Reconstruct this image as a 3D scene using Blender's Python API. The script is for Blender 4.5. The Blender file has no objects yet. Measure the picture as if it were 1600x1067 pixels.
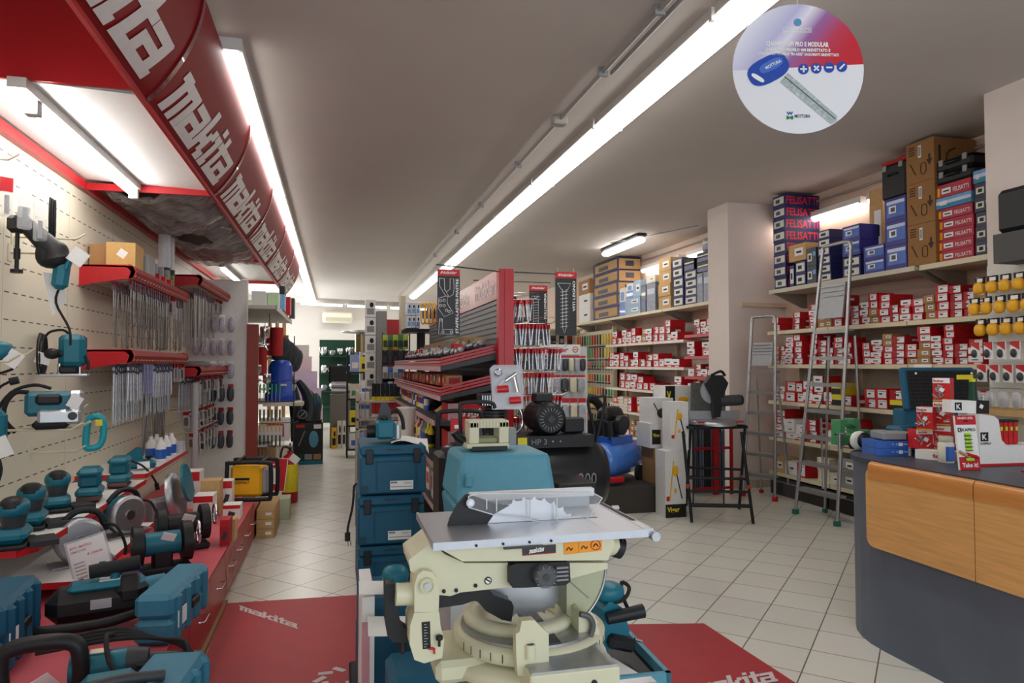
import bpy, math, random
from mathutils import Vector, Matrix, Euler
R = math.radians
sc = bpy.context.scene
col = sc.collection
# ---------------------------------------------------------------- camera
H, FPX, VPX, VPY = 1.5, 1092.0, 276.0, 36.5
YAW, PIT = math.atan(VPX / FPX), math.atan(VPY / FPX)
cd = bpy.data.cameras.new('camera'); cam = bpy.data.objects.new('camera', cd); col.objects.link(cam)
cd.sensor_width = 36; cd.lens = 36 * FPX / 1600; cd.clip_start = .05; cd.clip_end = 80
cam.location = (0, 0, H); cam.rotation_euler = (R(90) + PIT, 0, -YAW)
cd.dof.use_dof = False
sc.camera = cam
# ---------------------------------------------------------------- world and exposure
w = bpy.data.worlds.new('world'); sc.world = w; w.use_nodes = True
bg = w.node_tree.nodes['Background']; bg.inputs[0].default_value = (.75, .85, 1, 1); bg.inputs[1].default_value = .35
sc.view_settings.view_transform = 'Standard'; sc.view_settings.look = 'None'
sc.view_settings.gamma = 1; sc.view_settings.use_curve_mapping = False
sc.view_settings.exposure = 0.2
TUBE = 11.0      # emission of the ceiling tubes
TUBE2 = 24.0     # tube under the canopy
def area_light(name, loc, rot, sx, sy, power, color):
    l = bpy.data.lights.new(name, 'AREA'); l.shape = 'RECTANGLE'; l.size = sx; l.size_y = sy; l.energy = power; l.color = color
    o = bpy.data.objects.new(name, l); col.objects.link(o); o.location = loc; o.rotation_euler = rot; return o
# added fill light behind the camera that brightens the foreground, no source seen
area_light('front_fill_light', (2.0, -2.6, 1.7), (R(90), 0, 0), 5.5, 2.4, 105, (.86, .93, 1))
# added fill light for the far end, out of sight by the left wall
area_light('rear_fill_light', (-2.55, 19.6, 1.9), (0, R(-90), 0), 2.0, 3.4, 170, (.95, .97, 1))
# ---------------------------------------------------------------- pixel rays of the photograph onto real planes
_f = Vector((math.sin(YAW) * math.cos(PIT), math.cos(YAW) * math.cos(PIT), math.sin(PIT)))
_r = Vector((math.cos(YAW), -math.sin(YAW), 0)); _u = _r.cross(_f)
def ray(x, y): return _f + _r * ((x - 800) / FPX) - _u * ((y - 533.5) / FPX)
def aX(x, y, X): d = ray(x, y); return Vector((0, 0, H)) + d * (X / d.x)
def aY(x, y, Y): d = ray(x, y); return Vector((0, 0, H)) + d * (Y / d.y)
def aZ(x, y, Z=0): d = ray(x, y); return Vector((0, 0, H)) + d * ((Z - H) / d.z)
# ---------------------------------------------------------------- materials
def lin(c): c = c / 255; return c / 12.92 if c <= .04045 else ((c + .055) / 1.055) ** 2.4
MATS = {}
def mat(name, rgb, rough=.5, metal=0, var=.06, scale=30, bump=0, alpha=1, trans=0, emit=0, coat=0, stretch=None, ior=1.45):
    if name in MATS: return MATS[name]
    m = bpy.data.materials.new(name); m.use_nodes = True; nt = m.node_tree; N, L = nt.nodes, nt.links
    b = N['Principled BSDF']; c = [lin(v) for v in rgb]
    b.inputs['Roughness'].default_value = rough; b.inputs['Metallic'].default_value = metal
    b.inputs['Alpha'].default_value = alpha; b.inputs['Transmission Weight'].default_value = trans
    b.inputs['IOR'].default_value = ior; b.inputs['Coat Weight'].default_value = coat
    tc = N.new('ShaderNodeTexCoord'); no = N.new('ShaderNodeTexNoise'); no.inputs['Scale'].default_value = scale
    src = tc.outputs['Object']
    if stretch:
        mp = N.new('ShaderNodeMapping'); mp.inputs['Scale'].default_value = stretch; L.new(src, mp.inputs[0]); src = mp.outputs[0]
    L.new(src, no.inputs['Vector'])
    mx = N.new('ShaderNodeMix'); mx.data_type = 'RGBA'
    mx.inputs[6].default_value = [max(0, v * (1 - var * 1.6)) for v in c] + [1]
    mx.inputs[7].default_value = [min(1, v * (1 + var * 1.6)) for v in c] + [1]
    L.new(no.outputs['Fac'], mx.inputs[0]); L.new(mx.outputs[2], b.inputs['Base Color'])
    if bump:
        bp = N.new('ShaderNodeBump'); bp.inputs['Strength'].default_value = bump; bp.inputs['Distance'].default_value = .01
        L.new(no.outputs['Fac'], bp.inputs['Height']); L.new(bp.outputs[0], b.inputs['Normal'])
    if emit:
        b.inputs['Emission Color'].default_value = c + [1]; b.inputs['Emission Strength'].default_value = emit
    MATS[name] = m; return m
# ---------------------------------------------------------------- mesh builder
_ft = {}
def _font(s, bold):
    k = (s, bold)
    if k not in _ft:
        c = bpy.data.curves.new('t', 'FONT'); c.body = s; c.size = 1; c.offset = bold; c.resolution_u = 2
        o = bpy.data.objects.new('t', c); col.objects.link(o); bpy.context.view_layer.update()
        me = o.evaluated_get(bpy.context.evaluated_depsgraph_get()).to_mesh()
        V = [(v.co.x, v.co.y) for v in me.vertices]; Fc = [tuple(p.vertices) for p in me.polygons]
        bpy.data.objects.remove(o); bpy.data.curves.remove(c)
        x0 = min([v[0] for v in V] or [0]); x1 = max([v[0] for v in V] or [1]); y0 = min([v[1] for v in V] or [0]); y1 = max([v[1] for v in V] or [1])
        _ft[k] = ([((v[0] - x0) / (x1 - x0), (v[1] - y0) / (y1 - y0)) for v in V], Fc)
    return _ft[k]
class B:
    def __init__(s): s.v = []; s.f = []; s.mi = []; s.sm = []; s.mats = []; s.T = None
    def add(s, V, Fc, m, smooth=False):
        if m not in s.mats: s.mats.append(m)
        k = s.mats.index(m); n = len(s.v)
        if s.T is not None: V = [s.T @ Vector(v) for v in V]
        s.v += [tuple(v) for v in V]
        for f in Fc: s.f.append(tuple(n + i for i in f)); s.mi.append(k); s.sm.append(smooth)
        return s
    def box(s, c, d, m, rot=None, bev=0):
        x, y, z = d[0] / 2, d[1] / 2, d[2] / 2
        if bev <= 0:
            V = [(i * x, j * y, k * z) for i in (-1, 1) for j in (-1, 1) for k in (-1, 1)]
            Fc = [(0, 1, 3, 2), (4, 6, 7, 5), (0, 4, 5, 1), (2, 3, 7, 6), (0, 2, 6, 4), (1, 5, 7, 3)]
        else:
            b = min(bev, .49 * min(d)); V = []; ix = {}
            for i in (-1, 1):
                for j in (-1, 1):
                    for k in (-1, 1):
                        for a in range(3):
                            p = [i * (x - b), j * (y - b), k * (z - b)]; p[a] += (i, j, k)[a] * b
                            ix[(i, j, k, a)] = len(V); V.append(tuple(p))
            Fc = []
            for a in range(3):
                o1, o2 = [q for q in range(3) if q != a]
                for sg in (-1, 1):
                    q = []
                    for u, v in ((-1, -1), (1, -1), (1, 1), (-1, 1)):
                        t = [0, 0, 0]; t[a] = sg; t[o1] = u; t[o2] = v; q.append(ix[(*t, a)])
                    Fc.append(tuple(q))
                for u in (-1, 1):
                    for v in (-1, 1):
                        t = [0, 0, 0]; t[o1] = u; t[o2] = v; q = []
                        for sg, ax in ((-1, o1), (1, o1), (1, o2), (-1, o2)):
                            t[a] = sg; q.append(ix[(*t, ax)])
                        Fc.append(tuple(q))
            for i in (-1, 1):
                for j in (-1, 1):
                    for k in (-1, 1): Fc.append(tuple(ix[(i, j, k, a)] for a in range(3)))
        Mx = Matrix.Translation(c) @ (Euler(rot).to_matrix().to_4x4() if rot else Matrix())
        return s.add([Mx @ Vector(v) for v in V], Fc, m)
    def b2(s, p, q, m, bev=0):
        return s.box([(p[i] + q[i]) / 2 for i in range(3)], [abs(q[i] - p[i]) for i in range(3)], m, bev=bev)
    def cyl(s, p, q, r, m, r1=None, n=16, cap=True):
        p, q = Vector(p), Vector(q); r1 = r if r1 is None else r1
        z = (q - p).normalized(); x = z.orthogonal().normalized(); y = z.cross(x); V = []
        for c, rr in ((p, r), (q, r1)):
            for i in range(n): a = 2 * math.pi * i / n; V.append(c + (x * math.cos(a) + y * math.sin(a)) * rr)
        s.add(V, [(i, (i + 1) % n, n + (i + 1) % n, n + i) for i in range(n)], m, True)
        if cap: s.add(V, [tuple(range(n))[::-1], tuple(range(n, 2 * n))], m)
        return s
    def tube(s, P, r, m, n=8, smooth=True, closed=False, k=4):
        P = [Vector(p) for p in P]
        if smooth and len(P) > 2:
            Q = []; L = len(P)
            for i in range(L if closed else L - 1):
                g = lambda j: P[j % L] if closed else P[min(max(j, 0), L - 1)]
                a, b, c, d = g(i - 1), g(i), g(i + 1), g(i + 2)
                for t in range(k):
                    u = t / k; Q.append(.5 * ((2 * b) + (c - a) * u + (2 * a - 5 * b + 4 * c - d) * u * u + (3 * b - a - 3 * c + d) * u ** 3))
            if not closed: Q.append(P[-1])
            P = Q
        V = []; nrm = None; L = len(P); rr = r if callable(r) else (lambda t: r)
        for i, p in enumerate(P):
            t = ((P[(i + 1) % L] if closed or i < L - 1 else p) - (P[i - 1] if closed or i else p))
            t = t.normalized() if t.length > 1e-9 else Vector((0, 0, 1))
            if nrm is None: nrm = t.orthogonal().normalized()
            nrm = (nrm - t * nrm.dot(t)); nrm = nrm.normalized() if nrm.length > 1e-6 else t.orthogonal().normalized()
            bb = t.cross(nrm)
            for j in range(n): a = 2 * math.pi * j / n; V.append(p + (nrm * math.cos(a) + bb * math.sin(a)) * rr(i / max(1, L - 1)))
        Fc = []
        for i in range(L if closed else L - 1):
            for j in range(n): Fc.append((i * n + j, i * n + (j + 1) % n, ((i + 1) % L) * n + (j + 1) % n, ((i + 1) % L) * n + j))
        s.add(V, Fc, m, True)
        if not closed: s.add(V, [tuple(range(n))[::-1], tuple(range((L - 1) * n, L * n))], m)
        return s
    def lathe(s, prof, c, m, axis=(0, 0, 1), n=24):
        z = Vector(axis).normalized(); x = z.orthogonal().normalized(); y = z.cross(x); c = Vector(c); V = []
        for r, h in prof:
            for i in range(n): a = 2 * math.pi * i / n; V.append(c + z * h + (x * math.cos(a) + y * math.sin(a)) * r)
        Fc = []
        for k in range(len(prof) - 1):
            for i in range(n): Fc.append((k * n + i, k * n + (i + 1) % n, (k + 1) * n + (i + 1) % n, (k + 1) * n + i))
        s.add(V, Fc, m, True); L = len(prof)
        s.add(V, [tuple(range(n))[::-1], tuple(range((L - 1) * n, L * n))], m)
        return s
    def prism(s, poly, a, b, m, axis='y', smooth=False):
        f = {'y': lambda p, t: (p[0], t, p[1]), 'x': lambda p, t: (t, p[0], p[1]), 'z': lambda p, t: (p[0], p[1], t)}[axis]
        n = len(poly); V = [f(p, a) for p in poly] + [f(p, b) for p in poly]
        s.add(V, [(i, (i + 1) % n, n + (i + 1) % n, n + i) for i in range(n)], m, smooth)
        return s.add(V, [tuple(range(n))[::-1], tuple(range(n, 2 * n))], m)
    def ell(s, c, r, m, n=16, k=10, e=1.0, rot=None):
        def pw(v): return math.copysign(abs(v) ** e, v)
        V = [(0, 0, -1)]
        for i in range(1, k):
            t = math.pi * i / k - math.pi / 2
            for j in range(n): a = 2 * math.pi * j / n; V.append((pw(math.cos(t)) * pw(math.cos(a)), pw(math.cos(t)) * pw(math.sin(a)), pw(math.sin(t))))
        V.append((0, 0, 1)); Fc = [(0, 1 + (j + 1) % n, 1 + j) for j in range(n)]
        for i in range(k - 2):
            for j in range(n): Fc.append((1 + i * n + j, 1 + i * n + (j + 1) % n, 1 + (i + 1) * n + (j + 1) % n, 1 + (i + 1) * n + j))
        Fc += [(len(V) - 1, 1 + (k - 2) * n + j, 1 + (k - 2) * n + (j + 1) % n) for j in range(n)]
        Mx = Matrix.Translation(c) @ (Euler(rot).to_matrix().to_4x4() if rot else Matrix()) @ Matrix.Diagonal((r[0], r[1], r[2], 1))
        return s.add([Mx @ Vector(v) for v in V], Fc, m, True)
    def poly(s, P, m): return s.add(P, [tuple(range(len(P)))], m)
    def text(s, t, o, u, v, m, bold=.02, slant=0):
        """lettering filling the parallelogram o, o+u, o+v (2-D font outlines laid on a surface)"""
        V, Fc = _font(t, bold); o, u, v = Vector(o), Vector(u), Vector(v)
        return s.add([o + u * (a[0] + slant * (a[1] - .5)) + v * a[1] for a in V], Fc, m)
    def build(s, name, parent=None, loc=None, rot=None, bevel=0, sub=0):
        me = bpy.data.meshes.new(name); me.from_pydata(s.v, [], s.f)
        for m in s.mats: me.materials.append(m)
        me.polygons.foreach_set('material_index', s.mi); me.polygons.foreach_set('use_smooth', s.sm); me.update()
        o = bpy.data.objects.new(name, me); col.objects.link(o)
        if parent: o.parent = parent
        if loc is not None: o.location = loc
        if rot is not None: o.rotation_euler = rot
        if bevel:
            md = o.modifiers.new('bevel', 'BEVEL'); md.width = bevel; md.segments = 2; md.limit_method = 'ANGLE'; md.angle_limit = R(40)
        if sub: md = o.modifiers.new('sub', 'SUBSURF'); md.levels = sub; md.render_levels = sub
        return o
def tag(o, label=None, cat=None, group=None, kind=None):
    if label: o['label'] = label
    if cat: o['category'] = cat
    if group: o['group'] = group
    if kind: o['kind'] = kind
    return o
def thing(name, label, cat, loc=(0, 0, 0), rz=0, group=None, rot=None):
    o = bpy.data.objects.new(name, None); col.objects.link(o); o.empty_display_size = .05
    o.location = loc; o.rotation_euler = rot if rot else (0, 0, rz); return tag(o, label, cat, group)
def struct(o): o['kind'] = 'structure'; return o
def dup(o, loc=None, rz=None, label=None, parent=None, rot=None, scale=None, group=None):
    c = o.copy(); col.objects.link(c)
    if parent: c.parent = parent
    if loc is not None: c.location = loc
    if rz is not None: c.rotation_euler = (0, 0, rz)
    if rot is not None: c.rotation_euler = rot
    if scale is not None: c.scale = scale
    if label: c['label'] = label
    if group: c['group'] = group
    for ch in [q for q in KIDS(o)]: dup(ch, parent=c)
    return c
def KIDS(o): return [q for q in o.children]
ORD = ['first', 'second', 'third', 'fourth', 'fifth', 'sixth', 'seventh', 'eighth', 'ninth', 'tenth', 'eleventh', 'twelfth', 'thirteenth', 'fourteenth', 'fifteenth', 'sixteenth', 'seventeenth', 'eighteenth', 'nineteenth', 'twentieth', 'twenty-first', 'twenty-second', 'twenty-third', 'twenty-fourth', 'twenty-fifth', 'twenty-sixth', 'twenty-seventh', 'twenty-eighth', 'twenty-ninth', 'thirtieth'] + ['%s' % k for k in range(31, 90)]
# palette
RED = mat('red_paint', (178, 22, 32), .35, var=.05)
DRED = mat('dark_red_lacquer', (122, 16, 24), .34, var=.05, coat=.2)
TEAL = mat('teal_plastic', (20, 108, 128), .42, var=.06)
TEALC = mat('teal_case_plastic', (16, 84, 112), .5, var=.05, bump=.05, scale=200)
TEALL = mat('light_teal_case', (84, 150, 172), .5, var=.04)
BLK = mat('black_plastic', (22, 23, 26), .5, var=.15)
RUB = mat('black_rubber', (30, 30, 32), .75, var=.15, bump=.1, scale=200)
DGREY = mat('dark_grey_plastic', (58, 60, 64), .5)
GREY = mat('grey_plastic', (140, 142, 144), .5)
STEEL = mat('brushed_steel', (190, 192, 196), .28, 1, var=.08, scale=60, stretch=(1, 8, 1))
ALU = mat('cast_aluminium', (178, 180, 184), .42, .9, var=.08, scale=90)
CHROME = mat('chrome', (225, 226, 230), .1, 1)
WHITE = mat('white_card', (232, 231, 228), .55, var=.03)
WALLW = mat('white_wall_paint', (214, 210, 204), .8, var=.03, scale=3)
CREAM = mat('cream_wall_panel', (222, 214, 192), .55, var=.03, scale=4)
BEIGE = mat('beige_shelf_steel', (214, 205, 174), .45, var=.04)
CREAMP = mat('cream_machine_paint', (214, 210, 180), .4, var=.04, scale=15)
CANR = mat('canopy_dark_red', (132, 12, 22), .5, var=.04)
CANR.node_tree.nodes['Principled BSDF'].inputs['Specular IOR Level'].default_value = .22
PAPER = mat('paper', (238, 238, 236), .7, var=.02)
CARD = mat('brown_cardboard', (168, 128, 84), .8, var=.08, scale=20, stretch=(1, 1, 8))
CARD2 = mat('pale_cardboard', (196, 160, 108), .8, var=.08, scale=20)
YEL = mat('yellow_plastic', (236, 176, 20), .45)
YEL2 = mat('bright_yellow', (232, 214, 40), .5)
BLUE = mat('blue_paint', (44, 98, 190), .3, coat=.4)
NAVY = mat('navy_print', (28, 34, 92), .5)
PURP = mat('violet_blue_print', (48, 48, 132), .45)
SKYB = mat('sky_blue_print', (110, 160, 212), .5, var=.3, scale=25)
GREEN = mat('machine_green', (70, 140, 92), .45)
DGREEN = mat('dark_green', (14, 66, 46), .5)
ORANGE = mat('orange', (220, 96, 34), .5)
CLEAR = mat('clear_plastic', (235, 238, 242), .12, alpha=.28)
CLEARW = mat('clear_blister', (225, 228, 235), .15, alpha=.4)
INK = mat('black_ink', (24, 24, 26), .6)
REDC = mat('red_card', (196, 24, 34), .5, var=.08)
REDC2 = mat('dull_red_card', (168, 30, 38), .55, var=.1)
PINK = mat('pink_red_board', (196, 84, 96), .5, var=.05, scale=6)
WOOD = mat('honey_beech', (220, 168, 104), .38, var=.16, scale=5, stretch=(7, .8, 12))
# ================================================================ floor, walls, ceiling
ZC = 3.5; XL, XR, XS, YF = -1.85, 5.45, 4.97, 23.5
def floor_mat():
    m = bpy.data.materials.new('diagonal_floor_tiles'); m.use_nodes = True; nt = m.node_tree; N, L = nt.nodes, nt.links
    b = N['Principled BSDF']; tc = N.new('ShaderNodeTexCoord'); mp = N.new('ShaderNodeMapping'); mp.vector_type = 'TEXTURE'
    mp.inputs['Location'].default_value = (3.108, 4.346, 0); mp.inputs['Rotation'].default_value = (0, 0, R(45)); mp.inputs['Scale'].default_value = (.3145, .3145, 1)
    br = N.new('ShaderNodeTexBrick'); br.offset = 0; br.squash = 1
    for k, v in (('Scale', 1), ('Brick Width', 1), ('Row Height', 1), ('Mortar Size', .011), ('Mortar Smooth', .1), ('Bias', 0)): br.inputs[k].default_value = v
    br.inputs['Color1'].default_value = [lin(v) for v in (226, 225, 214)] + [1]; br.inputs['Color2'].default_value = [lin(v) for v in (219, 218, 207)] + [1]
    br.inputs['Mortar'].default_value = [lin(v) for v in (112, 104, 94)] + [1]
    no = N.new('ShaderNodeTexNoise'); no.inputs['Scale'].default_value = 2.2; no.inputs['Detail'].default_value = 6
    mx = N.new('ShaderNodeMix'); mx.data_type = 'RGBA'; mx.blend_type = 'MULTIPLY'; mx.inputs[0].default_value = .1
    bp = N.new('ShaderNodeBump'); bp.inputs['Strength'].default_value = .25; bp.inputs['Distance'].default_value = .003; bp.invert = True
    L.new(tc.outputs['Object'], mp.inputs[0]); L.new(mp.outputs[0], br.inputs['Vector']); L.new(tc.outputs['Object'], no.inputs['Vector'])
    L.new(br.outputs['Color'], mx.inputs[6]); L.new(no.outputs['Color'], mx.inputs[7]); L.new(mx.outputs[2], b.inputs['Base Color'])
    L.new(br.outputs['Fac'], bp.inputs['Height']); L.new(bp.outputs[0], b.inputs['Normal']); b.inputs['Roughness'].default_value = .28
    return m
def panel_mat():
    """cream steel back panels pierced by short horizontal slots"""
    m = bpy.data.materials.new('slotted_cream_panel'); m.use_nodes = True; nt = m.node_tree; N, L = nt.nodes, nt.links
    b = N['Principled BSDF']; tc = N.new('ShaderNodeTexCoord'); sp = N.new('ShaderNodeSeparateXYZ'); L.new(tc.outputs['Object'], sp.inputs[0])
    def mt(op, a, v=None, v2=None):
        n = N.new('ShaderNodeMath'); n.operation = op
        for i, q in enumerate((a, v, v2)):
            if q is None: continue
            if isinstance(q, (int, float)): n.inputs[i].default_value = q
            else: L.new(q, n.inputs[i])
        return n.outputs[0]
    fy = mt('FRACT', mt('DIVIDE', sp.outputs[1], .115)); fz = mt('FRACT', mt('DIVIDE', sp.outputs[2], .16))
    s = mt('MULTIPLY', mt('LESS_THAN', fy, .55), mt('LESS_THAN', fz, .045))
    j = mt('LESS_THAN', mt('FRACT', mt('DIVIDE', mt('ADD', sp.outputs[1], .45), 1.005)), .006)
    s = mt('MAXIMUM', s, mt('MULTIPLY', j, .35))
    mx = N.new('ShaderNodeMix'); mx.data_type = 'RGBA'; L.new(s, mx.inputs[0])
    mx.inputs[6].default_value = [lin(v) for v in (226, 219, 198)] + [1]; mx.inputs[7].default_value = [lin(v) for v in (60, 52, 42)] + [1]
    L.new(mx.outputs[2], b.inputs['Base Color']); b.inputs['Roughness'].default_value = .45
    return m
FLOORM, PANELM = floor_mat(), panel_mat()
CEILM = mat('matt_ceiling_paint', (196, 190, 184), .85, var=.03, scale=1.5)
Bx = lambda p, q, m: B().b2(p, q, m)
struct(Bx((-2.6, -2.5, -.1), (6.2, 26, 0), FLOORM).build('floor'))
struct(Bx((-2.6, -2.5, ZC), (6.2, 26, ZC + .1), CEILM).build('ceiling'))
struct(Bx((-2.6, -2.5, 0), (XL, 9.95, ZC), PANELM).build('wall_left'))
struct(Bx((-2.75, 9.95, 0), (-2.6, 26, ZC), WALLW).build('wall_left_rear'))
struct(Bx((XR, -2.5, 0), (XR + .15, 26, ZC), mat('wall_rosy_light', (206, 184, 168), .8, var=.03, scale=3)).build('wall_right'))  # pink cast of the mixed lighting is put into the wall colour
b = B(); b.prism([(-2.6, 22.2), (6.2, 25.2), (6.2, 26), (-2.6, 26)], 0, ZC, WALLW, 'z'); struct(b.build('wall_far'))
# dropped white ceiling strip and pipe rail in front of the far wall
b = B(); b.prism([(-2.6, 21.1), (6.2, 24.1), (6.2, 24.16), (-2.6, 21.16)], 3.36, ZC, WALLW, 'z'); struct(b.build('trim_1'))
# white wall piers between the shelving bays
b = B(); b.b2((4.66, 7.62, 0), (XR, 8.1, ZC), mat('pier_paint', (222, 210, 202), .8, var=.03, scale=3)); struct(b.build('wall_pier'))
b = B(); b.b2((4.64, 3.45, 0), (XR, 4.1, ZC), MATS['pier_paint']); struct(b.build('wall_pier_front'))
struct(B().b2((4.645, 7.605, 0), (XR, 7.62, .09), mat('skirting_tile', (196, 186, 168), .4)).build('baseboard_pier'))
# rosy beige batten on the pier face
b = B(); b.b2((4.82, 7.58, 2.215), (XR, 7.62, 2.265), mat('batten', (214, 190, 160), .6)); tag(b.build('wall_batten'), 'pale wooden batten fixed across the white pier face', 'batten')
# left side partition at the end of the tool wall
b = B(); b.b2((XL, 9.86, 0), (-1.14, 9.95, 2.62), mat('partition_white', (226, 224, 220), .6)); struct(b.build('wall_partition'))
b = B(); b.b2((-1.14, 9.84, 0), (-1.0, 9.97, 2.04), mat('brick_red_lacquer', (146, 62, 50), .4)); tag(b.build('red_end_post'), 'brick red end post beside the white partition on the left', 'post')

# ================================================================ lights of the room
TUBEM = mat('fluorescent_tube', (255, 250, 244), .4, emit=TUBE, var=0)
TUBEM2 = mat('fluorescent_tube_near_canopy', (255, 252, 248), .4, emit=TUBE2, var=0)
HOUS = mat('lamp_housing_white', (206, 206, 202), .5)
def strip_light(x, y0, y1, label, zc=ZC, wd=.17, tm=None):
    t = thing('fluorescent_strip_light', label, 'ceiling light', (x, (y0 + y1) / 2, zc), group='continuous fluorescent strips'); h = (y1 - y0) / 2
    b = B(); b.prism([(-wd / 2, 0), (wd / 2, 0), (wd / 2, -.055), (wd * .38, -.06), (-wd * .38, -.06), (-wd / 2, -.055)], -h + .008, h - .008, HOUS); b.build('housing', t)
    b = B(); n = 8
    pr = [(-wd * .42, -.062)] + [(-math.cos(math.pi * i / n) * wd * .42, -.062 - math.sin(math.pi * i / n) * .05) for i in range(1, n)] + [(wd * .42, -.062)]
    b.prism(pr, -h + .02, h - .02, tm or TUBEM, smooth=True); b.build('diffuser', t)
    b = B(); b.b2((-wd / 2 - .004, -h, -.075), (wd / 2 + .004, -h + .03, 0), HOUS); b.build('end_cap', t)
n = 0
for i in range(10):
    y0 = 1.6 + i * 1.85
    strip_light(2.15, y0, y0 + 1.83, 'long glowing fluorescent strip of the middle row, %s segment from the camera' % ORD[i], wd=.25)
for i in range(9):
    y0 = 4.5 + i * 1.93
    strip_light(-.66, y0, y0 + 1.91, 'glowing fluorescent strip beside the red canopy, %s segment from the camera' % ORD[i])
ZW = 3.27
for i, (x, y) in enumerate(((5.38, 5.35), (5.38, 9.2), (5.38, 10.9), (5.38, 12.6), (5.38, 6.9))):
    strip_light(x, y - .74, y + .74, ['fluorescent strip glowing behind the stacked boxes on the right top shelf', 'fluorescent strip low over the rear top shelf beside the white pier', 'fluorescent strip over the middle of the rear top shelf', 'fluorescent strip over the far end of the rear top shelf', 'fluorescent strip over the tall blue box stack'][i], wd=.1, zc=ZW, tm=mat('wall_tube', (255, 236, 226), .4, emit=9, var=0))
# angled strip along the far wall
for i in range(3):
    x = -.4 + i * 1.35
    t = thing('fluorescent_strip_light', ['leftmost fluorescent strip along the far wall', 'middle fluorescent strip along the far wall', 'rightmost fluorescent strip along the far wall'][i], 'ceiling light', (x, 21.4 + (x + 1.6) * .34, 3.34), math.atan(.34), 'continuous fluorescent strips')
    B().b2((-.64, -.07, 0), (.64, .07, .05), HOUS).build('housing', t); B().b2((-.62, -.05, -.05), (.62, .05, -.001), TUBEM).build('diffuser', t)
# short enclosed fitting hanging free on the ceiling
t = thing('enclosed_ceiling_light', 'short sealed fluorescent fitting alone on the ceiling above the rear shelves', 'ceiling light', (4.5, 10.5, ZC))
B().box((0, 0, -.03), (.16, 1.55, .05), DGREY, bev=.02).build('base', t); B().box((0, 0, -.095), (.15, 1.5, .08), TUBEM, bev=.035).build('diffuser', t)
# conduits on the ceiling
def conduit(pts, label, r=.016):
    b = B(); b.tube(pts, r, mat('conduit_grey', (150, 148, 146), .45), smooth=False)
    o = b.build('electrical_conduit'); tag(o, label, 'conduit'); return o
cx = 1.73
o = conduit([(cx, 1.2, ZC - .03), (cx, 20.5, ZC - .03)], 'grey conduit running along the ceiling beside the middle light row')
for y in (2.6, 3.5, 4.35, 5.3, 6.6, 8.4, 10.2, 12.5): B().b2((cx - .032, y - .012, ZC - .06), (cx + .032, y + .012, ZC), GREY).build('clip', o)
B().box((cx, 5.3, ZC - .04), (.12, .1, .07), mat('junction_box', (170, 168, 160), .5), bev=.01).build('junction_box', o)
conduit([(cx + .065, 1.2, ZC - .03), (cx + .065, 4.35, ZC - .03)], 'second grey conduit close beside the first near the camera', .014)
conduit([(5.42, 4.2, 3.4), (5.42, 7.6, 3.4)], 'dark rail behind the boxes above the right shelving', .012)
conduit([(5.42, 8.1, 3.4), (5.42, 14.5, 3.4)], 'dark rail above the boxes on the rear top shelf', .012)
conduit([(4.3, 10.5, ZC - .03), (4.97, 8.9, ZC - .03)], 'thin conduit from the sealed fitting to the white pier', .01)
# air conditioner on the far wall
t = thing('air_conditioner', 'beige wall air conditioner high on the far white wall', 'air conditioner', (.05, 22.85, 2.8), math.atan(.34))
b = B(); b.box((0, 0, .2), (.95, .24, .36), mat('aircon_cream', (226, 222, 204), .5), bev=.05); b.build('housing', t)
b = B(); b.b2((-.42, -.128, .08), (.42, -.118, .2), mat('aircon_vent', (188, 182, 160), .5)); b.build('air_outlet', t)

# ================================================================ red canopy with block lettering over the tool wall
LIP, TOP = (-.93, 2.82), (-.67, 3.40)
def fasc(s):  # curved section, s 0 lip .. 1 top
    a = R(8 + 70 * (1 - s)); a0, a1 = R(78), R(8)
    # convex arc from lip to top
    x = LIP[0] + (TOP[0] - LIP[0]) * math.sin(s * math.pi / 2) ** .85; z = LIP[1] + (TOP[1] - LIP[1]) * s
    return x, z
LET = {  # block letters of the wordmark as strokes on a 10-high grid: (x0,y0,x1,y1)
 'm': (9.5, [(0, 7.2, 3, 9), (1.2, 0, 3, 9), (3, 6.6, 8.8, 8.4), (4.4, 0, 6, 8), (7.3, 0, 9, 8)]),
 'a': (7.6, [(.6, 6.6, 6.6, 8.3), (5, 0, 6.8, 8), (0, 0, 6, 1.7), (0, 0, 1.7, 5), (0, 3.6, 6, 5), (5.5, 0, 7.6, 1.7)]),
 'k': (7, [(0, 0, 1.8, 11.5), (1.5, 3.2, 4, 5), (3.4, 4.4, 5, 6.6), (4.5, 6, 6.3, 8.3), (3.4, 1.6, 5, 4), (4.5, 0, 7, 2)]),
 'i': (3.4, [(.8, 0, 2.6, 8.3), (0, 6.6, 2, 8.3), (.8, 9.6, 2.6, 11.5), (.8, 0, 3.4, 1.6)]),
 't': (5, [(1.4, 0, 3.2, 11), (0, 6.6, 5, 8.3), (1.4, 0, 5, 1.7)])}
def wordmark(b, fn, m, n=1, sl=.28, gr=.22):
    """strokes mapped by fn(u 0..1, v 0..1); subdivided so they can follow a curved surface"""
    W = sum(LET[c][0] for c in 'makita') + .0; x = 0; q_ = 0
    for c in 'makita':
        w, ss = LET[c]
        for (a, y0, c2, y1) in ss:
            a -= gr; c2 += gr; y0 = max(0, y0 - gr); y1 += gr
            V = []; Fc = []
            for j in range(n + 1):
                y = y0 + (y1 - y0) * j / n
                for q in (a, c2): V.append(fn((x + q + sl * y) / (W + 2.2), y / 11.5))
            for j in range(n): Fc.append((2 * j, 2 * j + 1, 2 * j + 3, 2 * j + 2))
            q_ += 2e-5; b.add([(p[0] + q_, p[1] - q_, p[2] + q_) for p in V], Fc, m)
        x += w
LETM = mat('silver_white_lettering', (214, 210, 210), .4)
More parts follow.
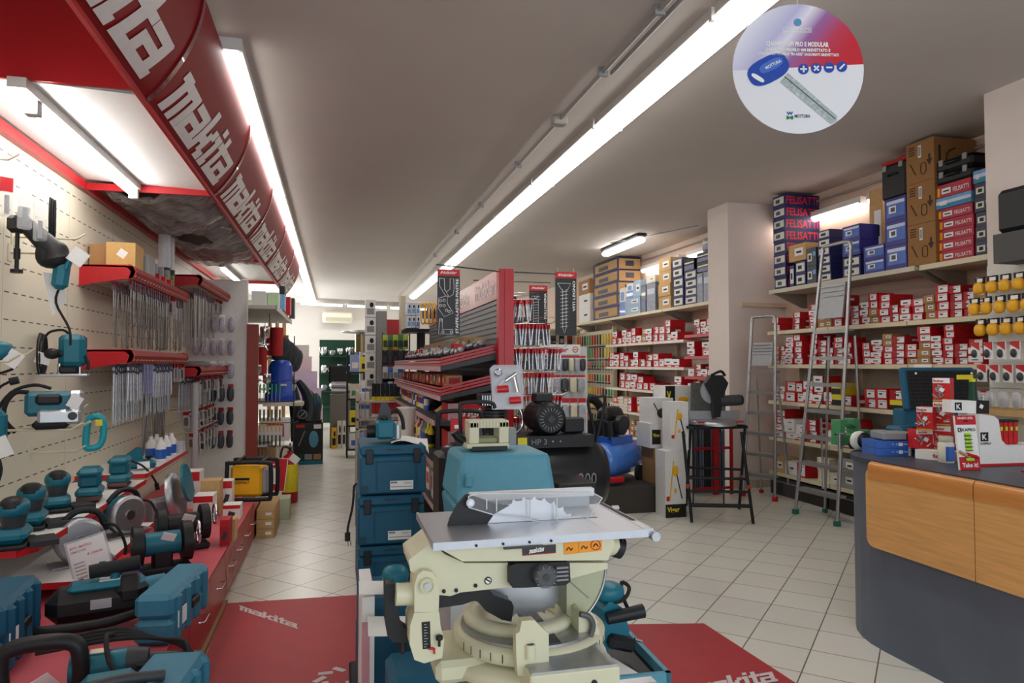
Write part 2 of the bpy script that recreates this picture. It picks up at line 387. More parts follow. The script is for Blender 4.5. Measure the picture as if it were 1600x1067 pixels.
YR = [-.26, 1.75, 3.76, 5.78, 7.8, 9.82, 11.84, 13.86]
CANW = mat('canopy_white_acrylic', (240, 240, 240), .5, var=.01)
for i in range(len(YR) - 1):
    y0, y1 = YR[i], YR[i + 1]
    t = thing('red_canopy_module', 'curved dark red canopy module with white lettering, %s from the camera' % ORD[i], 'canopy', (0, y0, 0), group='red canopy over the tool wall')
    n = 14; S = [fasc(k / n) for k in range(n + 1)]
    inn = [(x - .02, z) for x, z in S]
    b = B(); b.prism(S + inn[::-1], .002, y1 - y0 - .002, CANR, smooth=True); b.build('curved_fascia', t)
    b = B()
    def fn(u, v, L=y1 - y0):
        s = .04 + .46 * v; x, z = fasc(s); return (x + .004, L * (.05 + u * .9), z - .0015)
    # text reads from the aisle: u runs away from the camera
    wordmark(b, fn, LETM, 6); b.build('lettering', t)
    b = B(); P = [(x + .012, z) for x, z in S]; b.prism(P + inn[::-1], .001, .05, mat('rib_red', (110, 16, 24), .25, coat=.5), smooth=True); b.build('rib', t)
    b = B(); b.b2((-.945, 0, LIP[1] - .02), (-.925, y1 - y0, LIP[1] + .01), RED); b.build('lip', t)
    # back rail on the wall and upright red divider
    b = B(); b.b2((XL + .002, 0, 2.80), (XL + .05, y1 - y0, 2.86), RED); b.build('wall_rail', t)
    if i in (2, 5):   # luminous white soffit panel with a red divider in front
        b = B(); b.add([(XL + .05, .02, 2.875), (-.945, .02, 2.84), (-.945, y1 - y0 - .02, 2.84), (XL + .05, y1 - y0 - .02, 2.875)], [(0, 1, 2, 3)], CANW)
        b.add([(XL + .05, .02, 2.885), (-.945, .02, 2.85), (-.945, y1 - y0 - .02, 2.85), (XL + .05, y1 - y0 - .02, 2.885)], [(3, 2, 1, 0)], CANW); b.build('soffit_panel', t)
        B().b2((XL, 0, 2.86), (-.94, .02, 3.38), RED).build('divider', t)
        B().b2((XL, y1 - y0 - .03, 2.80), (-.94, y1 - y0 - .005, 2.85), RED).build('soffit_edge', t)
t = thing('canopy_fluorescent_lamp', 'bright bare fluorescent tube under the white canopy soffit', 'lamp', (-1.47, 4.75, 2.83))
B().b2((-.04, -1.02, -.02), (.04, 1.0, .03), HOUS).build('batten', t)
B().cyl((0, -1.0, -.055), (0, .98, -.055), .024, TUBEM2).build('tube', t)
B().b2((-.03, -.86, -.09), (.03, -.8, -.01), GREY).build('bracket', t); B().b2((-.03, .94, -.09), (.03, .99, -.01), HOUS).build('bracket', t)
t = thing('canopy_fluorescent_lamp', 'dimmer tube under the far white canopy soffit', 'lamp', (-1.47, 10.8, 2.80))
B().b2((-.04, -.9, 0), (.04, .9, .03), HOUS).build('batten', t); B().cyl((0, -.88, -.03), (0, .88, -.03), .016, TUBEM).build('tube', t)
t = thing('canopy_fluorescent_lamp', 'bare tube glowing over the left edge of the tool wall', 'lamp', (-1.62, 2.3, 2.62))
B().b2((-.03, -1.1, 0), (.03, 1.1, .03), HOUS).build('batten', t); B().cyl((0, -1.05, -.03), (0, 1.05, -.03), .016, TUBEM2).build('tube', t)
# ================================================================ steel shelving along the right wall
rng = random.Random(7)
LAB = mat('white_label', (232, 232, 234), .6, var=.02)
SLATE = mat('slate_blue_print', (44, 52, 70), .45, var=.12)
LETR = mat('red_print', (206, 36, 44), .5)
FELR = mat('rose_red_box', (176, 34, 60), .5)
GLOSSB = mat('glossy_black_box', (20, 20, 24), .2)
ZS = [2.36, 1.89, 1.5, 1.08, .66, .26]
def shelf_unit(y0, y1, zs, label, n=3, xf=XS, colr=BEIGE, depth=.46):
    t = thing('shelving_unit', label, 'shelf', (xf, y0, 0), group='steel wall shelving'); L = y1 - y0
    B().b2((depth - .012, 0, 0), (depth - .004, L, 2.14), mat('shelf_back', (196, 190, 176), .6)).build('back_panel', t)
    for k in range(n + 1):
        y = min(max(k * L / n, .015), L - .015); B().b2((depth - .06, y - .015, 0), (depth - .012, y + .015, 2.14), BEIGE).build('upright', t)
    for z in zs:
        b = B(); b.b2((0, .002, z - .035), (depth - .06, L - .002, z), colr); b.b2((-.008, .002, z - .037), (.004, L - .002, z + .004), colr); b.build('shelf_board', t)
        for k in range(1, n):
            y = k * L / n; B().b2((-.011, y - .003, z - .038), (-.007, y + .003, z + .004), mat('joint', (120, 112, 90), .6)).build('board_joint', t)
    return t
def kids_move(t, z): pass
shelf_unit(4.15, 7.28, ZS[1:], 'beige steel wall shelving packed with red boxes behind the counter, right of the white pier', 3)
shelf_unit(8.14, 9.32, [1.93, 1.62, 1.33, 1.05, .74, .4], 'short shelving run with red fronted boards just beyond the white pier', 1, colr=RED)
shelf_unit(9.34, 12.4, [1.87, 1.46, 1.08, .68, .26], 'long white edged rear shelving of red boxes beyond the white pier', 3, colr=mat('off_white_shelf', (226, 222, 208), .45))
# deep top boards: things of their own, resting on brackets
def top_board(y0, y1, z, xf, label, colr=BEIGE):
    t = thing('top_shelf_board', label, 'shelf', (xf, y0, z), group='deep top shelf boards'); L = y1 - y0
    b = B(); b.b2((0, 0, -.035), (XR - xf - .02, L, 0), colr); b.b2((-.006, 0, -.04), (0, L, .004), colr); b.build('board', t)
    for y in (.03, L - .05):
        b = B(); b.prism([(.03, -.036), (XR - xf - .02, -.036), (XR - xf - .02, -.2), (XR - xf - .08, -.2)], y, y + .02, mat('bracket_grey', (150, 146, 134), .5)); b.build('bracket', t)
    return t
top_board(5.08, 7.22, 2.37, 4.95, 'grey beige top board under the blue box stacks, left of the step seam', mat('grey_beige', (196, 190, 172), .5))
top_board(4.12, 5.06, 2.37, 4.98, 'yellowish top board at the right under the red tool box stack')
top_board(8.12, 10.0, 2.37, 4.96, 'yellowish rear top board nearest the white pier')
top_board(10.02, 12.2, 2.37, 4.96, 'yellowish rear top board in the middle of the run')
top_board(12.22, 14.2, 2.37, 4.96, 'yellowish rear top board at the far end')

# ---------------------------------------------------------------- box prototypes: front faces -X, origin at front-bottom-centre
_bc = {}
def box_mesh(kind, w, h, d):
    k = (kind, round(w, 3), round(h, 3), round(d, 3))
    if k in _bc: return _bc[k]
    b = B(); e = .0012; hw = w / 2
    def F(y0, y1, z0, z1, m, x=-e): b.add([(x, y0, z0), (x, y1, z0), (x, y1, z1), (x, y0, z1)], [(0, 3, 2, 1)], m)     # on the front, y0..y1 in -hw..hw
    def S(x0, x1, z0, z1, m): b.add([(x0, -hw - e, z0), (x1, -hw - e, z0), (x1, -hw - e, z1), (x0, -hw - e, z1)], [(0, 1, 2, 3)], m)  # on the side facing the camera
    body = {'red': REDC, 'red2': REDC2, 'redw': REDC, 'white': WHITE, 'card': CARD, 'card2': CARD2, 'fel': NAVY, 'purple': PURP, 'slate': SLATE, 'felred': FELR, 'photo': SKYB, 'black': GLOSSB,
            'carton': mat('dark_carton', (150, 108, 64), .8, var=.08), 'navylab': NAVY, 'bluewhite': WHITE, 'yellow': YEL2, 'orange': ORANGE, 'grey': mat('grey_card', (150, 150, 148), .6), 'wrap': mat('wrapped_grey_blue', (110, 118, 136), .3, var=.35, scale=18), 'printtan': CARD2, 'cream': mat('cream_card', (220, 212, 190), .6), 'green': DGREEN, 'tealbox': TEALC, 'lightblue': mat('pale_blue_card', (150, 180, 204), .5)}[kind]
    b.b2((0, -hw, 0), (d, hw, h), body)
    if kind in ('red', 'red2'):
        F(-hw * .9, hw * .55 if kind == 'red' else hw * .2, h * .1, h * .9, LAB); F(-hw * .2, hw * .3, h * .42, h * .58, INK, -.002); F(-hw * .8, hw * .4, h * .72, h * .8, mat('grey_print', (150, 150, 152), .6), -.002)
        S(d * .35, d * .7, h * .3, h * .6, LETR if kind == 'red' else LAB)
    elif kind == 'redw':
        F(-hw, hw, h * .28, h, LAB); F(-hw * .4, hw * .5, h * .5, h * .66, INK, -.002); F(-hw * .8, hw * .2, h * .05, h * .2, LAB)
    elif kind in ('white', 'cream', 'grey', 'card', 'card2', 'lightblue'):
        F(-hw * .7, hw * .3, h * .3, h * .75, LAB); F(-hw * .5, hw * .1, h * .45, h * .58, INK, -.002)
    elif kind == 'fel':
        F(-hw * .85, hw * .85, h * .22, h * .82, mat('cream_print', (214, 214, 204), .5)); F(-hw * .2, hw * .5, h * .34, h * .66, mat('tool_picture', (70, 74, 90), .5), -.002)
        b.text('FELISATTI', (d * .04, -hw - e, h * .16), (d * .92, 0, 0), (0, 0, h * .68), LETR, .015)
    elif kind == 'navylab': F(-hw * .85, hw * .8, h * .15, h * .85, mat('cream_print', (214, 214, 204), .5)); F(-hw * .3, hw * .5, h * .35, h * .65, INK, -.002)
    elif kind == 'purple':
        F(-hw * .9, hw * .8, h * .2, h * .88, mat('picture_blue', (76, 112, 188), .5, var=.25, scale=14)); F(-hw * .1, hw * .6, h * .36, h * .66, LAB, -.002); F(0, hw * .4, h * .42, h * .6, mat('tool_picture', (70, 74, 90), .5), -.003); F(-hw * .9, hw * .8, h * .74, h * .88, mat('wave_white', (200, 214, 236), .5), -.002)
    elif kind == 'slate': F(-hw * .1, hw * .85, h * .25, h * .7, mat('cream_print', (214, 214, 204), .5)); F(hw * .1, hw * .6, h * .35, h * .6, INK, -.002); F(-hw * .9, -hw * .3, h * .5, h * .75, SKYB)
    elif kind == 'felred':
        F(hw * .8, hw * .96, h * .1, h * .8, YEL); F(hw * .15, hw * .7, h * .25, h * .7, LAB); F(hw * .25, hw * .6, h * .4, h * .52, INK, -.002)
        b.text('FELISATTI', (-.002, hw * .02, h * .25), (0, -hw * .9, 0), (0, 0, h * .36), LAB, .01)
    elif kind == 'photo': F(-hw, hw, h * .0, h * .4, mat('sea_blue', (50, 130, 170), .5)); F(-hw, hw, h * .4, h * .7, mat('wave_white', (200, 214, 236), .5)); F(hw * .3, hw * .7, h * .3, h * .7, LAB, -.002)
    elif kind == 'black': F(-hw * .9, hw * .9, h * .6, h * .72, LAB); F(-hw * .9, hw * .9, h * .1, h * .45, mat('blue_grey_print', (92, 98, 140), .4, var=.3))
    elif kind == 'carton':
        pr = mat('carton_print', (66, 46, 30), .8)
        b.poly([(-e, -hw * .75, h * .62), (-e, -hw * .6, h * .62), (-e, -hw * .6, h * .5), (-e, -hw * .45, h * .5), (-e, -hw * .68, h * .34), (-e, -hw * .9, h * .5), (-e, -hw * .75, h * .5)][::-1], pr)
        for q in range(4): F(hw * .35, hw * .8, h * (.7 + .06 * q), h * (.73 + .06 * q), pr)
        F(-hw * .1, hw * .12, h * .6, h * .9, LAB); F(-hw * .07, hw * .09, h * .64, h * .86, mat('grey_print', (150, 150, 152), .6), -.002)
        b.tube([(-e, -hw * .4, h * .2), (-e, -hw * .1, h * .2), (-e, -hw * .1, h * .42), (-e, -hw * .4, h * .42)], .004, pr, 4, closed=True)
        b.tube([(-e, hw * .3, h * .2), (-e, hw * .7, h * .5)], .005, pr, 4)
        S(d * .1, d * .16, h * .1, h * .8, pr); b.tube([(d * .3, -hw - e, h * .2), (d * .3, -hw - e, h * .6), (d * .5, -hw - e, h * .75)], .008, pr, 4)
    elif kind == 'bluewhite': F(-hw, hw, 0, h * .5, BLUE); F(-hw * .6, hw * .6, h * .55, h * .85, SKYB)
    elif kind == 'printtan':
        F(-hw, hw, h * .86, h, NAVY); F(-hw, hw, 0, h * .14, NAVY); F(-hw, -hw * .86, 0, h, NAVY); F(hw * .86, hw, 0, h, NAVY)
        F(-hw * .2, hw * .55, h * .25, h * .6, mat('tool_picture', (70, 74, 90), .5)); S(0, d, h * .86, h, NAVY); S(d * .3, d * .7, h * .25, h * .7, mat('tool_picture', (70, 74, 90), .5))
    elif kind == 'yellow': F(-hw, hw, 0, h * .5, INK)
    elif kind == 'orange': F(-hw * .6, hw * .6, h * .3, h * .8, LAB)
    elif kind == 'wrap': F(-hw * .8, hw * .8, h * .6, h * .8, mat('wrap_light', (170, 176, 196), .3))
    me = b.build('tmp'); m = me.data; bpy.data.objects.remove(me); _bc[k] = m; return m
WHAT = {'red': 'red and white labelled fastener box', 'red2': 'dull red fastener box with narrow white label', 'redw': 'mostly white faced red fastener box', 'white': 'plain white box', 'card': 'brown cardboard box', 'card2': 'pale tan cardboard box', 'fel': 'navy red lettered tool box', 'purple': 'violet blue power tool box with picture', 'slate': 'dark slate blue glossy box', 'felred': 'rose red lettered box', 'photo': 'sea blue picture box', 'black': 'glossy black tool box', 'carton': 'large brown carton with arrows', 'navylab': 'navy box with cream label', 'bluewhite': 'blue and white box', 'yellow': 'yellow box', 'orange': 'orange box', 'grey': 'grey box', 'wrap': 'plastic wrapped grey blue pack', 'printtan': 'tan and navy printed tool box', 'cream': 'cream box', 'green': 'dark green box', 'tealbox': 'teal box', 'lightblue': 'pale blue box'}
SHORT = {'slate': 'dark slate blue box', 'purple': 'violet blue picture box', 'fel': 'navy red lettered tool box', 'printtan': 'tan and navy box', 'black': 'glossy black tool box', 'wrap': 'wrapped grey blue pack', 'carton': 'big brown carton', 'red': 'white labelled red box', 'red2': 'dull red box', 'redw': 'white fronted red box'}
for _k in WHAT: SHORT.setdefault(_k, ' '.join(WHAT[_k].split()[:3]) if len(WHAT[_k].split()) > 4 else WHAT[_k])
def put_box(kind, x, y, z, w, h, d, label, group, name='cardboard_box', cat='box', rz=0, face='-x'):
    if name == 'cardboard_box': name = {'red': 'fastener_box', 'red2': 'fastener_box', 'redw': 'fastener_box', 'fel': 'power_tool_box', 'purple': 'power_tool_box', 'slate': 'power_tool_box', 'felred': 'power_tool_box', 'navylab': 'power_tool_box', 'printtan': 'power_tool_box'}.get(kind, name)
    o = bpy.data.objects.new(name, box_mesh(kind, w, h, d)); col.objects.link(o)
    o.location = (x, y, z); o.rotation_euler = (0, 0, rz + (R(90) if face == '-y' else 0)); return tag(o, label, cat, group)
def row(x, y0, y1, z, where, group, kinds, wr=(.1, .17), hr=(.06, .1), hmax=.3, dr=(.2, .3), fill=.9, skip=(), prof=None):
    """stacks of boxes along +Y .. the first stack is the one farthest left in the photograph (largest y)"""
    y = y1; k = 0
    while y > y0 + .06:
        w_ = rng.uniform(*wr)
        if y - w_ < y0: break
        hm = hmax * (prof((y1 - y) / (y1 - y0)) if prof else 1) * rng.uniform(.6, 1.05)
        if rng.random() < fill:
            zz = z; lv = 0; kd = rng.choice(kinds); h_ = rng.uniform(*hr); d_ = rng.uniform(*dr)
            while zz + h_ <= z + hm or lv == 0:
                if rng.random() < .3: kd = rng.choice(kinds)
                put_box(kd, x + rng.uniform(.004, .03), y - w_ / 2, zz, w_ * .97, h_, d_, '%s in stack %s from left, %s up, %s' % (SHORT[kd], k + 1, ORD[lv] if lv else 'bottom', where), group, rz=rng.uniform(-.03, .03))
                zz += h_ + .0015; lv += 1
            k += 1
        y -= w_ + rng.choice([.004, .006, .01, .01])
RK = ['red'] * 5 + ['redw'] * 3 + ['red2'] * 3
RIGHT = 'right shelving by the ladder'
E1 = XS + .012
row(E1, 4.35, 7.22, ZS[1] + .004, 'right upper shelf', 'red boxes on the upper row of the right shelving', RK + ['card'], (.1, .15), (.062, .08), .33)
row(E1, 4.35, 7.22, ZS[2] + .004, 'right second shelf', 'red boxes on the second row of the right shelving', RK + ['redw', 'card'], (.1, .15), (.05, .07), .37)
row(E1, 4.4, 7.22, ZS[3] + .004, 'right third shelf', 'boxes on the third row of the right shelving', RK + ['cream', 'card2', 'yellow'], (.13, .2), (.08, .13), .33)
row(E1, 4.6, 7.22, ZS[4] + .004, 'right fourth shelf', 'boxes on the fourth row of the right shelving', ['red', 'redw', 'red', 'red2', 'white'], (.14, .22), (.055, .08), .33)
row(E1, 4.9, 7.22, ZS[5] + .004, 'right lowest shelf', 'boxes on the lowest row of the right shelving', ['cream', 'card2', 'red', 'white', 'grey', 'card'], (.14, .24), (.1, .16), .33)
REAR = 'rear shelving beyond the white pier'
row(E1, 9.4, 12.35, 1.875, 'rear upper shelf', 'red boxes on the upper rear shelf', RK + ['card'], (.17, .25), (.1, .13), .36)
row(E1, 9.4, 12.35, 1.465, 'rear second shelf', 'red boxes on the second rear shelf', RK, (.18, .27), (.1, .14), .34)
row(E1, 9.4, 12.1, 1.085, 'rear third shelf', 'red boxes on the third rear shelf', RK + ['red'], (.18, .28), (.1, .14), .32)
row(E1, 9.9, 12.3, .685, 'rear fourth shelf', 'boxes on the fourth rear shelf', ['red', 'orange', 'cream', 'redw', 'red'], (.13, .18), (.1, .14), .32)
row(E1, 10.4, 12.3, .265, 'rear lowest shelf', 'boxes on the lowest rear shelf', ['red', 'redw', 'card'], (.16, .26), (.09, .14), .3)
PI2 = 'red fronted shelves beside the white pier'
for j, z in enumerate([1.93, 1.62, 1.33, 1.05]):
    row(E1, 8.18, 9.3, z + .005, '%s red shelf by pier' % ORD[j], 'red boxes on the %s red fronted shelf' % ORD[j], ['red', 'redw', 'red2', 'redw', 'white'], (.15, .22), (.08, .11), .24)
# ---------------------------------------------------------------- hand-placed stacks on the top boards
def stack(px0, px1, n, kind, zt, d=.4, x=None, z0=2.376, label='', h=None, name='cardboard_box'):
    """px0..px1: columns of the photograph between which the stack front stands, zt its top height"""
    x = x or 4.98
    if zt > 10: zt = min(aX((px0 + px1) / 2, zt, x).z, 3.47)
    yA = aX(px0, 440, x).y; yB = aX(px1, 440, x).y; y = (yA + yB) / 2; w_ = abs(yA - yB) - .006; hh = (zt - z0) / n
    for k in range(n):
        lv = 'bottom' if k == 0 else ('top' if k == n - 1 else ORD[k] + ' up')
        put_box(kind, x + (rng.uniform(0, .02) if n > 3 else 0), y, z0 + k * hh + .001 * (k + 1), w_, hh - .002, d, ('%s, %s of %s' % (SHORT[kind], lv, label)) if n > 1 else '%s, %s' % (SHORT[kind], label), 'boxes on the high top shelf', name)
    return z0 + n * hh
stack(1208, 1227, 8, 'fel', 306, .46, label='the tall left stack, right top shelf')
stack(1234, 1241, 1, 'navylab', 415, .3, label='standing upright beside the tall navy stack')
z = stack(1243, 1259, 2, 'navylab', 408, .34, label='the low pair beside the tall stack')
stack(1233, 1260, 1, 'card2', 381, .38, z0=z + .01, label='resting on the low navy boxes of the right top shelf')
stack(1261, 1276, 2, 'slate', 387, .3, label='the narrow pair on the right top shelf')
stack(1278, 1297, 6, 'navylab', 360, .4, label='the stack behind the ladder top')
z = stack(1317, 1345, 2, 'navylab', 401, .4, label='the base pair right of the ladder top')
stack(1317, 1345, 2, 'purple', 352, .4, z0=z + .01, label='the upper pair beside the ladder')
z = stack(1350, 1383, 2, 'purple', 383, .4, label='the low wide pair left of the picture boxes')
stack(1360, 1382, 1, 'card2', 294, .2, x=5.2, label='tall one standing behind the low wide violet pair')
zcol = stack(1384, 1418, 3, 'purple', 308, .42, label='the column under the black case')
stack(1419, 1464, 3, 'carton', 213, .44, label='the column on the right top shelf')
z = stack(1466, 1521, 5, 'felred', 322, .4, x=5.0, label='the red stack at the right end')
z = stack(1462, 1521, 1, 'photo', 304, .36, x=4.99, z0=z + .004, label='lying on the rose red stack')
zfel = stack(1466, 1521, 1, 'felred', 283, .36, x=5.0, z0=z + .004, label='above the sea blue picture box')
z = stack(1524, 1552, 5, 'slate', 284, .4, x=5.0, label='the dark stack beside the front pier')
stack(1524, 1552, 1, 'photo', 263, .38, x=5.0, z0=z + .004, label='on top of the dark slate stack by the front pier')
def tool_case(x, y, z, w_, h_, d_, label, lidm=BLK, top=BLK):
    t = thing('tool_case', label, 'tool case', (x, y, z), group='tool cases on the high top shelf')
    B().box((d_ / 2, 0, h_ * .45), (d_, w_, h_ * .9), BLK, bev=.02).build('shell', t); B().box((d_ / 2, 0, h_ * .95), (d_ * .98, w_ * .98, h_ * .1), top, bev=.008).build('lid', t)
    b = B(); b.tube([(-.005, -w_ * .15, h_ * .6), (-.03, -w_ * .12, h_ * .62), (-.03, w_ * .12, h_ * .62), (-.005, w_ * .15, h_ * .6)], .009, BLK); b.build('handle', t)
    for s in (-1, 1): B().box((-.004, s * w_ * .32, h_ * .82), (.012, .04, .05), GREY).build('latch', t)
yb = (aX(1376, 400, 4.98).y + aX(1417, 400, 4.98).y) / 2
tool_case(4.99, yb, zcol + .003, .3, min(.36, 3.47 - zcol), .36, 'black tool case with red top on the violet picture boxes', top=RED)
tool_case(5.0, (aX(1466, 400, 5).y + aX(1520, 400, 5).y) / 2, zfel + .003, .36, .1, .38, 'lower black tool case above the rose red stack')
tool_case(5.0, (aX(1466, 400, 5).y + aX(1520, 400, 5).y) / 2, zfel + .105, .36, .1, .38, 'upper black tool case above the rose red stack')
# rear top shelf
X2 = 4.98
z = stack(905, 922, 2, 'white', 460, .36, label='the far end of the rear top shelf')
stack(904, 921, 1, 'card', 438, .34, z0=z + .004, label='on the white pair at the far end')
stack(926, 966, 5, 'printtan', 407, .42, label='the stack at the rear top shelf far end')
stack(968, 977, 1, 'bluewhite', 450, .3, label='beside the printed stack on the rear top shelf')
z = stack(979, 1000, 2, 'lightblue', 465, .36, label='the low pale pair of the rear top shelf')
stack(979, 989, 1, 'bluewhite', 443, .3, z0=z + .004, label='on the low pale blue pair')
stack(990, 1001, 1, 'lightblue', 438, .3, z0=z + .004, label='upright on the low pale blue pair')
stack(1002, 1009, 1, 'black', 445, .3, label='narrow upright one in the middle of the rear top shelf')
z = stack(1010, 1024, 1, 'wrap', 442, .34, label='bulky one left of the tan cartons')
stack(1010, 1024, 1, 'cream', 431, .3, z0=z + .004, label='on the bulky wrapped pack left of the tan cartons')
stack(1028, 1047, 4, 'card2', 404, .4, label='the tan carton column on the rear top shelf')
stack(1050, 1066, 5, 'navylab', 404, .4, label='the navy column right of the tan cartons')
z = stack(1069, 1088, 4, 'navylab', 423, .4, label='the lower navy column near the white pier')
stack(1069, 1085, 1, 'black', 404, .4, z0=z + .004, label='on the lower navy column near the white pier')
for q in range(3): z = stack(1089 + q * 10, 1098 + q * 10, 1, 'wrap', 423, .34, label='%s of three upright packs beside the white pier' % ['left', 'middle', 'right'][q])
z = stack(1089, 1119, 2, 'black', 392, .4, z0=z + .01, label='the pair above the wrapped packs')
stack(1098, 1119, 1, 'black', 370, .4, z0=z + .004, label='topmost one touching the view of the white pier')
# ================================================================ foreground: flip-over table mitre saw
SX, SY = .46, 1.62         # blade axis of the saw
def P(px, py, Y=1.6): v = aY(px, py, Y); return (v.x, v.z)
def poly_px(pts, Y, ox=600, oy=740, k=3.263): return [P(ox + x / k, oy + y / k, Y) for x, y in pts]
saw = thing('table_mitre_saw', 'large cream table mitre saw with grey top table and round blade, in front', 'mitre saw', (0, 0, 0))
def part(name, b, **k): return b.build(name, saw, **k)
TABLEM = mat('saw_table_aluminium', (188, 191, 198), .36, .75, var=.05, scale=40, stretch=(1, 10, 1))
# table top with blade slot, rounded front rail and ribs
b = B(); zt = 1.118
b.b2((.212, 1.51, zt - .016), (.7, 1.655, zt), TABLEM); b.b2((.212, 1.668, zt - .016), (.7, 1.82, zt), TABLEM)
b.b2((.212, 1.655, zt - .016), (.31, 1.668, zt), TABLEM); b.b2((.64, 1.655, zt - .016), (.7, 1.668, zt), TABLEM)
b.b2((.206, 1.504, zt - .016), (.706, 1.512, zt + .001), TABLEM); b.b2((.206, 1.512, zt - .016), (.213, 1.826, zt + .001), TABLEM); b.b2((.7, 1.512, zt - .016), (.722, 1.826, zt + .001), TABLEM)
for q in range(0): b.b2((.22, 1.53 + q * .016, zt), (.69, 1.533 + q * .016, zt + .0012), mat('groove', (150, 153, 158), .5, .6))
for x in (.3, .36, .42, .47): b.cyl((x, 1.501, zt - .010), (x, 1.505, zt - .010), .003, INK, n=8)
b.b2((.36, 1.496, zt - .021), (.45, 1.503, zt - .017), DGREY)
tb = part('saw_table', b)
b = B(); b.cyl((.724, 1.50, zt - .016), (.724, 1.828, zt - .016), .011, ALU); b.b2((.706, 1.6, zt + .0015), (.718, 1.82, zt + .002), INK); b.build('side_rail', tb)
# white rip fence bar standing along the back of the table
b = B(); fx0, fx1 = P(733, 770, 1.79)[0], P(927, 760, 1.79)[0]; fz = P(735, 770, 1.79)[1]
b.b2((fx0 + .01, 1.79, zt + .001), (fx1 - .01, 1.80, fz - .02), mat('fence_grey', (150, 154, 158), .4, .3)); mat('fence_white', (226, 228, 230), .35); b.b2((fx0, 1.78, fz - .022), (fx1, 1.805, fz), MATS['fence_white']); part('rip_fence', b, bevel=.003)
# blade
def blade_disc(b, c, r, teeth, m, th=.0022):
    pts = []
    for i in range(teeth):
        a = 2 * math.pi * i / teeth
        for da, rr in ((0, 1.0), (.22, .935), (.75, .95)): t = a + da * 2 * math.pi / teeth; pts.append((c[0] + r * rr * math.cos(t), c[2] + r * rr * math.sin(t)))
    b.prism(pts, c[1] - th / 2, c[1] + th / 2, m); return b
BLC = (.462, 1.661, 1.032)
b = B(); blade_disc(b, BLC, .147, 34, mat('saw_blade_steel', (196, 198, 202), .3, .8, var=.1, scale=12, stretch=(1, 1, 1))); b.cyl((BLC[0], 1.652, BLC[2]), (BLC[0], 1.67, BLC[2]), .03, STEEL, n=24)
part('saw_blade', b)
# clear crown guard above the table with black riving plate
b = B(); pl = [(315, 292), (335, 225), (372, 155), (412, 108), (430, 104), (560, 150), (640, 160), (560, 205), (505, 285)]
b.prism(poly_px(pl, 1.66)[::-1], 1.657, 1.664, BLK); rk = part('riving_plate', b)
b = B(); g = [(425, 108), (480, 95), (1060, 96), (1100, 118), (1040, 205), (1000, 238), (860, 252), (700, 222), (560, 205), (425, 165)]
for Y in (1.645, 1.676):
    q = poly_px(g, 1.66); b.prism(q[::-1], Y - .001, Y + .001, mat('thin_clear_guard', (236, 238, 242), .1, alpha=.09))
q = poly_px(g, 1.66)
for i in (1, 2, 3, 4): a, c = q[i], q[(i + 1) % len(q)]; b.add([(a[0], 1.644, a[1]), (c[0], 1.644, c[1]), (c[0], 1.677, c[1]), (a[0], 1.677, a[1])], [(0, 1, 2, 3)], CLEAR)
for i in range(len(q)): a, c = q[i], q[(i + 1) % len(q)]; b.tube([(a[0], 1.643, a[1]), (c[0], 1.643, c[1])], .0016, mat('clear_edge', (236, 238, 242), .15, alpha=.75), 6)
for x in (515, 565, 735, 870): a, c = P(600 + x / 3.263, 740 + 118 / 3.263, 1.66), P(600 + x / 3.263, 740 + (175 + (x - 515) * .2) / 3.263, 1.66); b.tube([(a[0], 1.642, a[1]), (c[0], 1.642, c[1])], .0018, MATS['clear_edge'], 6)
g = part('clear_crown_guard', b)
b = B(); c = P(600 + 432 / 3.263, 740 + 140 / 3.263, 1.66); b.cyl((c[0], 1.635, c[1]), (c[0], 1.684, c[1]), .006, STEEL); b.lathe([(.010, 0), (.010, .004)], (c[0], 1.636, c[1]), MATS['clear_edge'], (0, 1, 0)); b.build('guard_pivot', g)
# cream upper housing just under the table
b = B(); b.prism(poly_px([(290, 385), (1165, 322), (1175, 350), (1140, 440), (400, 446)], 1.52)[::-1], 1.518, 1.80, CREAMP); hs = part('table_housing', b, bevel=.006)
b = B(); pl = poly_px([(702, 372), (874, 358), (874, 402), (704, 416)], 1.52)
b.add([(x, 1.5165, z) for x, z in pl], [(0, 3, 2, 1)], mat('plate_black', (50, 42, 44), .4)); L0 = pl[3]
wordmark(b, lambda u, v, o=pl[3]: (o[0] + .014 + .036 * u, 1.5155, o[1] + .0035 + .0035 * u + .0105 * v), PAPER)
b.add([(pl[3][0], 1.516, pl[3][1] - .0002), (pl[2][0], 1.516, pl[2][1] - .0002), (pl[2][0], 1.516, pl[2][1] + .0018), (pl[3][0], 1.516, pl[3][1] + .0018)], [(0, 1, 2, 3)], RED); b.build('name_plate', hs)
b = B(); pl = poly_px([(913, 352), (1108, 330), (1108, 390), (916, 412)], 1.52); b.add([(x, 1.5165, z) for x, z in pl], [(0, 3, 2, 1)], mat('warning_orange', (236, 150, 30), .5))
def px3(x, y, Y=1.5155, Yp=1.52): v = P(600 + x / 3.263, 740 + y / 3.263, Yp); return (v[0], Y, v[1])
for (x, y) in ((945, 382), (1020, 374)): b.tube([px3(x - 18, y + 8), px3(x - 6, y - 8), px3(x + 6, y + 6), px3(x + 14, y - 6)], .0011, INK, 5)
b.tube([px3(1076 + 24 * math.cos(t * .7), 362 + 24 * math.sin(t * .7)) for t in range(9)], .0009, REDC, 5, closed=True); b.tube([px3(1064, 370), px3(1076, 355), px3(1088, 368)], .0013, INK, 5); b.tube([px3(990, 345), px3(990, 402)], .0003, INK, 4); b.build('warning_label', hs)
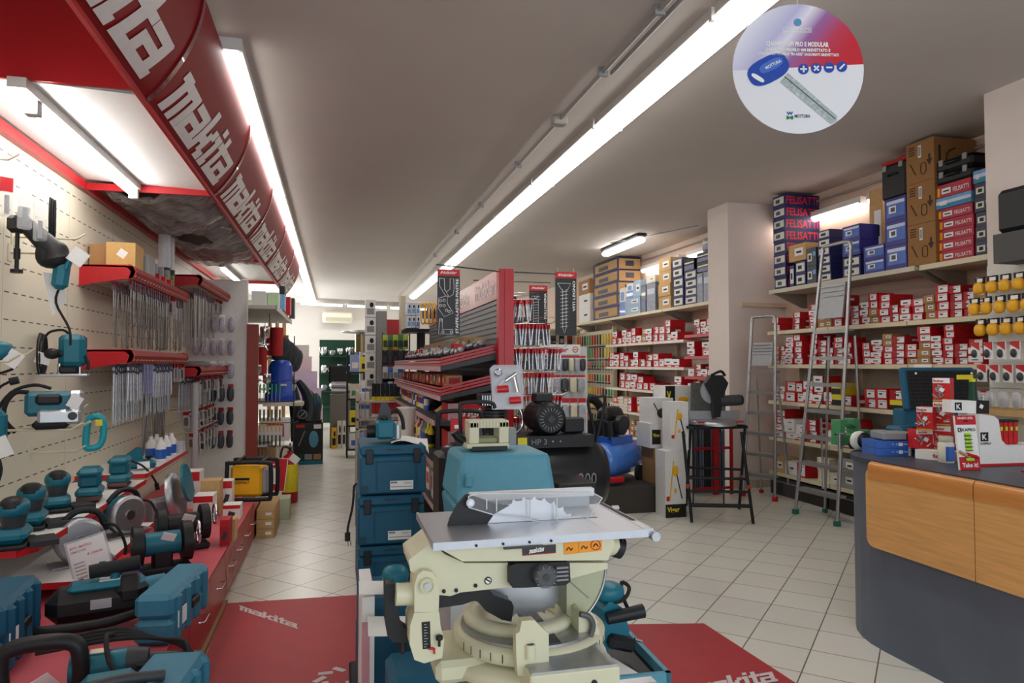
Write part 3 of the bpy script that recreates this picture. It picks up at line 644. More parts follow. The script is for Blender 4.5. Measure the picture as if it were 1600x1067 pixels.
# main cream arm
b = B(); arm = [(120, 425), (160, 395), (235, 335), (300, 395), (400, 440), (640, 440), (1120, 440), (1120, 470), (930, 520), (640, 560), (380, 588), (330, 606), (270, 600), (235, 560), (170, 505), (128, 480)]
b.prism(poly_px(arm, 1.58)[::-1], 1.555, 1.70, CREAMP); 
for x, y in ((455, 552), (296, 580), (358, 576)): b.lathe([(.0042, 0), (.0042, .006)], px3(x, y, 1.551, 1.58), INK, (0, 1, 0))
ar = part('cream_arm', b, bevel=.008)
b = B(); b.lathe([(.0085, 0), (.0085, .002)], px3(518, 528, 1.553, 1.58), INK, (0, 1, 0)); b.lathe([(.0062, 0), (.0062, .0022)], px3(518, 528, 1.5525, 1.58), PAPER, (0, 1, 0))
b.tube([px3(508, 520, 1.552, 1.58), px3(528, 532, 1.552, 1.58)], .0016, INK, 5)
b.build('arm_emblem', ar)
# motor end with clear round cover in a black frame
b = B(); b.prism(poly_px([(625, 452), (655, 440), (925, 432), (930, 530), (905, 548), (720, 560), (640, 562), (626, 545)], 1.56)[::-1], 1.53, 1.60, BLK)
mo = part('motor_frame', b, bevel=.006)
c = px3(790, 492, 1.5, 1.56)
b = B(); b.lathe([(.026, .03), (.0265, .012), (.024, .002), (.018, 0)], c, mat('smoked_clear', (120, 122, 126), .12, alpha=.5), (0, 1, 0), 32); b.lathe([(.019, 0), (.019, .01)], (c[0], 1.505, c[2]), BLK, (0, 1, 0)); b.lathe([(.008, 0), (.008, .006)], (c[0], 1.498, c[2]), DGREY, (0, 1, 0))
for q in range(10): a = q * .628; b.tube([(c[0] + .02 * math.cos(a), 1.5, c[2] + .02 * math.sin(a)), (c[0] + .026 * math.cos(a), 1.5, c[2] + .026 * math.sin(a))], .001, GREY, 5)
b.build('motor_cover', mo)
b = B()
for q in range(4): b.b2((c[0] + .03, 1.52, c[2] - .016 + q * .009), (c[0] + .058, 1.53, c[2] - .012 + q * .009), GREY)
b.build('motor_vents', mo)
# right hand cream blade guard (quarter round) and switch drum
b = B(); cc = P(600 + 800 / 3.263, 740 + 470 / 3.263, 1.63); qd = [(cc[0] + .05, cc[1] + .01), (cc[0] + .05, cc[1] - .12)]
b.prism([(cc[0] + .055, cc[1] - .005)] + [(cc[0] + .152 * math.cos(t), cc[1] + .152 * math.sin(t)) for t in [R(-3 - q * 5) for q in range(12)]] + [(cc[0] + .055, cc[1] - .11)], 1.60, 1.69, mat('olive_cream', (176, 178, 148), .4)); gd = part('blade_guard', b, bevel=.004)
b = B(); b.tube([(cc[0] + .154 * math.cos(t), 1.598, cc[1] + .154 * math.sin(t)) for t in [R(-3 - q * 5) for q in range(12)]], .003, STEEL, 6)
b.tube([(cc[0] + .06, 1.598, cc[1] - .03), (cc[0] + .11, 1.598, cc[1] - .075)], .0012, GREY, 5); b.build('guard_rim', gd)
b = B(); c = P(600 + 1195 / 3.263, 740 + 372 / 3.263, 1.6); b.cyl((c[0] - .035, 1.62, c[1]), (c[0] + .002, 1.62, c[1] + .001), .026, CREAMP, n=24); part('drum', b)
b = B(); b.cyl((c[0] + .0, 1.62, c[1] - .004), (c[0] + .016, 1.62, c[1] - .01), .026, BLK, n=24); b.tube([(c[0] + .01, 1.60, c[1] + .012), (c[0] + .022, 1.60, c[1] + .034)], .0025, BLK, 6); part('tension_knob', b)
# pivot bracket left, bolt and cross spokes
b = B(); b.prism(poly_px([(150, 560), (165, 505), (195, 480), (240, 488), (262, 520), (275, 600), (272, 690), (150, 692)], 1.55)[::-1], 1.53, 1.62, CREAMP); pv = part('pivot_bracket', b, bevel=.006)
c = px3(212, 552, 1.518, 1.55); b = B(); b.lathe([(.016, .012), (.016, 0), (.013, 0), (.013, .004)], c, CREAMP, (0, 1, 0), 24); b.lathe([(.0075, 0), (.0075, .01)], (c[0], 1.516, c[2]), STEEL, (0, 1, 0)); b.box((c[0], 1.524, c[2]), (.028, .006, .004), CREAMP); b.box((c[0], 1.524, c[2]), (.004, .006, .028), CREAMP); b.build('pivot_bolt', pv)
b = B(); a, c2 = px3(60, 615, 1.57, 1.57), px3(165, 612, 1.57, 1.57); b.cyl(a, c2, .024, CREAMP, n=24); part('pivot_cylinder', b)
# black loop handle at the far left
b = B(); hp = [(0, 562), (12, 552), (48, 552), (58, 600), (70, 690), (84, 760), (128, 790), (130, 842), (112, 850), (40, 846), (14, 812), (2, 740)]
b.prism(poly_px(hp, 1.6)[::-1], 1.585, 1.62, BLK); part('loop_handle', b, bevel=.007)
b = B(); b.box(px3(98, 860, 1.62, 1.6), (.018, .03, .06), BLK, bev=.006); part('handle_lug', b)
# scale arm under the pivot
b = B(); b.prism(poly_px([(150, 690), (275, 690), (282, 760), (300, 830), (290, 920), (200, 948), (150, 930), (125, 850), (128, 760)], 1.55)[::-1], 1.53, 1.63, CREAMP); sa = part('tilt_scale_arm', b, bevel=.01)
b = B(); pl = poly_px([(186, 740), (228, 735), (232, 872), (192, 875)], 1.55); b.add([(x, 1.5285, z) for x, z in pl], [(0, 3, 2, 1)], INK)
for q in range(9): a = P(600 + 198 / 3.263, 740 + (752 + q * 14) / 3.263, 1.55); b.b2((a[0], 1.527, a[1]), (a[0] + (.008 if q % 2 else .005), 1.528, a[1] + .0006), PAPER)
b.build('tilt_scale', sa)
b = B(); a = px3(232, 868, 1.524, 1.55); b.box(a, (.012, .004, .004), REDC); b.box(px3(248, 880, 1.524, 1.55), (.004, .004, .012), REDC); b.build('red_pointer', sa)
def knob(b, x, y, Y, r=.007):
    c = px3(x, y, Y, 1.55); b.cyl((c[0], Y, c[2] - .014), (c[0], Y, c[2]), r * .45, BLK, n=10); b.lathe([(r, 0), (r * 1.15, .003), (r * 1.1, .008), (r * .6, .01)], (c[0], Y, c[2]), BLK, n=10)
b = B(); knob(b, 272, 820, 1.52); knob(b, 757, 945, 1.45, .008); knob(b, 684, 862, 1.50, .006); part('locking_knobs', b)
# lower black guard lever
b = B(); b.prism(poly_px([(275, 605), (400, 592), (530, 580), (560, 620), (650, 650), (662, 680), (650, 755), (600, 745), (520, 700), (470, 645), (400, 668), (280, 685)], 1.6)[::-1], 1.60, 1.64, BLK); part('lower_guard_lever', b, bevel=.006)
# turntable base
TC = (.462, 1.66)
zb = .875
b = B(); b.lathe([(.175, 0), (.183, .01), (.183, .03), (.168, .036)], (TC[0], TC[1], zb - .036), CREAMP, n=48); base = part('turntable_rim', b)
b = B()
for q in range(16): a = R(200 + q * 9); b.box((TC[0] + .183 * math.cos(a), TC[1] + .183 * math.sin(a), zb - .018), (.002, .002, .018), DGREY)
b.build('rim_ticks', base)
b = B(); b.lathe([(.165, 0), (.165, .006)], (TC[0], TC[1], zb), ALU, n=48); part('turntable', b)
b = B(); b.lathe([(.10, 0), (.135, .0), (.137, .016), (.12, .024), (.10, .02), (.09, .002)], (TC[0] - .02, TC[1] + .02, zb + .006), CREAMP, n=40); part('rear_guard_ring', b)
b = B(); b.b2((TC[0] - .02, TC[1] - .16, zb + .006), (TC[0] + .03, TC[1] + .16, zb + .009), DGREY); part('kerf_board', b)
b = B(); b.lathe([(.19, 0), (.2, .006), (.19, .03), (.15, .036)], (TC[0] - .01, TC[1], .795), CREAMP, n=40); b.box((TC[0] - .05, TC[1], .815), (.38, .2, .05), CREAMP, bev=.012); part('saw_base', b)
# front fence blocks
b = B(); b.prism(poly_px([(660, 800), (680, 788), (690, 735), (752, 730), (826, 800), (828, 1010), (670, 1010), (662, 900)], 1.47)[::-1], 1.45, 1.475, CREAMP); fb = part('front_fence_block', b, bevel=.003)
b = B(); a = px3(733, 850, 1.44, 1.47); b.cyl((a[0], 1.45, a[2] - .03), (a[0], 1.45, a[2]), .012, CREAMP, n=16); b.cyl((a[0], 1.45, a[2]), (a[0], 1.45, a[2] + .001), .008, DGREY, n=16); b.build('clamp_socket', fb)
b = B(); bx0, bz1 = P(600 + 745 / 3.263, 740 + 985 / 3.263, 1.40); bx1, _ = P(600 + 1205 / 3.263, 740 + 950 / 3.263, 1.40)
b.b2((bx0, 1.40, .78), (bx1, 1.56, .862), CREAMP); fr = part('front_base_box', b, bevel=.004)
b = B(); b.b2((bx0 + .004, 1.404, .862), (bx1 - .004, 1.556, .866), ALU); a = P(600 + 918 / 3.263, 740 + 885 / 3.263, 1.55); b.build('base_plate', fr)
b = B(); b.lathe([(.013, 0), (.013, .0008)], (.56, 1.53, .8662), PAPER, n=20); b.lathe([(.0095, 0), (.0095, .0004)], (.56, 1.53, .8672), REDC, n=20); b.lathe([(.0075, 0), (.0075, .0004)], (.56, 1.53, .8678), PAPER, n=20); b.build('round_sticker', fr)
b = B(); b.lathe([(.006, 0), (.006, .004)], (P(600 + 1058 / 3.263, 0, 1.4)[0], 1.396, .835), INK, (0, 1, 0), 14); b.build('base_screw', fr)
b = B(); b.prism(poly_px([(985, 700), (1000, 690), (1060, 730), (1090, 790), (1085, 860), (1060, 890), (985, 870)], 1.56)[::-1], 1.55, 1.60, CREAMP); ps = part('index_arc', b, bevel=.004)
b = B(); a, c = px3(985, 700, 1.54, 1.56), px3(1050, 760, 1.54, 1.56); b.tube([a, px3(1030, 715, 1.54, 1.56), c, px3(1030, 830, 1.54, 1.56)], .007, mat('scale_band', (90, 92, 90), .3), 8); b.build('index_scale', ps)
# saw stand
st = thing('saw_stand', 'grey steel stand carrying the mitre saw', 'stand', (.46, 1.62, 0))
b = B(); b.box((.05, -.12, .765), (.42, .04, .03), mat('stand_silver', (196, 196, 200), .35, .7), bev=.006); b.box((.03, .1, .765), (.38, .04, .03), MATS['stand_silver'], bev=.006); b.build('rail', st)
for sx in (-1, 1):
    for sy in (-1, 1): B().cyl((sx * .17, sy * .1, .76), (sx * .24, sy * .14, 0), .014, MATS['stand_silver'], n=10).build('leg', st)

# teal sander with long black grip lying on an open case at the right of the saw
v = aZ(975, 1000, .66); t = thing('open_tool_case', 'open black case with pale blue rim beside the saw stand on the right', 'tool case', (v.x - .085, v.y - .02, 0), -.05)
b = B(); b.b2((-.16, -.14, .02), (.15, .22, .6), BLK); b.b2((-.165, -.145, .0), (.155, .225, .3), mat('case_dark_red', (96, 26, 30), .5)); b.build('case_body', t)
b = B()
for p, q in (((-.17, -.15), (.16, -.135)), ((-.17, .22), (.16, .235)), ((-.17, -.15), (-.155, .235)), ((.145, -.15), (.16, .235))): b.b2((p[0], p[1], .6), (q[0], q[1], .63), TEALL)
b.build('blue_rim', t); B().box((.02, -.06, .61), (.09, .12, .01), PAPER, rot=(0, 0, .3)).build('leaflet', t)
v2 = aZ(962, 972, .72); t = thing('polisher', 'teal polisher with black side grip resting on the open case right of the saw', 'power tool', (v2.x, v2.y + .03, .64), .1)
b = B(); b.prism([(-.05, -.0), (.03, -.0), (.045, .05), (.02, .12), (-.02, .15), (-.045, .12)], -.03, .04, TEAL); b.build('body', t, bevel=.012); b = B(); b.ell((-.015, 0, .165), (.05, .045, .028), TEAL, 16, 10, .8); b.build('palm_grip', t)
b = B(); b.cyl((-.04, -.045, .10), (.075, -.06, .115), .017, BLK, n=16, r1=.021); b.build('side_grip', t); b = B(); b.tube([(-.04, 0, .15), (0, -.03, .14), (.04, -.02, .15), (.06, 0, .17), (.045, .02, .18), (.04, .0, .14), (.06, -.01, .09)], .006, RUB, 7); b.build('lead', t)
b = B(); b.box((.01, -.03, .02), (.09, .06, .04), BLK, rot=(0, .3, 0), bev=.01); b.cyl((.05, -.05, .03), (.075, -.05, .02), .005, CHROME); b.build('switch_block', t)
# ================================================================ counter with wooden front
DK = mat('counter_charcoal', (92, 100, 114), .5, var=.16, scale=3, bump=.03)
def lz(x, y, Z): v = aZ(x, y, Z); return (v.x, v.y)
ct = thing('shop_counter', 'charcoal shop counter with rounded end and honey wood front panel', 'counter', (2.8, 0, 0))
out = [(0, -.6), (0, 3.12)] + [(.42 - .42 * math.cos(a), 3.12 + .5 * math.sin(a)) for a in [R(12 * k) for k in range(1, 8)]] + [(.75, 3.66), (.95, 3.66), (1.3, 3.6), (1.3, 2.9), (.95, 2.9), (.95, -.6)]
b = B(); b.prism(out, 0, .962, DK, 'z'); b.build('counter_body', ct)
b = B(); b.prism([(x - .012 if x < .4 else x, y + (.012 if y > 3.3 else 0)) for x, y in out], .963, .99, mat('counter_top_dark', (62, 68, 80), .42, var=.1, scale=5), 'z'); b.build('counter_top', ct, bevel=.004)
def wood_panel(y0, y1, round_end, label=None):
    r = .05; pts = []
    z0, z1 = .535, .955
    if round_end:
        for cx, cz, a0 in ((y1 - r, z0 + r, -90), (y1 - r, z1 - r, 0)):
            for k in range(7): a = R(a0 + 15 * k); pts.append((cx + r * math.cos(a), cz + r * math.sin(a)))
        pts += [(y0, z1), (y0, z0)]
    else: pts = [(y0, z0), (y1, z0), (y1, z1), (y0, z1)]
    b = B(); b.prism(pts, -.03, -.001, WOOD, 'x'); o = b.build('wood_panel', ct, bevel=.006)
    n = 8; q = [(-.001, .955)] + [(-.001 - .032 * math.sin(R(90 * k / n)), .955 + .03 * math.cos(R(90 * k / n)) - .0) for k in range(n + 1)] + [(-.033, .90), (-.001, .90)]
    b = B(); b.prism([(x, z) for x, z in q], y0, y1 - (.02 if round_end else 0), mat('wood_moulding', (206, 140, 76), .3, var=.14, scale=6, stretch=(9, .8, 9)), 'y'); b.build('rounded_moulding', o)
wood_panel(2.545, 3.2, True); wood_panel(1.7, 2.54, False); wood_panel(.6, 1.695, False)

# ================================================================ things on the counter
ZT = .991
def at(px, py, z=ZT): return aZ(px, py, z)
# green bench clamp
v = at(1312, 694); t = thing('bench_clamp', 'green cast bench clamp block on the counter end by the ladder', 'clamp', (v.x + .02, v.y - .03, ZT + .001), .05)
b = B(); b.prism([(-.075, 0), (.075, 0), (.085, .06), (.075, .075), (.075, .165), (.03, .165), (.03, .125), (.045, .115), (.045, .06), (-.04, .06), (-.04, .115), (-.02, .125), (-.02, .16), (-.075, .16)], -.04, .04, GREEN); b.build('jaw_body', t, bevel=.005)
b = B(); b.b2((.07, -.03, .03), (.19, .03, .09), GREEN); b.cyl((.19, 0, .06), (.24, 0, .06), .015, STEEL); b.build('slide', t, bevel=.004)
b = B(); b.cyl((-.1, -.06, -.02), (-.1, -.06, .075), .012, STEEL); b.cyl((-.13, -.06, .075), (-.07, -.06, .075), .008, CHROME); b.build('handle', t)
# angle grinder on its coiled lead
v = at(1345, 703); t = thing('angle_grinder', 'teal angle grinder with white guard lying on coiled black lead on counter', 'power tool', (v.x, v.y, ZT), -.1)
b = B()
for q in range(4): b.tube([(.05 + (.09 + q * .006) * math.cos(k * .63), .03 + .06 * math.sin(k * .63), .009 + q * .009) for k in range(10)], .005, RUB, 6, closed=True, k=3)
b.build('coiled_lead', t)
b = B(); b.cyl((.02, 0, .065), (.17, .02, .06), .026, TEAL, n=14); b.build('body', t); b = B(); b.cyl((-.04, -.02, .062), (.02, 0, .066), .034, ALU, n=16, r1=.03); b.build('gear_head', t)
b = B(); b.lathe([(.045, 0), (.05, .008), (.02, .02)], (-.005, -.035, .06), BLK, (0, -1, 0)); b.lathe([(.012, 0), (.01, .008)], (-.005, -.058, .06), STEEL, (0, -1, 0)); b.build('backing_pad', t)
b = B(); b.lathe([(.055, 0), (.058, .02), (.04, .024)], (-.03, -.02, .06), mat('guard_white', (222, 222, 216), .5), (0, -1, 0), 16); b.build('guard', t)
# blue boxes and grey case and teal case
def flat_box(name, lab, cat, pxl, pxr, py, h, m, d=.22, grp=None, z=ZT, rz=0.0):
    a, c = at(pxl, py, z), at(pxr, py, z); o = thing(name, lab, cat, ((a.x + c.x) / 2, (a.y + c.y) / 2, z), math.atan2(c.y - a.y, c.x - a.x) + rz, grp)
    w_ = (c - a).length; b = B(); b.b2((-w_ / 2, 0, 0), (w_ / 2, d, h), m); return o, w_, b
for k in (0, 1):
    o, w_, b = flat_box('flat_blue_box', ['lower flat blue box under the grey case on the counter', 'upper flat blue box under the grey case on the counter'][k], 'box', 1369, 1424, 712, .041, BLUE, .16, 'flat blue boxes on the counter', ZT)
    o.location.z = ZT + .0425 * k; b.build('carton', o)
    b = B(); b.b2((w_ * .14, -.001, .012), (w_ * .26, 0, .03), PAPER); b.b2((w_ * .28, -.001, .02), (w_ * .4, 0, .023), PAPER); b.b2((w_ * .42, -.0012, 0), (w_ * .5, 0, .041), PAPER)
    for q in (0, 1): b.lathe([(.006, 0), (.006, .001)], (-w_ * .02 + q * .022, -.001, .021), SKYB, (0, 1, 0), 10)
    b.build('print', o)
o, w_, b = flat_box('grey_tool_case', 'slim grey plastic case with black latch on the blue boxes', 'tool case', 1381, 1432, 712, .04, GREY, .15); o.location.z = ZT + .088; b.build('shell', o, bevel=.006)
B().b2((w_ * .2, -.006, .004), (w_ * .5, .1, .036), BLK).build('latch', o)
v = aZ(1374, 700); 
t = thing('teal_tool_case', 'long teal power tool case behind the grey case on the counter', 'tool case', (3.28, 3.38, ZT), -.16)
b = B(); b.box((.12, .06, .075), (.46, .15, .15), TEALC, bev=.018); b.build('shell', t)
b = B(); b.box((-.02, .02, .085), (.05, .08, .13), BLK, bev=.01); b.build('latch', t)
b = B(); b.b2((.08, -.019, .05), (.34, -.016, .1), PAPER); b.b2((.09, -.021, .085), (.14, -.0165, .095), REDC); 
for q in range(9): b.b2((.15 + q * .02, -.021, .055), (.158 + q * .02, -.0165, .078), INK)
b.text('MT', (.1, -.021, .056), (.04, 0, 0), (0, 0, .02), INK, .03); b.build('front_label', t)
# fischer carton tower
FRW = mat('carton_red', (206, 30, 36), .45)
def fis(pxl, pxr, py0, py1, zbase, lab, d=.09, Y=None, tray=False):
    """display carton of plugs: red frame with clear window, white header"""
    a = at(pxl, py1, zbase); c = at(pxr, py1, zbase); w_ = (c - a).length; D = a.y
    hgt = abs(aY(pxl, py0, a.y).z - zbase)
    t = thing('plug_carton', lab, 'carton', ((a.x + c.x) / 2, (a.y + c.y) / 2, zbase), math.atan2(c.y - a.y, c.x - a.x), 'red and white plug display cartons on the counter')
    b = B(); b.b2((-w_ / 2, .004, 0), (w_ / 2, d, hgt), FRW); b.b2((-w_ / 2, 0, hgt * .78), (w_ / 2, .004, hgt), PAPER); b.b2((-w_ / 2, .0, 0), (-w_ * .36, .004, hgt * .78), FRW); b.b2((w_ * .2, .0, 0), (w_ / 2, .004, hgt * .78), FRW); b.build('carton', t)
    b = B(); b.text('fischer', (-w_ * .45, -.0012, hgt * .83), (w_ * .62, 0, 0), (0, 0, hgt * .11), REDC, .03); b.build('lettering', t)
    b = B(); rg = random.Random(lab)
    for q in range(9): p0 = Vector((rg.uniform(-w_ * .33, w_ * .15), .002, rg.uniform(.01, hgt * .7))); an = rg.uniform(0, 3.1); b.cyl(p0, p0 + Vector((.028 * math.cos(an), 0, .028 * math.sin(an))), .0045, GREY if q % 2 else STEEL, n=6)
    b.build('plugs', t, loc=(0, 0, 0)); tag(t.children[-1], kind='stuff')
    B().box((w_ * .05, -.004, hgt * .5), (w_ * .28, .001, w_ * .25), PAPER, rot=(0, .5, 0)).build('price_tag', t)
    return t
a = at(1430, 716); c = at(1487, 722); t = thing('cardboard_tray', 'white cardboard tray under the red plug cartons on the counter', 'tray', ((a.x + c.x) / 2, (a.y + c.y) / 2, ZT), math.atan2(c.y - a.y, c.x - a.x)); w_ = (c - a).length
b = B(); b.b2((-w_ / 2, 0, 0), (w_ / 2, .12, .05), WHITE); b.build('tray', t); b = B(); b.text('fischer', (0, -.002, .014), (w_ * .4, 0, 0), (0, 0, .02), REDC, .03); b.build('lettering', t)
zb_ = ZT + .051
fis(1433, 1458, 672, 701, zb_, 'bottom left red plug carton of the counter tower')
z1 = zb_ + abs(aY(1433, 672, at(1433, 701, zb_).y).z - zb_) + .002
for (xl, xr, n, lab0) in ((1433, 1458, 2, 'left'), (1459, 1486, 3, 'right')):
    a0 = at(xl, 701, zb_); c0 = at(xr, 703, zb_); w_ = (c0 - a0).length
    for k in range(n):
        if xl == 1433 and k == 0: zz = z1; lv = 'upper'
        elif xl == 1433: continue
        else: zz = zb_ + k * .128 + .002 * k; lv = ['lowest', 'middle', 'top'][k]
        t = thing('plug_carton', '%s red plug carton in the %s column of the counter tower' % (lv, lab0), 'carton', ((a0.x + c0.x) / 2, (a0.y + c0.y) / 2, zz), math.atan2(c0.y - a0.y, c0.x - a0.x), 'red and white plug display cartons on the counter'); hgt = .126
        b = B(); b.b2((-w_ / 2, .004, 0), (w_ / 2, .09, hgt), FRW); b.b2((-w_ / 2, 0, hgt * .78), (w_ / 2, .004, hgt), PAPER); b.b2((-w_ / 2, .0, 0), (-w_ * .36, .004, hgt * .78), FRW); b.b2((w_ * .2, .0, 0), (w_ / 2, .004, hgt * .78), FRW); b.b2((-w_ / 2, -.001, 0), (w_ / 2, 0, .008), mat('carton_yellow_band', (214, 160, 50), .5)); b.build('carton', t)
        b = B(); b.text('fischer', (-w_ * .45, -.0022, hgt * .83), (w_ * .62, 0, 0), (0, 0, hgt * .11), REDC, .03); b.build('lettering', t)
        b = B(); rg = random.Random(k + n * 7)
        for q in range(10): p0 = Vector((rg.uniform(-w_ * .33, w_ * .12), .002, rg.uniform(.01, hgt * .65))); an = rg.uniform(0, 3.1); b.cyl(p0, p0 + Vector((.028 * math.cos(an), 0, .028 * math.sin(an))), .0045, GREY if q % 2 else STEEL, n=6)
        tag(b.build('plugs', t), kind='stuff')
        B().box((w_ * .05, -.004, hgt * .5), (w_ * .28, .001, w_ * .25), PAPER, rot=(0, .5, 0)).build('price_tag', t)
# white sealant tub
v = at(1476, 722); t = thing('sealant_tub', 'white plastic tub with blue label on the counter front edge', 'tub', (v.x, v.y - .01, ZT))
b = B(); b.lathe([(.036, 0), (.038, .004), (.038, .1), (.03, .108)], (0, 0, 0), mat('tub_white', (218, 216, 200), .4), n=24); b.build('tub', t)
b = B(); b.lathe([(.033, .108), (.034, .135), (.02, .138)], (0, 0, 0), mat('lid_translucent', (196, 196, 180), .3, alpha=.8), n=24); b.build('lid', t)
b = B(); P2 = [(.0386 * math.sin(a), -.0386 * math.cos(a)) for a in [R(-48 + 12 * k) for k in range(8)]]; b.add([(x, y, .01) for x, y in P2] + [(x, y, .085) for x, y in P2], [(i, i + 1, i + 9, i + 8) for i in range(7)], BLUE); b.build('label_band', t)
# level blister card
v = at(1511, 733); t = thing('level_blister_card', 'upright white and red card with green level vials reading Take it', 'display card', (v.x, v.y - .02, ZT), -.05, rot=(R(-6), 0, -.05))
hw = .058; hh = .262
b = B(); b.b2((-hw, 0, 0), (hw, .012, hh), PAPER); b.build('card', t)
b = B(); b.b2((-hw, -.001, 0), (hw, 0, .062), REDC); b.build('red_foot_band', t); b = B(); b.b2((-hw, -.001, hh - .045), (hw, 0, hh), REDC); b.text('HANDY LEVEL', (-hw * .8, -.002, hh - .018), (hw * 1.55, 0, 0), (0, 0, .011), PAPER, .02); b.b2((-.014, -.002, hh - .03), (.014, -.001, hh - .024), INK); b.build('red_header_band', t)
b = B(); b.text('Take it!', (-hw * .8, -.003, .012), (hw * 1.55, 0, 0), (0, 0, .022), PAPER, .03); b.build('slogan', t)
b = B(); b.b2((-hw * .86, -.002, .182), (-hw * .5, -.001, .203), INK); b.text('K', (-hw * .8, -.003, .185), (.012, 0, 0), (0, 0, .014), PAPER, .03); b.text('KAPRO', (-hw * .44, -.002, .185), (hw * 1.3, 0, 0), (0, 0, .015), INK, .02); b.build('emblem', t)
b = B(); VG = mat('vial_green', (178, 224, 60), .25)
for q in range(5): b.box((0, -.005, .1 + q * .018), (.034, .012, .013), VG, bev=.003); b.box((0, -.006, .1 + q * .018 - .0085), (.036, .013, .003), BLK)
b.build('level_vials', t); b = B(); b.box((0, -.005, .05), (.046, .01, .016), VG, bev=.003); b.build('lower_vial', t)
b = B(); b.tube([(-hw, -.004, .09), (-.03, -.006, .075), (0, -.006, .062)], .008, mat('hand_print', (196, 150, 120), .6), 8); b.tube([(-.02, -.009, .075), (.035, -.009, .06)], .009, REDC, 8); b.build('hand_picture', t)
# big white display box
t = thing('display_box', 'large white counter display box with black K emblem holding red levels', 'display box', (3.18, 2.60, ZT), -.06)
v0 = at(1540, 730)
t.location = (v0.x, v0.y + .03, ZT)
b = B(); b.prism([(0, 0), (.4, 0), (.4, .1), (.16, .1), (.13, .13), (.115, .23), (.09, .25), (0, .262)], .0, .13, WHITE); b.build('carton', t)
b = B(); b.b2((0, -.001, 0), (.4, 0, .012), REDC); b.build('red_band', t)
b = B(); b.b2((.005, -.002, .125), (.05, -.001, .17), INK); b.text('K', (.013, -.003, .133), (.028, 0, 0), (0, 0, .028), PAPER, .03); b.text('KAPRO', (.005, -.002, .108), (.06, 0, 0), (0, 0, .012), INK, .02); b.build('emblem', t)
b = B(); b.box((-.02, .1, .295), (.15, .06, .065), WHITE, rot=(0, .05, 0)); b.build('raised_flap', t)
b = B(); b.b2((-.075, .068, .277), (-.035, .0695, .317), INK); b.text('K', (-.068, .067, .283), (.026, 0, 0), (0, 0, .026), PAPER, .03); b.build('flap_emblem', t); b = B(); b.box((.09, .1, .292), (.075, .066, .068), INK, rot=(0, .05, 0)); b.box((.08, .066, .295), (.02, .001, .02), PAPER, rot=(0, .5, 0)); b.build('black_flap_end', t)
for q in range(4):
    o = thing('spirit_level', 'red torpedo level standing in the white display box, %s from the left' % ORD[q], 'level', (v0.x + .18 + q * .03, v0.y + .09 - q * .002, ZT + .101), -.06, 'red levels in the display box')
    B().box((0, 0, .06), (.026, .05, .12), REDC, bev=.004).build('frame', o); B().box((0, -.026, .08), (.012, .004, .02), VG).build('vial', o); B().box((0, 0, .118), (.028, .052, .012), BLK).build('end_cap', o)
v = at(1590, 735); b = B(); b.box((v.x + .06, v.y - .12, ZT + .003), (.2, .14, .004), REDC, rot=(0, 0, -.5)); b.box((v.x + .05, v.y - .115, ZT + .0062), (.12, .1, .001), PAPER, rot=(0, 0, -.5)); tag(b.build('leaflet'), 'red leaflet lying flat on the counter beside the white display box', 'leaflet')
# open foam-lined case lid, tools behind the cartons
v = at(1432, 690); t = thing('foam_lined_case', 'open teal case with black egg-crate foam lid behind the plug cartons', 'tool case', (v.x + .12, v.y + .22, ZT), -.12)
b = B(); b.box((.26, .0, .34), (.56, .05, .3), TEALC, rot=(R(-8), 0, 0), bev=.012); b.box((.26, .05, .1), (.56, .12, .2), TEALC, bev=.012); b.build('lid_shell', t)
b = B(); n = 0
F = mat('egg_foam', (38, 36, 38), .9)
V = []; nx, nz = 40, 22
for j in range(nz + 1):
    for i in range(nx + 1): V.append((.01 + .5 * i / nx, -.028 - .006 * ((i % 2) + (j % 2)) + (.14 * (.5 - j / nz)) * -.28, .2 + .27 * j / nz))
b.add(V, [(j * (nx + 1) + i, j * (nx + 1) + i + 1, (j + 1) * (nx + 1) + i + 1, (j + 1) * (nx + 1) + i) for j in range(nz) for i in range(nx)], F); b.build('foam', t)
b = B(); b.lathe([(.008, 0), (.008, .004)], (.045, -.06, .45), PAPER, (0, 1, 0), 10); b.lathe([(.008, 0), (.008, .004)], (.47, -.06, .45), PAPER, (0, 1, 0), 10); b.build('foam_clips', t)
o, w_, b = flat_box('caulking_gun', 'dark green tool standing with yellow tape behind the white display box', 'tool', 1530, 1545, 700, .0, DGREEN)
bpy.data.objects.remove(o)
v = at(1538, 700); t = thing('hedge_shears', 'green cone shaped tool with yellow band behind the display box', 'tool', (v.x + .14, v.y + .2, ZT))
B().cyl((0, 0, 0), (0, 0, .4), .045, DGREEN, r1=.02, n=12).build('body', t); B().cyl((0, 0, .33), (0, 0, .42), .022, YEL2, r1=.018, n=12).build('yellow_band', t); B().box((-.06, 0, .43), (.12, .01, .03), YEL2).build('yellow_strip', t)
t = thing('notice_sheet', 'white paper sheet hanging from the second right shelf edge', 'paper', (4.94, 5.02, 1.3)); v = aX(1441, 600, 4.94); t.location = (4.945, v.y, 1.27)
B().box((0, 0, .12), (.002, .19, .23), PAPER, rot=(0, .03, 0)).build('sheet', t)

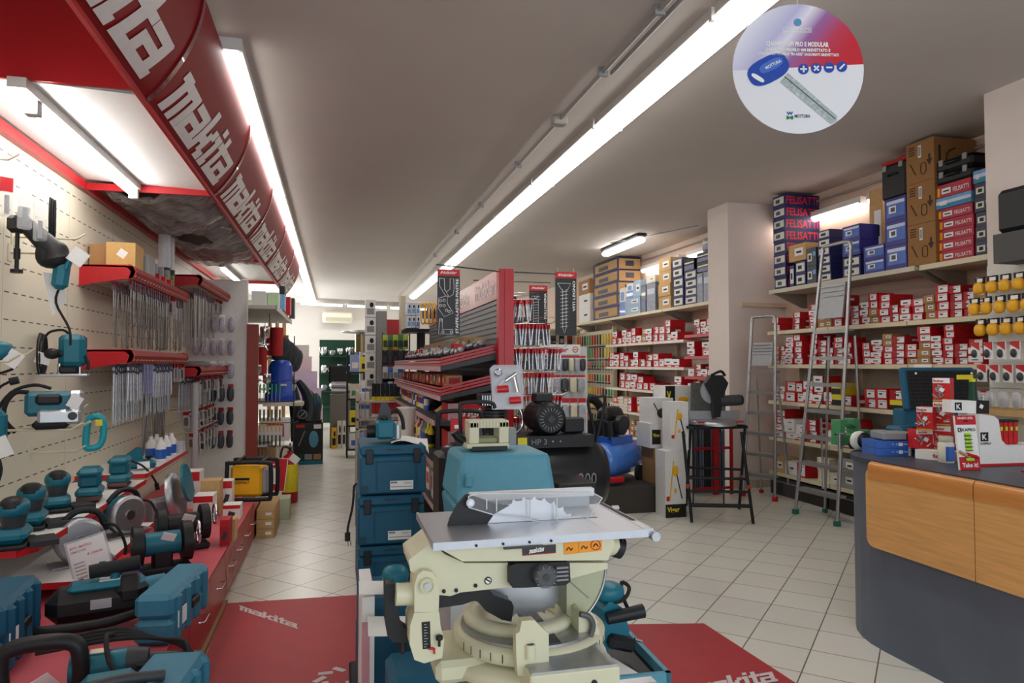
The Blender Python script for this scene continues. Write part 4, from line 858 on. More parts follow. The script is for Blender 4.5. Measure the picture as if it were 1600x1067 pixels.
# ================================================================ round hanging sign
t = thing('hanging_round_sign', 'round cardboard sign with blue key hanging from the ceiling', 'hanging sign', (1.6, 2.145, 2.56), rot=(0, 0, R(-14)))
rs = .235
m = bpy.data.materials.new('sign_print'); m.use_nodes = True; nt = m.node_tree; N, L = nt.nodes, nt.links; bs = N['Principled BSDF']; bs.inputs['Roughness'].default_value = .35
tc = N.new('ShaderNodeTexCoord'); sp = N.new('ShaderNodeSeparateXYZ'); L.new(tc.outputs['Object'], sp.inputs[0])
ad = N.new('ShaderNodeMath'); ad.operation = 'MULTIPLY_ADD'; ad.inputs[1].default_value = -.8; L.new(sp.outputs[2], ad.inputs[0]); L.new(sp.outputs[0], ad.inputs[2])
mr = N.new('ShaderNodeMapRange'); mr.inputs[1].default_value = -.3; mr.inputs[2].default_value = .12; L.new(ad.outputs[0], mr.inputs[0])
rp = N.new('ShaderNodeValToRGB'); e = rp.color_ramp.elements; e[0].position = 0; e[0].color = [lin(v) for v in (236, 236, 246)] + [1]; e[1].position = 1; e[1].color = [lin(v) for v in (196, 26, 44)] + [1]
for p_, c_ in ((.3, (190, 186, 222)), (.42, (232, 226, 240)), (.58, (150, 100, 160)), (.8, (190, 50, 80))): q = e.new(p_); q.color = [lin(v) for v in c_] + [1]
L.new(mr.outputs[0], rp.inputs[0])
lt = N.new('ShaderNodeMath'); lt.operation = 'LESS_THAN'; lt.inputs[1].default_value = .005
sl = N.new('ShaderNodeMath'); sl.operation = 'MULTIPLY_ADD'; sl.inputs[1].default_value = -.05; L.new(sp.outputs[0], sl.inputs[0]); L.new(sp.outputs[2], sl.inputs[2]); L.new(sl.outputs[0], lt.inputs[0])
mx = N.new('ShaderNodeMix'); mx.data_type = 'RGBA'; L.new(lt.outputs[0], mx.inputs[0]); L.new(rp.outputs[0], mx.inputs[6]); mx.inputs[7].default_value = (.8, .8, .84, 1); L.new(mx.outputs[2], bs.inputs['Base Color'])
b = B(); b.lathe([(rs, -.002), (rs, .002)], (0, 0, 0), m, (0, 1, 0), 64); b.build('disc', t)
b = B(); SB = mat('key_blue', (30, 70, 170), .4)
def ke(cx, cz, rx, rz, an, n=26, e=.75):
    o_ = []
    for k in range(n):
        a = 2 * math.pi * k / n; x = math.copysign(abs(math.cos(a)) ** e, math.cos(a)) * rx; z = math.copysign(abs(math.sin(a)) ** e, math.sin(a)) * rz
        o_.append((cx + x * math.cos(an) - z * math.sin(an), cz + x * math.sin(an) + z * math.cos(an)))
    return o_
for pts_, m_, yy in ((ke(-.108, -.004, .078, .046, R(28)), SB, -.0035), (ke(-.146, -.034, .026, .008, R(-32)), PAPER, -.0042), (ke(-.098, .012, .046, .018, R(28)), mat('key_light_blue', (70, 112, 200), .4), -.004)):
    b.add([(x, yy, z) for x, z in pts_], [tuple(range(len(pts_)))], m_)
b.text('MOTTURA', (-.115, -.0046, -.004), (.055, 0, .028), (-.006, 0, .01), PAPER, .02)
b.build('key_bow_picture', t)
b = B(); KS = mat('key_steel_print', (176, 186, 186), .4, var=.35, scale=90)
a0, a1 = Vector((-.055, 0, -.035)), Vector((.125, 0, -.185)); dr = (a1 - a0).normalized(); nr = Vector((-dr.z, 0, dr.x)); 
b.add([tuple(a0 + nr * .026 + Vector((0, -.003, 0))), tuple(a1 + nr * .018 + Vector((0, -.003, 0))), tuple(a1 + dr * .012 + Vector((0, -.003, 0))), tuple(a1 - nr * .02 + Vector((0, -.003, 0))), tuple(a0 - nr * .018 + Vector((0, -.003, 0)))], [(0, 1, 2, 3, 4)], KS)
b.tube([a0 + nr * .008 + Vector((0, -.0035, 0)), a1 + nr * .005 + Vector((0, -.0035, 0))], .0018, mat('key_dark_print', (96, 106, 104), .5), 5)
b.build('key_blade_picture', t)
b = B()
for k, s in enumerate('+x-/'):
    c = (.018 + k * .046, 0, -.002 + k * .003); b.lathe([(.019, 0), (.019, .0005)], (c[0], -.0032, c[2]), SB, (0, -1, 0), 20)
    for (dx, dz, an) in {'+': ((.024, .006, 0), (.024, .006, 90)), 'x': ((.024, .006, 45), (.024, .006, -45)), '-': ((.022, .006, 0),), '/': ((.026, .006, -45),)}[s]: b.box((c[0], -.0045, c[2]), (dx, .0006, dz), PAPER, rot=(0, R(an), 0))
b.build('operator_symbols', t)
b = B(); b.text('CHAMPIONS\u00ae PRO E MODULAR', (-.115, -.0035, .082), (.225, 0, -.004), (0, 0, .019), PAPER, .045); b.text('CHIAVE CON PROFILO MM BREVETTATO E', (-.12, -.0035, .064), (.235, 0, -.004), (0, 0, .012), PAPER, .04); b.text('CONTROLLI PROFILO "IN ASSE" SAGOMATI BREVETTATI', (-.145, -.0035, .05), (.29, 0, -.006), (0, 0, .011), PAPER, .04)
b.text('CHAMPIONS', (-.055, -.0035, .138), (.105, 0, 0), (0, 0, .011), PAPER, 0); b.b2((-.055, -.0036, .132), (.05, -.003, .134), PAPER); b.build('sign_text', t)
b = B(); b.lathe([(.014, 0), (.014, .0004)], (0, -.0032, .168), mat('emblem_blue', (90, 150, 190), .4), (0, -1, 0), 16); b.build('key_emblem', t)
b = B(); b.text('W', (-.045, -.0035, -.168), (.024, 0, 0), (0, 0, .012), SB, .05); b.text('M', (-.045, -.0035, -.184), (.024, 0, 0), (0, 0, .013), mat('emblem_green', (30, 130, 70), .5), .05); b.text('MOTTURA', (-.016, -.0035, -.178), (.056, 0, 0), (0, 0, .012), mat('navy_ink', (30, 36, 96), .5), .02)
b.build('maker_emblem', t)
b = B(); b.tube([(0, 0, rs - .01), (0, 0, ZC - 2.56)], .0012, PAPER, 4, smooth=False); b.build('hanging_thread', t)

# ================================================================ floor mats
b = B(); b.prism([(-.64, 4.74), (.16, 4.70), (.2, 2.2), (-.62, 2.2)], .001, .006, mat('red_floor_mat', (168, 44, 52), .5, var=.08, scale=8), 'z'); fm = b.build('printed_floor_mat'); tag(fm, 'red printed floor mat in the left aisle beside the drawer plinth', 'floor mat')
b = B(); b.prism([(1.0, 3.93), (2.08, 3.70), (2.14, 2.2), (1.0, 2.2)], .001, .006, MATS['red_floor_mat'], 'z'); fm2 = b.build('printed_floor_mat'); tag(fm2, 'red printed floor mat at the right of the mitre saw', 'floor mat')
GM = mat('mat_lettering', (206, 196, 196), .55)
def flat_word(o, u, v, par, nm='lettering'):
    b = B(); o, u, v = Vector(o), Vector(u), Vector(v); wordmark(b, lambda s, q: tuple(o + u * s + v * q), GM, 1); return b.build(nm, par)
a0, a1 = aZ(372, 952, .007), aZ(470, 984, .007); flat_word(a0, (a1 - a0), (-.03, .13, 0), fm)
b = B(); c = aZ(530, 1058, .007)
for k in range(8): a = R(45 * k); b.box((c.x + .09 * math.cos(a), c.y + .09 * math.sin(a), .0068), (.07, .03, .0008), GM, rot=(0, 0, a + .8))
b.build('mat_emblem', fm)
a0, a1 = aZ(1085, 1088, .0085), aZ(1205, 1066, .0085); flat_word(a0, (a1 - a0) * 1.15, (.02, .13, 0), fm2)
# ================================================================ stacked interlocking tool cases
def systainer(w=.285, h=.212, d=.395, flip=False):
    t = thing('stacking_tool_case', '', 'tool case', (0, 0, 0))
    b = B(); b.box((0, d / 2, h * .40), (w, d, h * .8 - .004), TEALC, bev=.008); b.build('case_body', t)
    b = B(); b.box((0, d / 2, h * .895), (w, d, h * .2), TEALC, bev=.008); b.b2((-.03, -.004, h * .9), (.03, .004, h * .94), mat('teal_dark', (12, 60, 82), .5)); b.build('lid', t)
    b = B(); b.tube([(-w * .25, -.001, h * .1), (-w * .25, -.001, h * .62), (-w * .2, -.001, h * .68), (w * .3, -.001, h * .68), (w * .34, -.001, h * .62), (w * .34, -.001, h * .1)], .003, TEALC, 5); b.b2((-w * .5 + .006, -.003, h * .55 if flip else .008), (-w * .38, .0, h * .66 if flip else .04), MATS['teal_dark']); b.build('front_rib', t)
    for s in (-1, 1): b = B(); b.box((s * w * .36 if not (flip and s < 0) else s * w * .36, -.002, h * .78), (.032, .012, h * .3), mat('latch_black', (26, 30, 36), .4), bev=.003); b.build('latch', t)
    b = B(); x0 = -w * .05 if not flip else -w * .22; b.b2((x0, -.0045, h * .1), (x0 + .1, -.0035, h * .28), PAPER); b.b2((x0 + .004, -.005, h * .225), (x0 + .03, -.004, h * .26), INK); b.b2((x0 + .004, -.005, h * .15), (x0 + .096, -.004, h * .16), INK); b.text('makita', (x0 + .006, -.0052, h * .228), (.022, 0, 0), (0, 0, h * .025), PAPER, .02); b.text('HR2470FT', (x0 + .06, -.005, h * .21), (.034, 0, 0), (0, 0, h * .035), mat('grey_ink', (120, 120, 124), .5), 0); b.build('product_label', t)
    return t
s0 = systainer(); z = .07
lab = ['bottom', 'fourth from the top', 'third from the top', 'second from the top', 'topmost']
b = B(); b.box((.245, 3.30, .035), (.34, .44, .07), mat('dolly_black', (30, 32, 36), .6), bev=.01); tag(b.build('case_dolly'), 'low black dolly under the stack of teal tool cases', 'dolly')
for k in range(5):
    o = s0 if k == 0 else dup(s0); o.location = (.248 + [0, .004, -.004, -.006, .002][k], 3.10, z + .001 * k); o['label'] = 'teal stacking tool case with white label, %s of the aisle stack' % lab[k]; o['group'] = 'stack of teal tool cases'; z += .2155
ztop = z + .005
# side cases with yellow tails: a second, half hidden case at the back-left with plug on lead
b = B(); b.tube([aY(553, 760, 3.2), aY(551, 790, 3.15), aY(544, 822, 3.12), aY(543, 835, 3.12)], .005, RUB, 8); v = aY(543, 845, 3.12); b.cyl(v + Vector((0, 0, .035)), v, .012, RUB, n=10); b.cyl(v, v - Vector((-.004, 0, .02)), .003, CHROME, n=6); b.cyl(v + Vector((.012, 0, 0)), v + Vector((.014, 0, -.02)), .003, CHROME, n=6); v2 = aY(556, 756, 3.25); b.tube([aY(553, 760, 3.2), v2], .005, RUB, 6); tag(b.build('power_lead'), 'black power lead with two pin plug dangling beside the teal case stack', 'cable')
# sheet of paper and planer on the stack
b = B(); V = []; a = [(-.06, 3.12), (.12, 3.10)]
for i in range(9):
    s = i / 8; V += [(.24 + .17 * s, 3.12 + .02 * s, ztop + .003 + .01 * math.sin(s * 6) - (.05 * max(0, s - .85) / .15 if s > .85 else 0)), (.26 + .17 * s, 3.36, ztop + .003 + .008 * math.sin(s * 5))]
b.add(V, [(2 * i, 2 * i + 2, 2 * i + 3, 2 * i + 1) for i in range(8)], PAPER, True); tag(b.build('leaflet'), 'curled white leaflet on the topmost teal case', 'leaflet')
v = aY(600, 695, 3.22); t = thing('power_planer', 'teal electric planer with upright grey handle on the topmost teal case', 'power tool', (v.x, 3.25, ztop + .001))
b = B(); b.box((.005, 0, .055), (.085, .14, .085), TEAL, bev=.012); b.box((.06, 0, .045), (.03, .12, .08), mat('silver_paint', (190, 192, 194), .35, .6), bev=.01); b.build('body', t)
b = B(); b.prism([(-.03, .095), (.035, .095), (.03, .14), (.015, .17), (-.01, .17), (-.02, .13)], -.02, .03, DGREY); b.build('handle', t, bevel=.006)
b = B(); b.cyl((-.075, 0, .045), (-.035, 0, .045), .03, BLK, n=16); b.build('front_roller', t); b = B(); b.lathe([(.012, 0), (.018, .01), (.01, .022)], (0, -.04, .095), BLK); b.build('front_knob', t)
b = B(); b.tube([(.03, .03, .12), (.06, .03, .14), (.085, .02, .1), (.09, 0, .05)], .009, BLK, 8); b.build('lead_sleeve', t)
# near column at the left of the saw: cartons with teal cases
v = aY(571, 1040, 2.35)
t = thing('open_carton', 'white printed carton with open flaps holding a teal case, left of the saw', 'carton', (.19, 2.45, 0))
zc = aY(570, 920, 2.35).z
b = B(); b.b2((-.10, -.12, 0), (-.06, .2, zc - .02), WHITE); b.b2((-.06, -.05, 0), (.08, .2, zc - .05), TEALC); b.build('carton', t); b = B(); b.box((-.03, -.1, zc), (.16, .07, .003), PAPER, rot=(.3, .06, 0)); b.build('flap', t); b = B(); b.box((-.02, -.2, zc - .09), (.13, .1, .003), PAPER, rot=(.25, .08, 0)); b.build('flap', t)
b = B(); b.b2((-.1, -.121, .25), (-.075, -.12, zc - .1), mat('pink_print', (200, 140, 150), .5)); b.text('A', (-.098, -.1215, .36), (.04, 0, 0), (0, 0, .05), mat('grey_ink', (120, 120, 124), .5), .05); b.build('print', t)
t = thing('teal_tool_case', 'teal tool case standing on end at the left foot of the saw stand', 'tool case', (.245, 2.0, 0))
b = B(); b.box((0, .1, .31), (.18, .22, .62), TEALC, bev=.02); b.build('shell', t); B().box((.0, -.012, .56), (.05, .02, .06), BLK, bev=.004).build('latch', t); B().box((-.05, -.012, .45), (.03, .008, .06), PAPER).build('sticker', t)
t = thing('teal_tool_case', 'lower teal case lying behind the saw stand legs', 'tool case', (.6, 2.25, 0)); b = B(); b.box((0, 0, .2), (.5, .3, .4), TEALC, bev=.02); b.build('shell', t); B().box((0, -.155, .3), (.05, .02, .07), BLK).build('latch', t)
# sander knob seen left of the saw
v = aY(618, 893, 2.3); t = thing('orbital_sander', 'teal round sander head standing left of the saw pivot', 'power tool', (v.x, 2.3, v.z - .085))
b = B(); b.lathe([(.03, 0), (.033, .04), (.028, .055)], (0, 0, 0), BLK, n=20); b.build('neck', t); b = B(); b.ell((0, 0, .075), (.043, .043, .03), TEAL, 20, 10, .8); b.build('palm_grip', t)
b = B(); b.tube([(.03, 0, .05), (.055, 0, .08), (.05, .01, .12)], .006, RUB); b.build('lead', t)
# ---------------------------------------------------------------- light blue carrying case with old sander, on white cartons
t = thing('light_blue_case', 'large light teal moulded case behind the saw table', 'tool case', (.635, 2.72, .79))
def frus(b, x0, x1, y0, y1, z0, z1, m, tp=.03):
    V = [(x0 + tp, y0 + tp, z1), (x1 - tp, y0 + tp, z1), (x1 - tp, y1 - tp, z1), (x0 + tp, y1 - tp, z1), (x0, y0, z0), (x1, y0, z0), (x1, y1, z0), (x0, y1, z0)]
    b.add(V, [(0, 1, 2, 3), (7, 6, 5, 4), (4, 5, 1, 0), (5, 6, 2, 1), (6, 7, 3, 2), (7, 4, 0, 3)], m)
b = B(); frus(b, -.2, .2, -.14, .22, .19, .37, TEALL, .025); b.build('lid', t, bevel=.02)
b = B(); V = 1; frus(b, -.2, .2, -.14, .22, .188, .01, TEALL, .02); b.build('shell', t, bevel=.015)
b = B(); b.tube([(-.2, -.142, .19), (.2, -.142, .19)], .004, TEALL, 6); b.build('seam', t)
for z_ in (.28, .1): B().box((-.15, -.15, z_), (.03, .02, .05), TEALL, bev=.006).build('hinge_rib', t)
B().box((-.08, -.155, .17), (.04, .02, .04), mat('clear_catch', (190, 206, 214), .3), bev=.004).build('catch', t)
for k, (zz, hh) in enumerate(((0, .4), (.401, .388))):
    put_box('white', .635, 2.62, zz, .42, hh, .3, ['lower white carton under the light teal case', 'upper white carton under the light teal case'][k], 'white cartons under the light teal case', 'white_carton', 'carton', face='-y')
zt2 = .79 + .371
v = aY(750, 712, 2.72); t = thing('belt_sander', 'cream belt sander with black front opening on the light teal case', 'power tool', (.6, 2.74, zt2))
b = B(); b.b2((-.10, -.05, .012), (.07, .07, .03), CREAMP); b.b2((-.09, -.04, .03), (-.05, .06, .115), CREAMP); b.b2((.03, -.04, .03), (.07, .06, .115), CREAMP); b.b2((-.09, -.04, .09), (.07, .06, .12), CREAMP); b.b2((-.05, -.02, .03), (.03, .06, .05), mat('olive_part', (150, 152, 110), .5)); b.build('body', t, bevel=.004)
for q in range(6): pass
b = B()
for q in range(12): b.b2((-.088 + q * .013, -.042, .095), (-.085 + q * .013, -.04, .118), mat('cream_shade', (186, 180, 148), .5))
b.build('cooling_ribs', t)
b = B(); b.b2((-.08, -.055, .005), (.06, -.03, .02), BLK); b.build('sanding_belt', t); b = B(); b.b2((.075, -.02, .02), (.105, .05, .085), GREY); b.build('side_cover', t)
b = B(); b.tube([(-.09, .04, .03), (-.12, .05, .05), (-.135, .05, .07)], .016, BLK, 10); b.build('dust_spout', t)
b = B(); b.tube([(-.1, .08, .03), (-.105, .08, .16), (-.09, .08, .185), (.02, .08, .185), (.04, .08, .16)], .008, BLK, 8); b.build('front_bow_handle', t)
# ---------------------------------------------------------------- blister pack with chrome spray gun
v0 = aY(792, 640, 3.6); t = thing('spray_gun_blister', 'clear blister pack with chrome spray gun and red cups leaning at the red post', 'blister pack', (v0.x, 3.6, v0.z), rot=(R(-8), 0, -.03))
W_ = .088; hz = .235; b = B(); b.cyl((0, .02, -v0.z), (0, .02, .05), .008, BLK, n=8); b.box((0, .02, -v0.z + .01), (.16, .16, .02), BLK); b.build('wire_stand', t)
b = B(); b.prism([(-W_ * .85, 0), (W_ * .95, 0), (W_, hz * .9), (W_ * .8, hz), (-W_ * .8, hz), (-W_, hz * .92)], -.03, .004, CLEARW); b.build('clear_shell', t)
b = B(); b.b2((-W_ * .9, .005, .002), (W_ * .9, .007, hz * .97), mat('crinkled_silver', (170, 170, 174), .25, .7, var=.4, scale=40, bump=.5)); b.build('backing', t)
b = B(); b.lathe([(.02, 0), (.022, .004), (.014, .008)], (-W_ * .55, -.034, hz * .82), CHROME, (0, -1, 0)); b.cyl((-.01, -.02, .15), (.05, -.02, .19), .014, CHROME); b.cyl((.04, -.02, .17), (.055, -.02, .09), .014, CHROME); b.tube([(-.06, -.02, .1), (-.02, -.02, .15), (.02, -.02, .18)], .007, CHROME); b.build('spray_gun', t)
for (x, z_, an) in ((-.025, .105, .1), (.04, .045, .05)): b = B(); b.cyl((x - .03, -.018, z_), (x + .03, -.018, z_ + .003), .022, mat('cup_red', (196, 30, 34), .3), n=18); b.build('red_cup', t)
# ---------------------------------------------------------------- black 200 litre compressor
cz = .77; cr = .235
t = thing('air_compressor', 'large black air compressor with red lettered tank and 200 L mark', 'air compressor', (1.2, 4.45, 0))
b = B(); b.lathe([(.0, -.56), (.12, -.555), (.2, -.53), (cr, -.47), (cr, .47), (.2, .53), (.12, .555), (.0, .56)], (0, 0, cz), mat('black_tank_paint', (34, 35, 38), .32), (1, 0, 0), 32); tk = b.build('tank', t)
b = B()
def tq(x0, x1, a0, a1, m, e=.002, n=6):
    V = []; 
    for k in range(n + 1):
        a = R(a0 + (a1 - a0) * k / n); V += [(x0, -(cr + e) * math.cos(a), cz + (cr + e) * math.sin(a)), (x1, -(cr + e) * math.cos(a), cz + (cr + e) * math.sin(a))]
    b.add(V, [(2 * k, 2 * k + 1, 2 * k + 3, 2 * k + 2) for k in range(n)], m)
tq(-.2, .19, -22, 8, REDC); tq(.19, .27, -22, 8, mat('label_black', (26, 26, 28), .4)); tq(.19, .33, 4, 9, REDC)
b.text('fiama', (-.12, -cr - .008, cz - .075), (.28, 0, 0), (0, 0, .07), PAPER, .03, .15); b.build('maker_label', tk)
b = B(); b.text('200', (.3, -cr - .006, cz - .03), (.12, 0, 0), (0, .0, .075), GREY, .0); b.text('LT', (.255, -cr - .006, cz - .03), (.03, 0, 0), (0, 0, .025), GREY, 0); b.build('capacity_mark', tk)
b = B(); b.b2((-.4, -.2, cz + cr - .03), (.42, .14, cz + cr + .045), BLK); b.build('platform', t)
b = B(); b.b2((-.26, -.206, cz + cr - .01), (-.12, -.2, cz + cr + .03), mat('grey_label', (190, 190, 192), .5)); b.b2((-.09, -.207, cz + cr - .018), (-.03, -.2, cz + cr + .038), YEL2); b.text('HP 3', (0, -.207, cz + cr - .008), (.1, 0, 0), (0, 0, .035), GREY, 0); b.build('power_label', t)
for x in (.14, .19): b = B(); b.lathe([(.008, 0), (.006, .006)], (x, -.2, cz + cr + .01), CHROME, (0, -1, 0), 10); b.build('bolt', t)
mz = cz + cr + .15
b = B(); b.cyl((.13, -.17, mz), (.13, .1, mz), .105, BLK, n=24); b.lathe([(.085, 0), (.105, .02), (.1, .03)], (.13, -.2, mz), BLK, (0, 1, 0), 24)
for q in range(16): a = q * math.pi / 8; b.box((.13 + .107 * math.cos(a), -.03, mz + .107 * math.sin(a)), (.008, .2, .008), BLK, rot=(0, -a, 0))
mo2 = b.build('motor', t)
b = B()
for q in range(20): a = q * math.pi / 10; b.box((.13 + .062 * math.cos(a), -.203, mz + .062 * math.sin(a)), (.024, .004, .004), GREY, rot=(0, -a, 0))
b.box((.13, -.206, mz), (.04, .006, .04), DGREY, rot=(0, R(45), 0)); b.build('fan_grille', mo2)
b = B(); b.box((.13, 0, mz + .13), (.12, .1, .06), BLK, bev=.008); b.build('terminal_box', t)
b = B(); b.cyl((-.2, 0, cz + cr + .04), (-.2, 0, cz + cr + .2), .07, BLK, n=18); 
for q in range(6): b.lathe([(.082, 0), (.082, .006)], (-.2, 0, cz + cr + .1 + q * .022), DGREY, n=18)
b.box((-.2, 0, cz + cr + .27), (.2, .14, .08), BLK, bev=.01); b.build('pump', t)
b = B()
for q in range(12): b.b2((-.29 + q * .016, -.075, cz + cr + .235), (-.283 + q * .016, -.07, cz + cr + .3), mat('fin_silver', (170, 172, 176), .35, .8))
b.build('pump_fins', t)
b = B(); b.tube([(-.1, -.06, cz + cr + .25), (-.04, -.08, cz + cr + .2), (-.03, -.08, cz + cr + .1), (-.1, -.1, cz + cr + .04)], .008, CHROME); b.build('copper_pipe', t)
b = B(); b.tube([(.36, -.12, cz + .18), (.45, -.12, cz + .26), (.4, -.14, cz + .5), (.47, -.14, cz + .52), (.52, -.14, cz + .5), (.46, -.12, cz + .22)], .01, BLK); b.build('push_handle', t)
b = B(); b.box((.32, -.05, cz + cr + .1), (.14, .1, .1), BLK, bev=.01); b.build('pressure_switch', t)
for x in (-.4, .4): b = B(); b.b2((x - .03, -.2, .02), (x + .03, .2, cz - cr + .06), BLK); b.build('foot', t)
# second machine just behind with tubular bow handle and cooling fins
v = aY(715, 640, 4.0); t = thing('petrol_engine', 'black machine with bent tube handle and spring behind the cream sander', 'machine', (v.x, 4.0, 0))
b = B(); b.box((.06, .1, .5), (.34, .3, 1.0), BLK, bev=.03); b.box((.1, .08, 1.06), (.18, .2, .12), DGREY, bev=.03); b.build('engine_block', t)
b = B(); b.tube([(-.12, -.05, 1.02), (-.12, -.06, 1.2), (-.09, -.06, 1.235), (.1, -.06, 1.235), (.13, -.06, 1.2), (.15, -.05, 1.1)], .013, BLK, 8); b.build('handle', t)
b = B(); b.tube([(.075 + .02 * math.cos(k * 1.2), -.08 + .02 * math.sin(k * 1.2), 1.08 + k * .0035) for k in range(40)], .004, STEEL, 5, k=2); b.build('spring', t)
b = B(); b.box((-.01, -.06, 1.16), (.08, .02, .07), REDC); b.box((-.01, -.072, 1.15), (.04, .004, .02), PAPER); b.build('red_label', t)
t = thing('black_cabinet', 'low black steel cabinet beside the compressor end, behind the saw table', 'cabinet', (1.2, 3.7, 0))
b = B(); b.b2((.0, 0, 0), (.225, .36, .84), BLK); b.build('body', t, bevel=.006); b = B(); b.b2((.0, -.02, .62), (.32, .34, .70), BLK); b.build('ledge', t, bevel=.006); b = B(); b.cyl((.3, -.03, .7), (.34, -.03, .7), .016, STEEL); b.build('catch', t)

# ================================================================ gondola with red post
PX, PY = 1.185, 4.86
t = thing('gondola_post', 'tall bright red square post at the near end of the gondola', 'post', (PX, PY, 0))
b = B(); b.b2((-.055, 0, 0), (.055, .07, 2.19), RED); b.b2((-.055, -.004, 0), (-.04, 0, 2.19), RED); b.b2((-.012, -.006, 0), (.055, 0, 2.19), RED); b.build('column', t)
b = B(); b.tube([(-.51, -.02, 2.20), (-.05, -.02, 2.165)], .005, DGREY, 6, smooth=False); b.build('sign_rod', t); b = B(); b.tube([(.055, -.02, 2.165), (.53, -.02, 2.162)], .005, DGREY, 6, smooth=False); b.build('sign_rod', t)
gl = thing('gondola', 'long double sided gondola with slatted grey back and red lettered header', 'gondola', (PX, PY + .08, 0)); GL = 3.95
b = B(); b.b2((-.02, 0, 0), (.02, GL, 2.0), mat('gondola_grey', (104, 106, 108), .5)); b.build('back_panel', gl)
b = B()
for q in range(26): b.b2((-.027, .01, .9 + q * .042), (-.02, GL - .01, .9 + q * .042 + .028), mat('slat_grey', (120, 122, 124), .4))
b.build('slats', gl)
b = B(); b.b2((-.035, 0, 1.985), (.0, GL, 2.2), mat('header_red', (176, 58, 52), .22)); b.build('header', gl)
for k in range(3):
    b = B(); b.text('friulsider', (-.037, .15 + k * 1.0 + .75, 2.03), (0, -.75, 0), (0, 0, .13), mat('header_white', (230, 220, 216), .3), .02); b.build('header_lettering', gl)
BASEB = mat('black_shelf_steel', (52, 54, 58), .5)
def gshelf(z, tilt, y0=.0, y1=GL, d=.43, red=False):
    b = B(); b.prism([(-.03, z + tilt), (-.03 - d, z), (-.03 - d, z - .03), (-.03, z + tilt - .04)], y0, y1, BASEB); o = b.build('shelf', gl)
    if red:
        b = B()
        for q in range(3): b.prism([(-.05, z + tilt + .006 + q * .022), (-.03 - d, z + .006 + q * .022), (-.03 - d, z + .022 + q * .022), (-.05, z + tilt + .022 + q * .022)], y0 - .004, y0 + .004, RED); b.b2((-.034 - d, y0, z + .006 + q * .022), (-.028 - d, y1, z + .02 + q * .022), mat('rail_pale_red', (196, 110, 112), .4) if q % 2 else RED)
        b.build('red_guard_rails', o)
    b = B(); b.b2((-.036 - d, y0, z - .032), (-.03 - d, y1, z + .004), mat('price_strip', (190, 150, 156), .4, var=.3, scale=40)); b.build('price_strip', o)
gshelf(1.485, .10, red=True); gshelf(1.275, .095, red=True); gshelf(1.10, 0, d=.47); gshelf(.80, 0, d=.47); gshelf(.5, 0, d=.47); gshelf(.15, 0, d=.47)
b = B(); b.b2((-.49, 0, 0), (-.02, GL, .12), BLK); b.build('plinth', gl)
# goods on the gondola, left face
PKM = {'red': REDC, 'white': WHITE, 'yel': YEL2, 'blue': BLUE, 'grey': GREY, 'or': ORANGE, 'blk': BLK, 'tan': CARD2}
_pm = {}
def pack_mesh(kind, a, c, w_, h_, d_):
    k = (kind, a, c)
    if k in _pm: return _pm[k]
    b = B()
    if kind == 'bottle': b.lathe([(w_ * .42, 0), (w_ * .45, .004), (w_ * .45, h_ * .68), (w_ * .2, h_ * .8), (w_ * .16, h_ * .82), (w_ * .16, h_ * .97), (w_ * .1, h_)], (0, 0, 0), PKM[a], n=12); b.lathe([(w_ * .455, h_ * .15), (w_ * .455, h_ * .55)], (0, 0, 0), PKM[c], n=12)
    elif kind == 'can': b.lathe([(w_ * .45, 0), (w_ * .45, h_ * .86), (w_ * .36, h_ * .9), (w_ * .36, h_)], (0, 0, 0), PKM[a], n=12); b.lathe([(w_ * .455, h_ * .3), (w_ * .455, h_ * .7)], (0, 0, 0), PKM[c], n=12)
    elif kind == 'box': b.b2((-w_ / 2, -d_ / 2, 0), (w_ / 2, d_ / 2, h_), PKM[a]); b.b2((-w_ / 2 - .001, -d_ * .35, h_ * .3), (-w_ / 2, d_ * .35, h_ * .8), PKM[c]); b.b2((-w_ * .35, -d_ / 2 - .001, h_ * .3), (w_ * .35, -d_ / 2, h_ * .8), PKM[c])
    elif kind == 'bag':
        for q in range(4): b.ell((w_ * .2 * math.cos(q * 1.6), d_ * .2 * math.sin(q * 1.6), h_ * (.3 + .1 * q)), (w_ * .3, d_ * .22, h_ * .3), mat('crumpled_bag', (176, 178, 184), .25, .2, var=.5, scale=60, bump=.8), 8, 6, 1.3, rot=(q, q * 2, q))
        b.ell((0, 0, h_ * .42), (w_ * .4, d_ * .4, h_ * .3), mat('bag_dark', (62, 64, 72), .4, var=.3), 8, 6, .8); b.b2((-w_ * .4, -.002, h_ * .7), (w_ * .4, .002, h_), PKM[c])
    o = b.build('t'); m = o.data; bpy.data.objects.remove(o); _pm[k] = m; return m
def goods_row(kind, combos, x, y0, y1, z, w_, h_, d_, step, what, where, name, group, deep=1):
    y = y1; k = 0
    while y > y0:
        a, c = rng.choice(combos)
        o = bpy.data.objects.new(name, pack_mesh(kind, a, c, w_, h_, d_)); col.objects.link(o); o.location = (x + rng.uniform(0, .02), y, z + .002); o.rotation_euler = (0, 0, rng.uniform(-.1, .1)); s = rng.uniform(.85, 1.1); o.scale = (1, 1, s)
        tag(o, '%s %s, %s from the far end, %s' % ({'red': 'red', 'white': 'white', 'yel': 'yellow', 'blue': 'blue', 'grey': 'clear', 'or': 'orange', 'blk': 'black', 'tan': 'tan'}[a], what, ORD[k], where), what.split()[-1], group)
        y -= step * rng.uniform(.95, 1.15); k += 1
gx = PX - .42
goods_row('bag', [('grey', 'red'), ('grey', 'white'), ('grey', 'grey')], gx + .12, 5.1, 8.8, 1.545, .1, .11, .1, .1, 'bag', 'upper red railed shelf', 'bag_of_brackets', 'clear bags on the upper railed shelf')
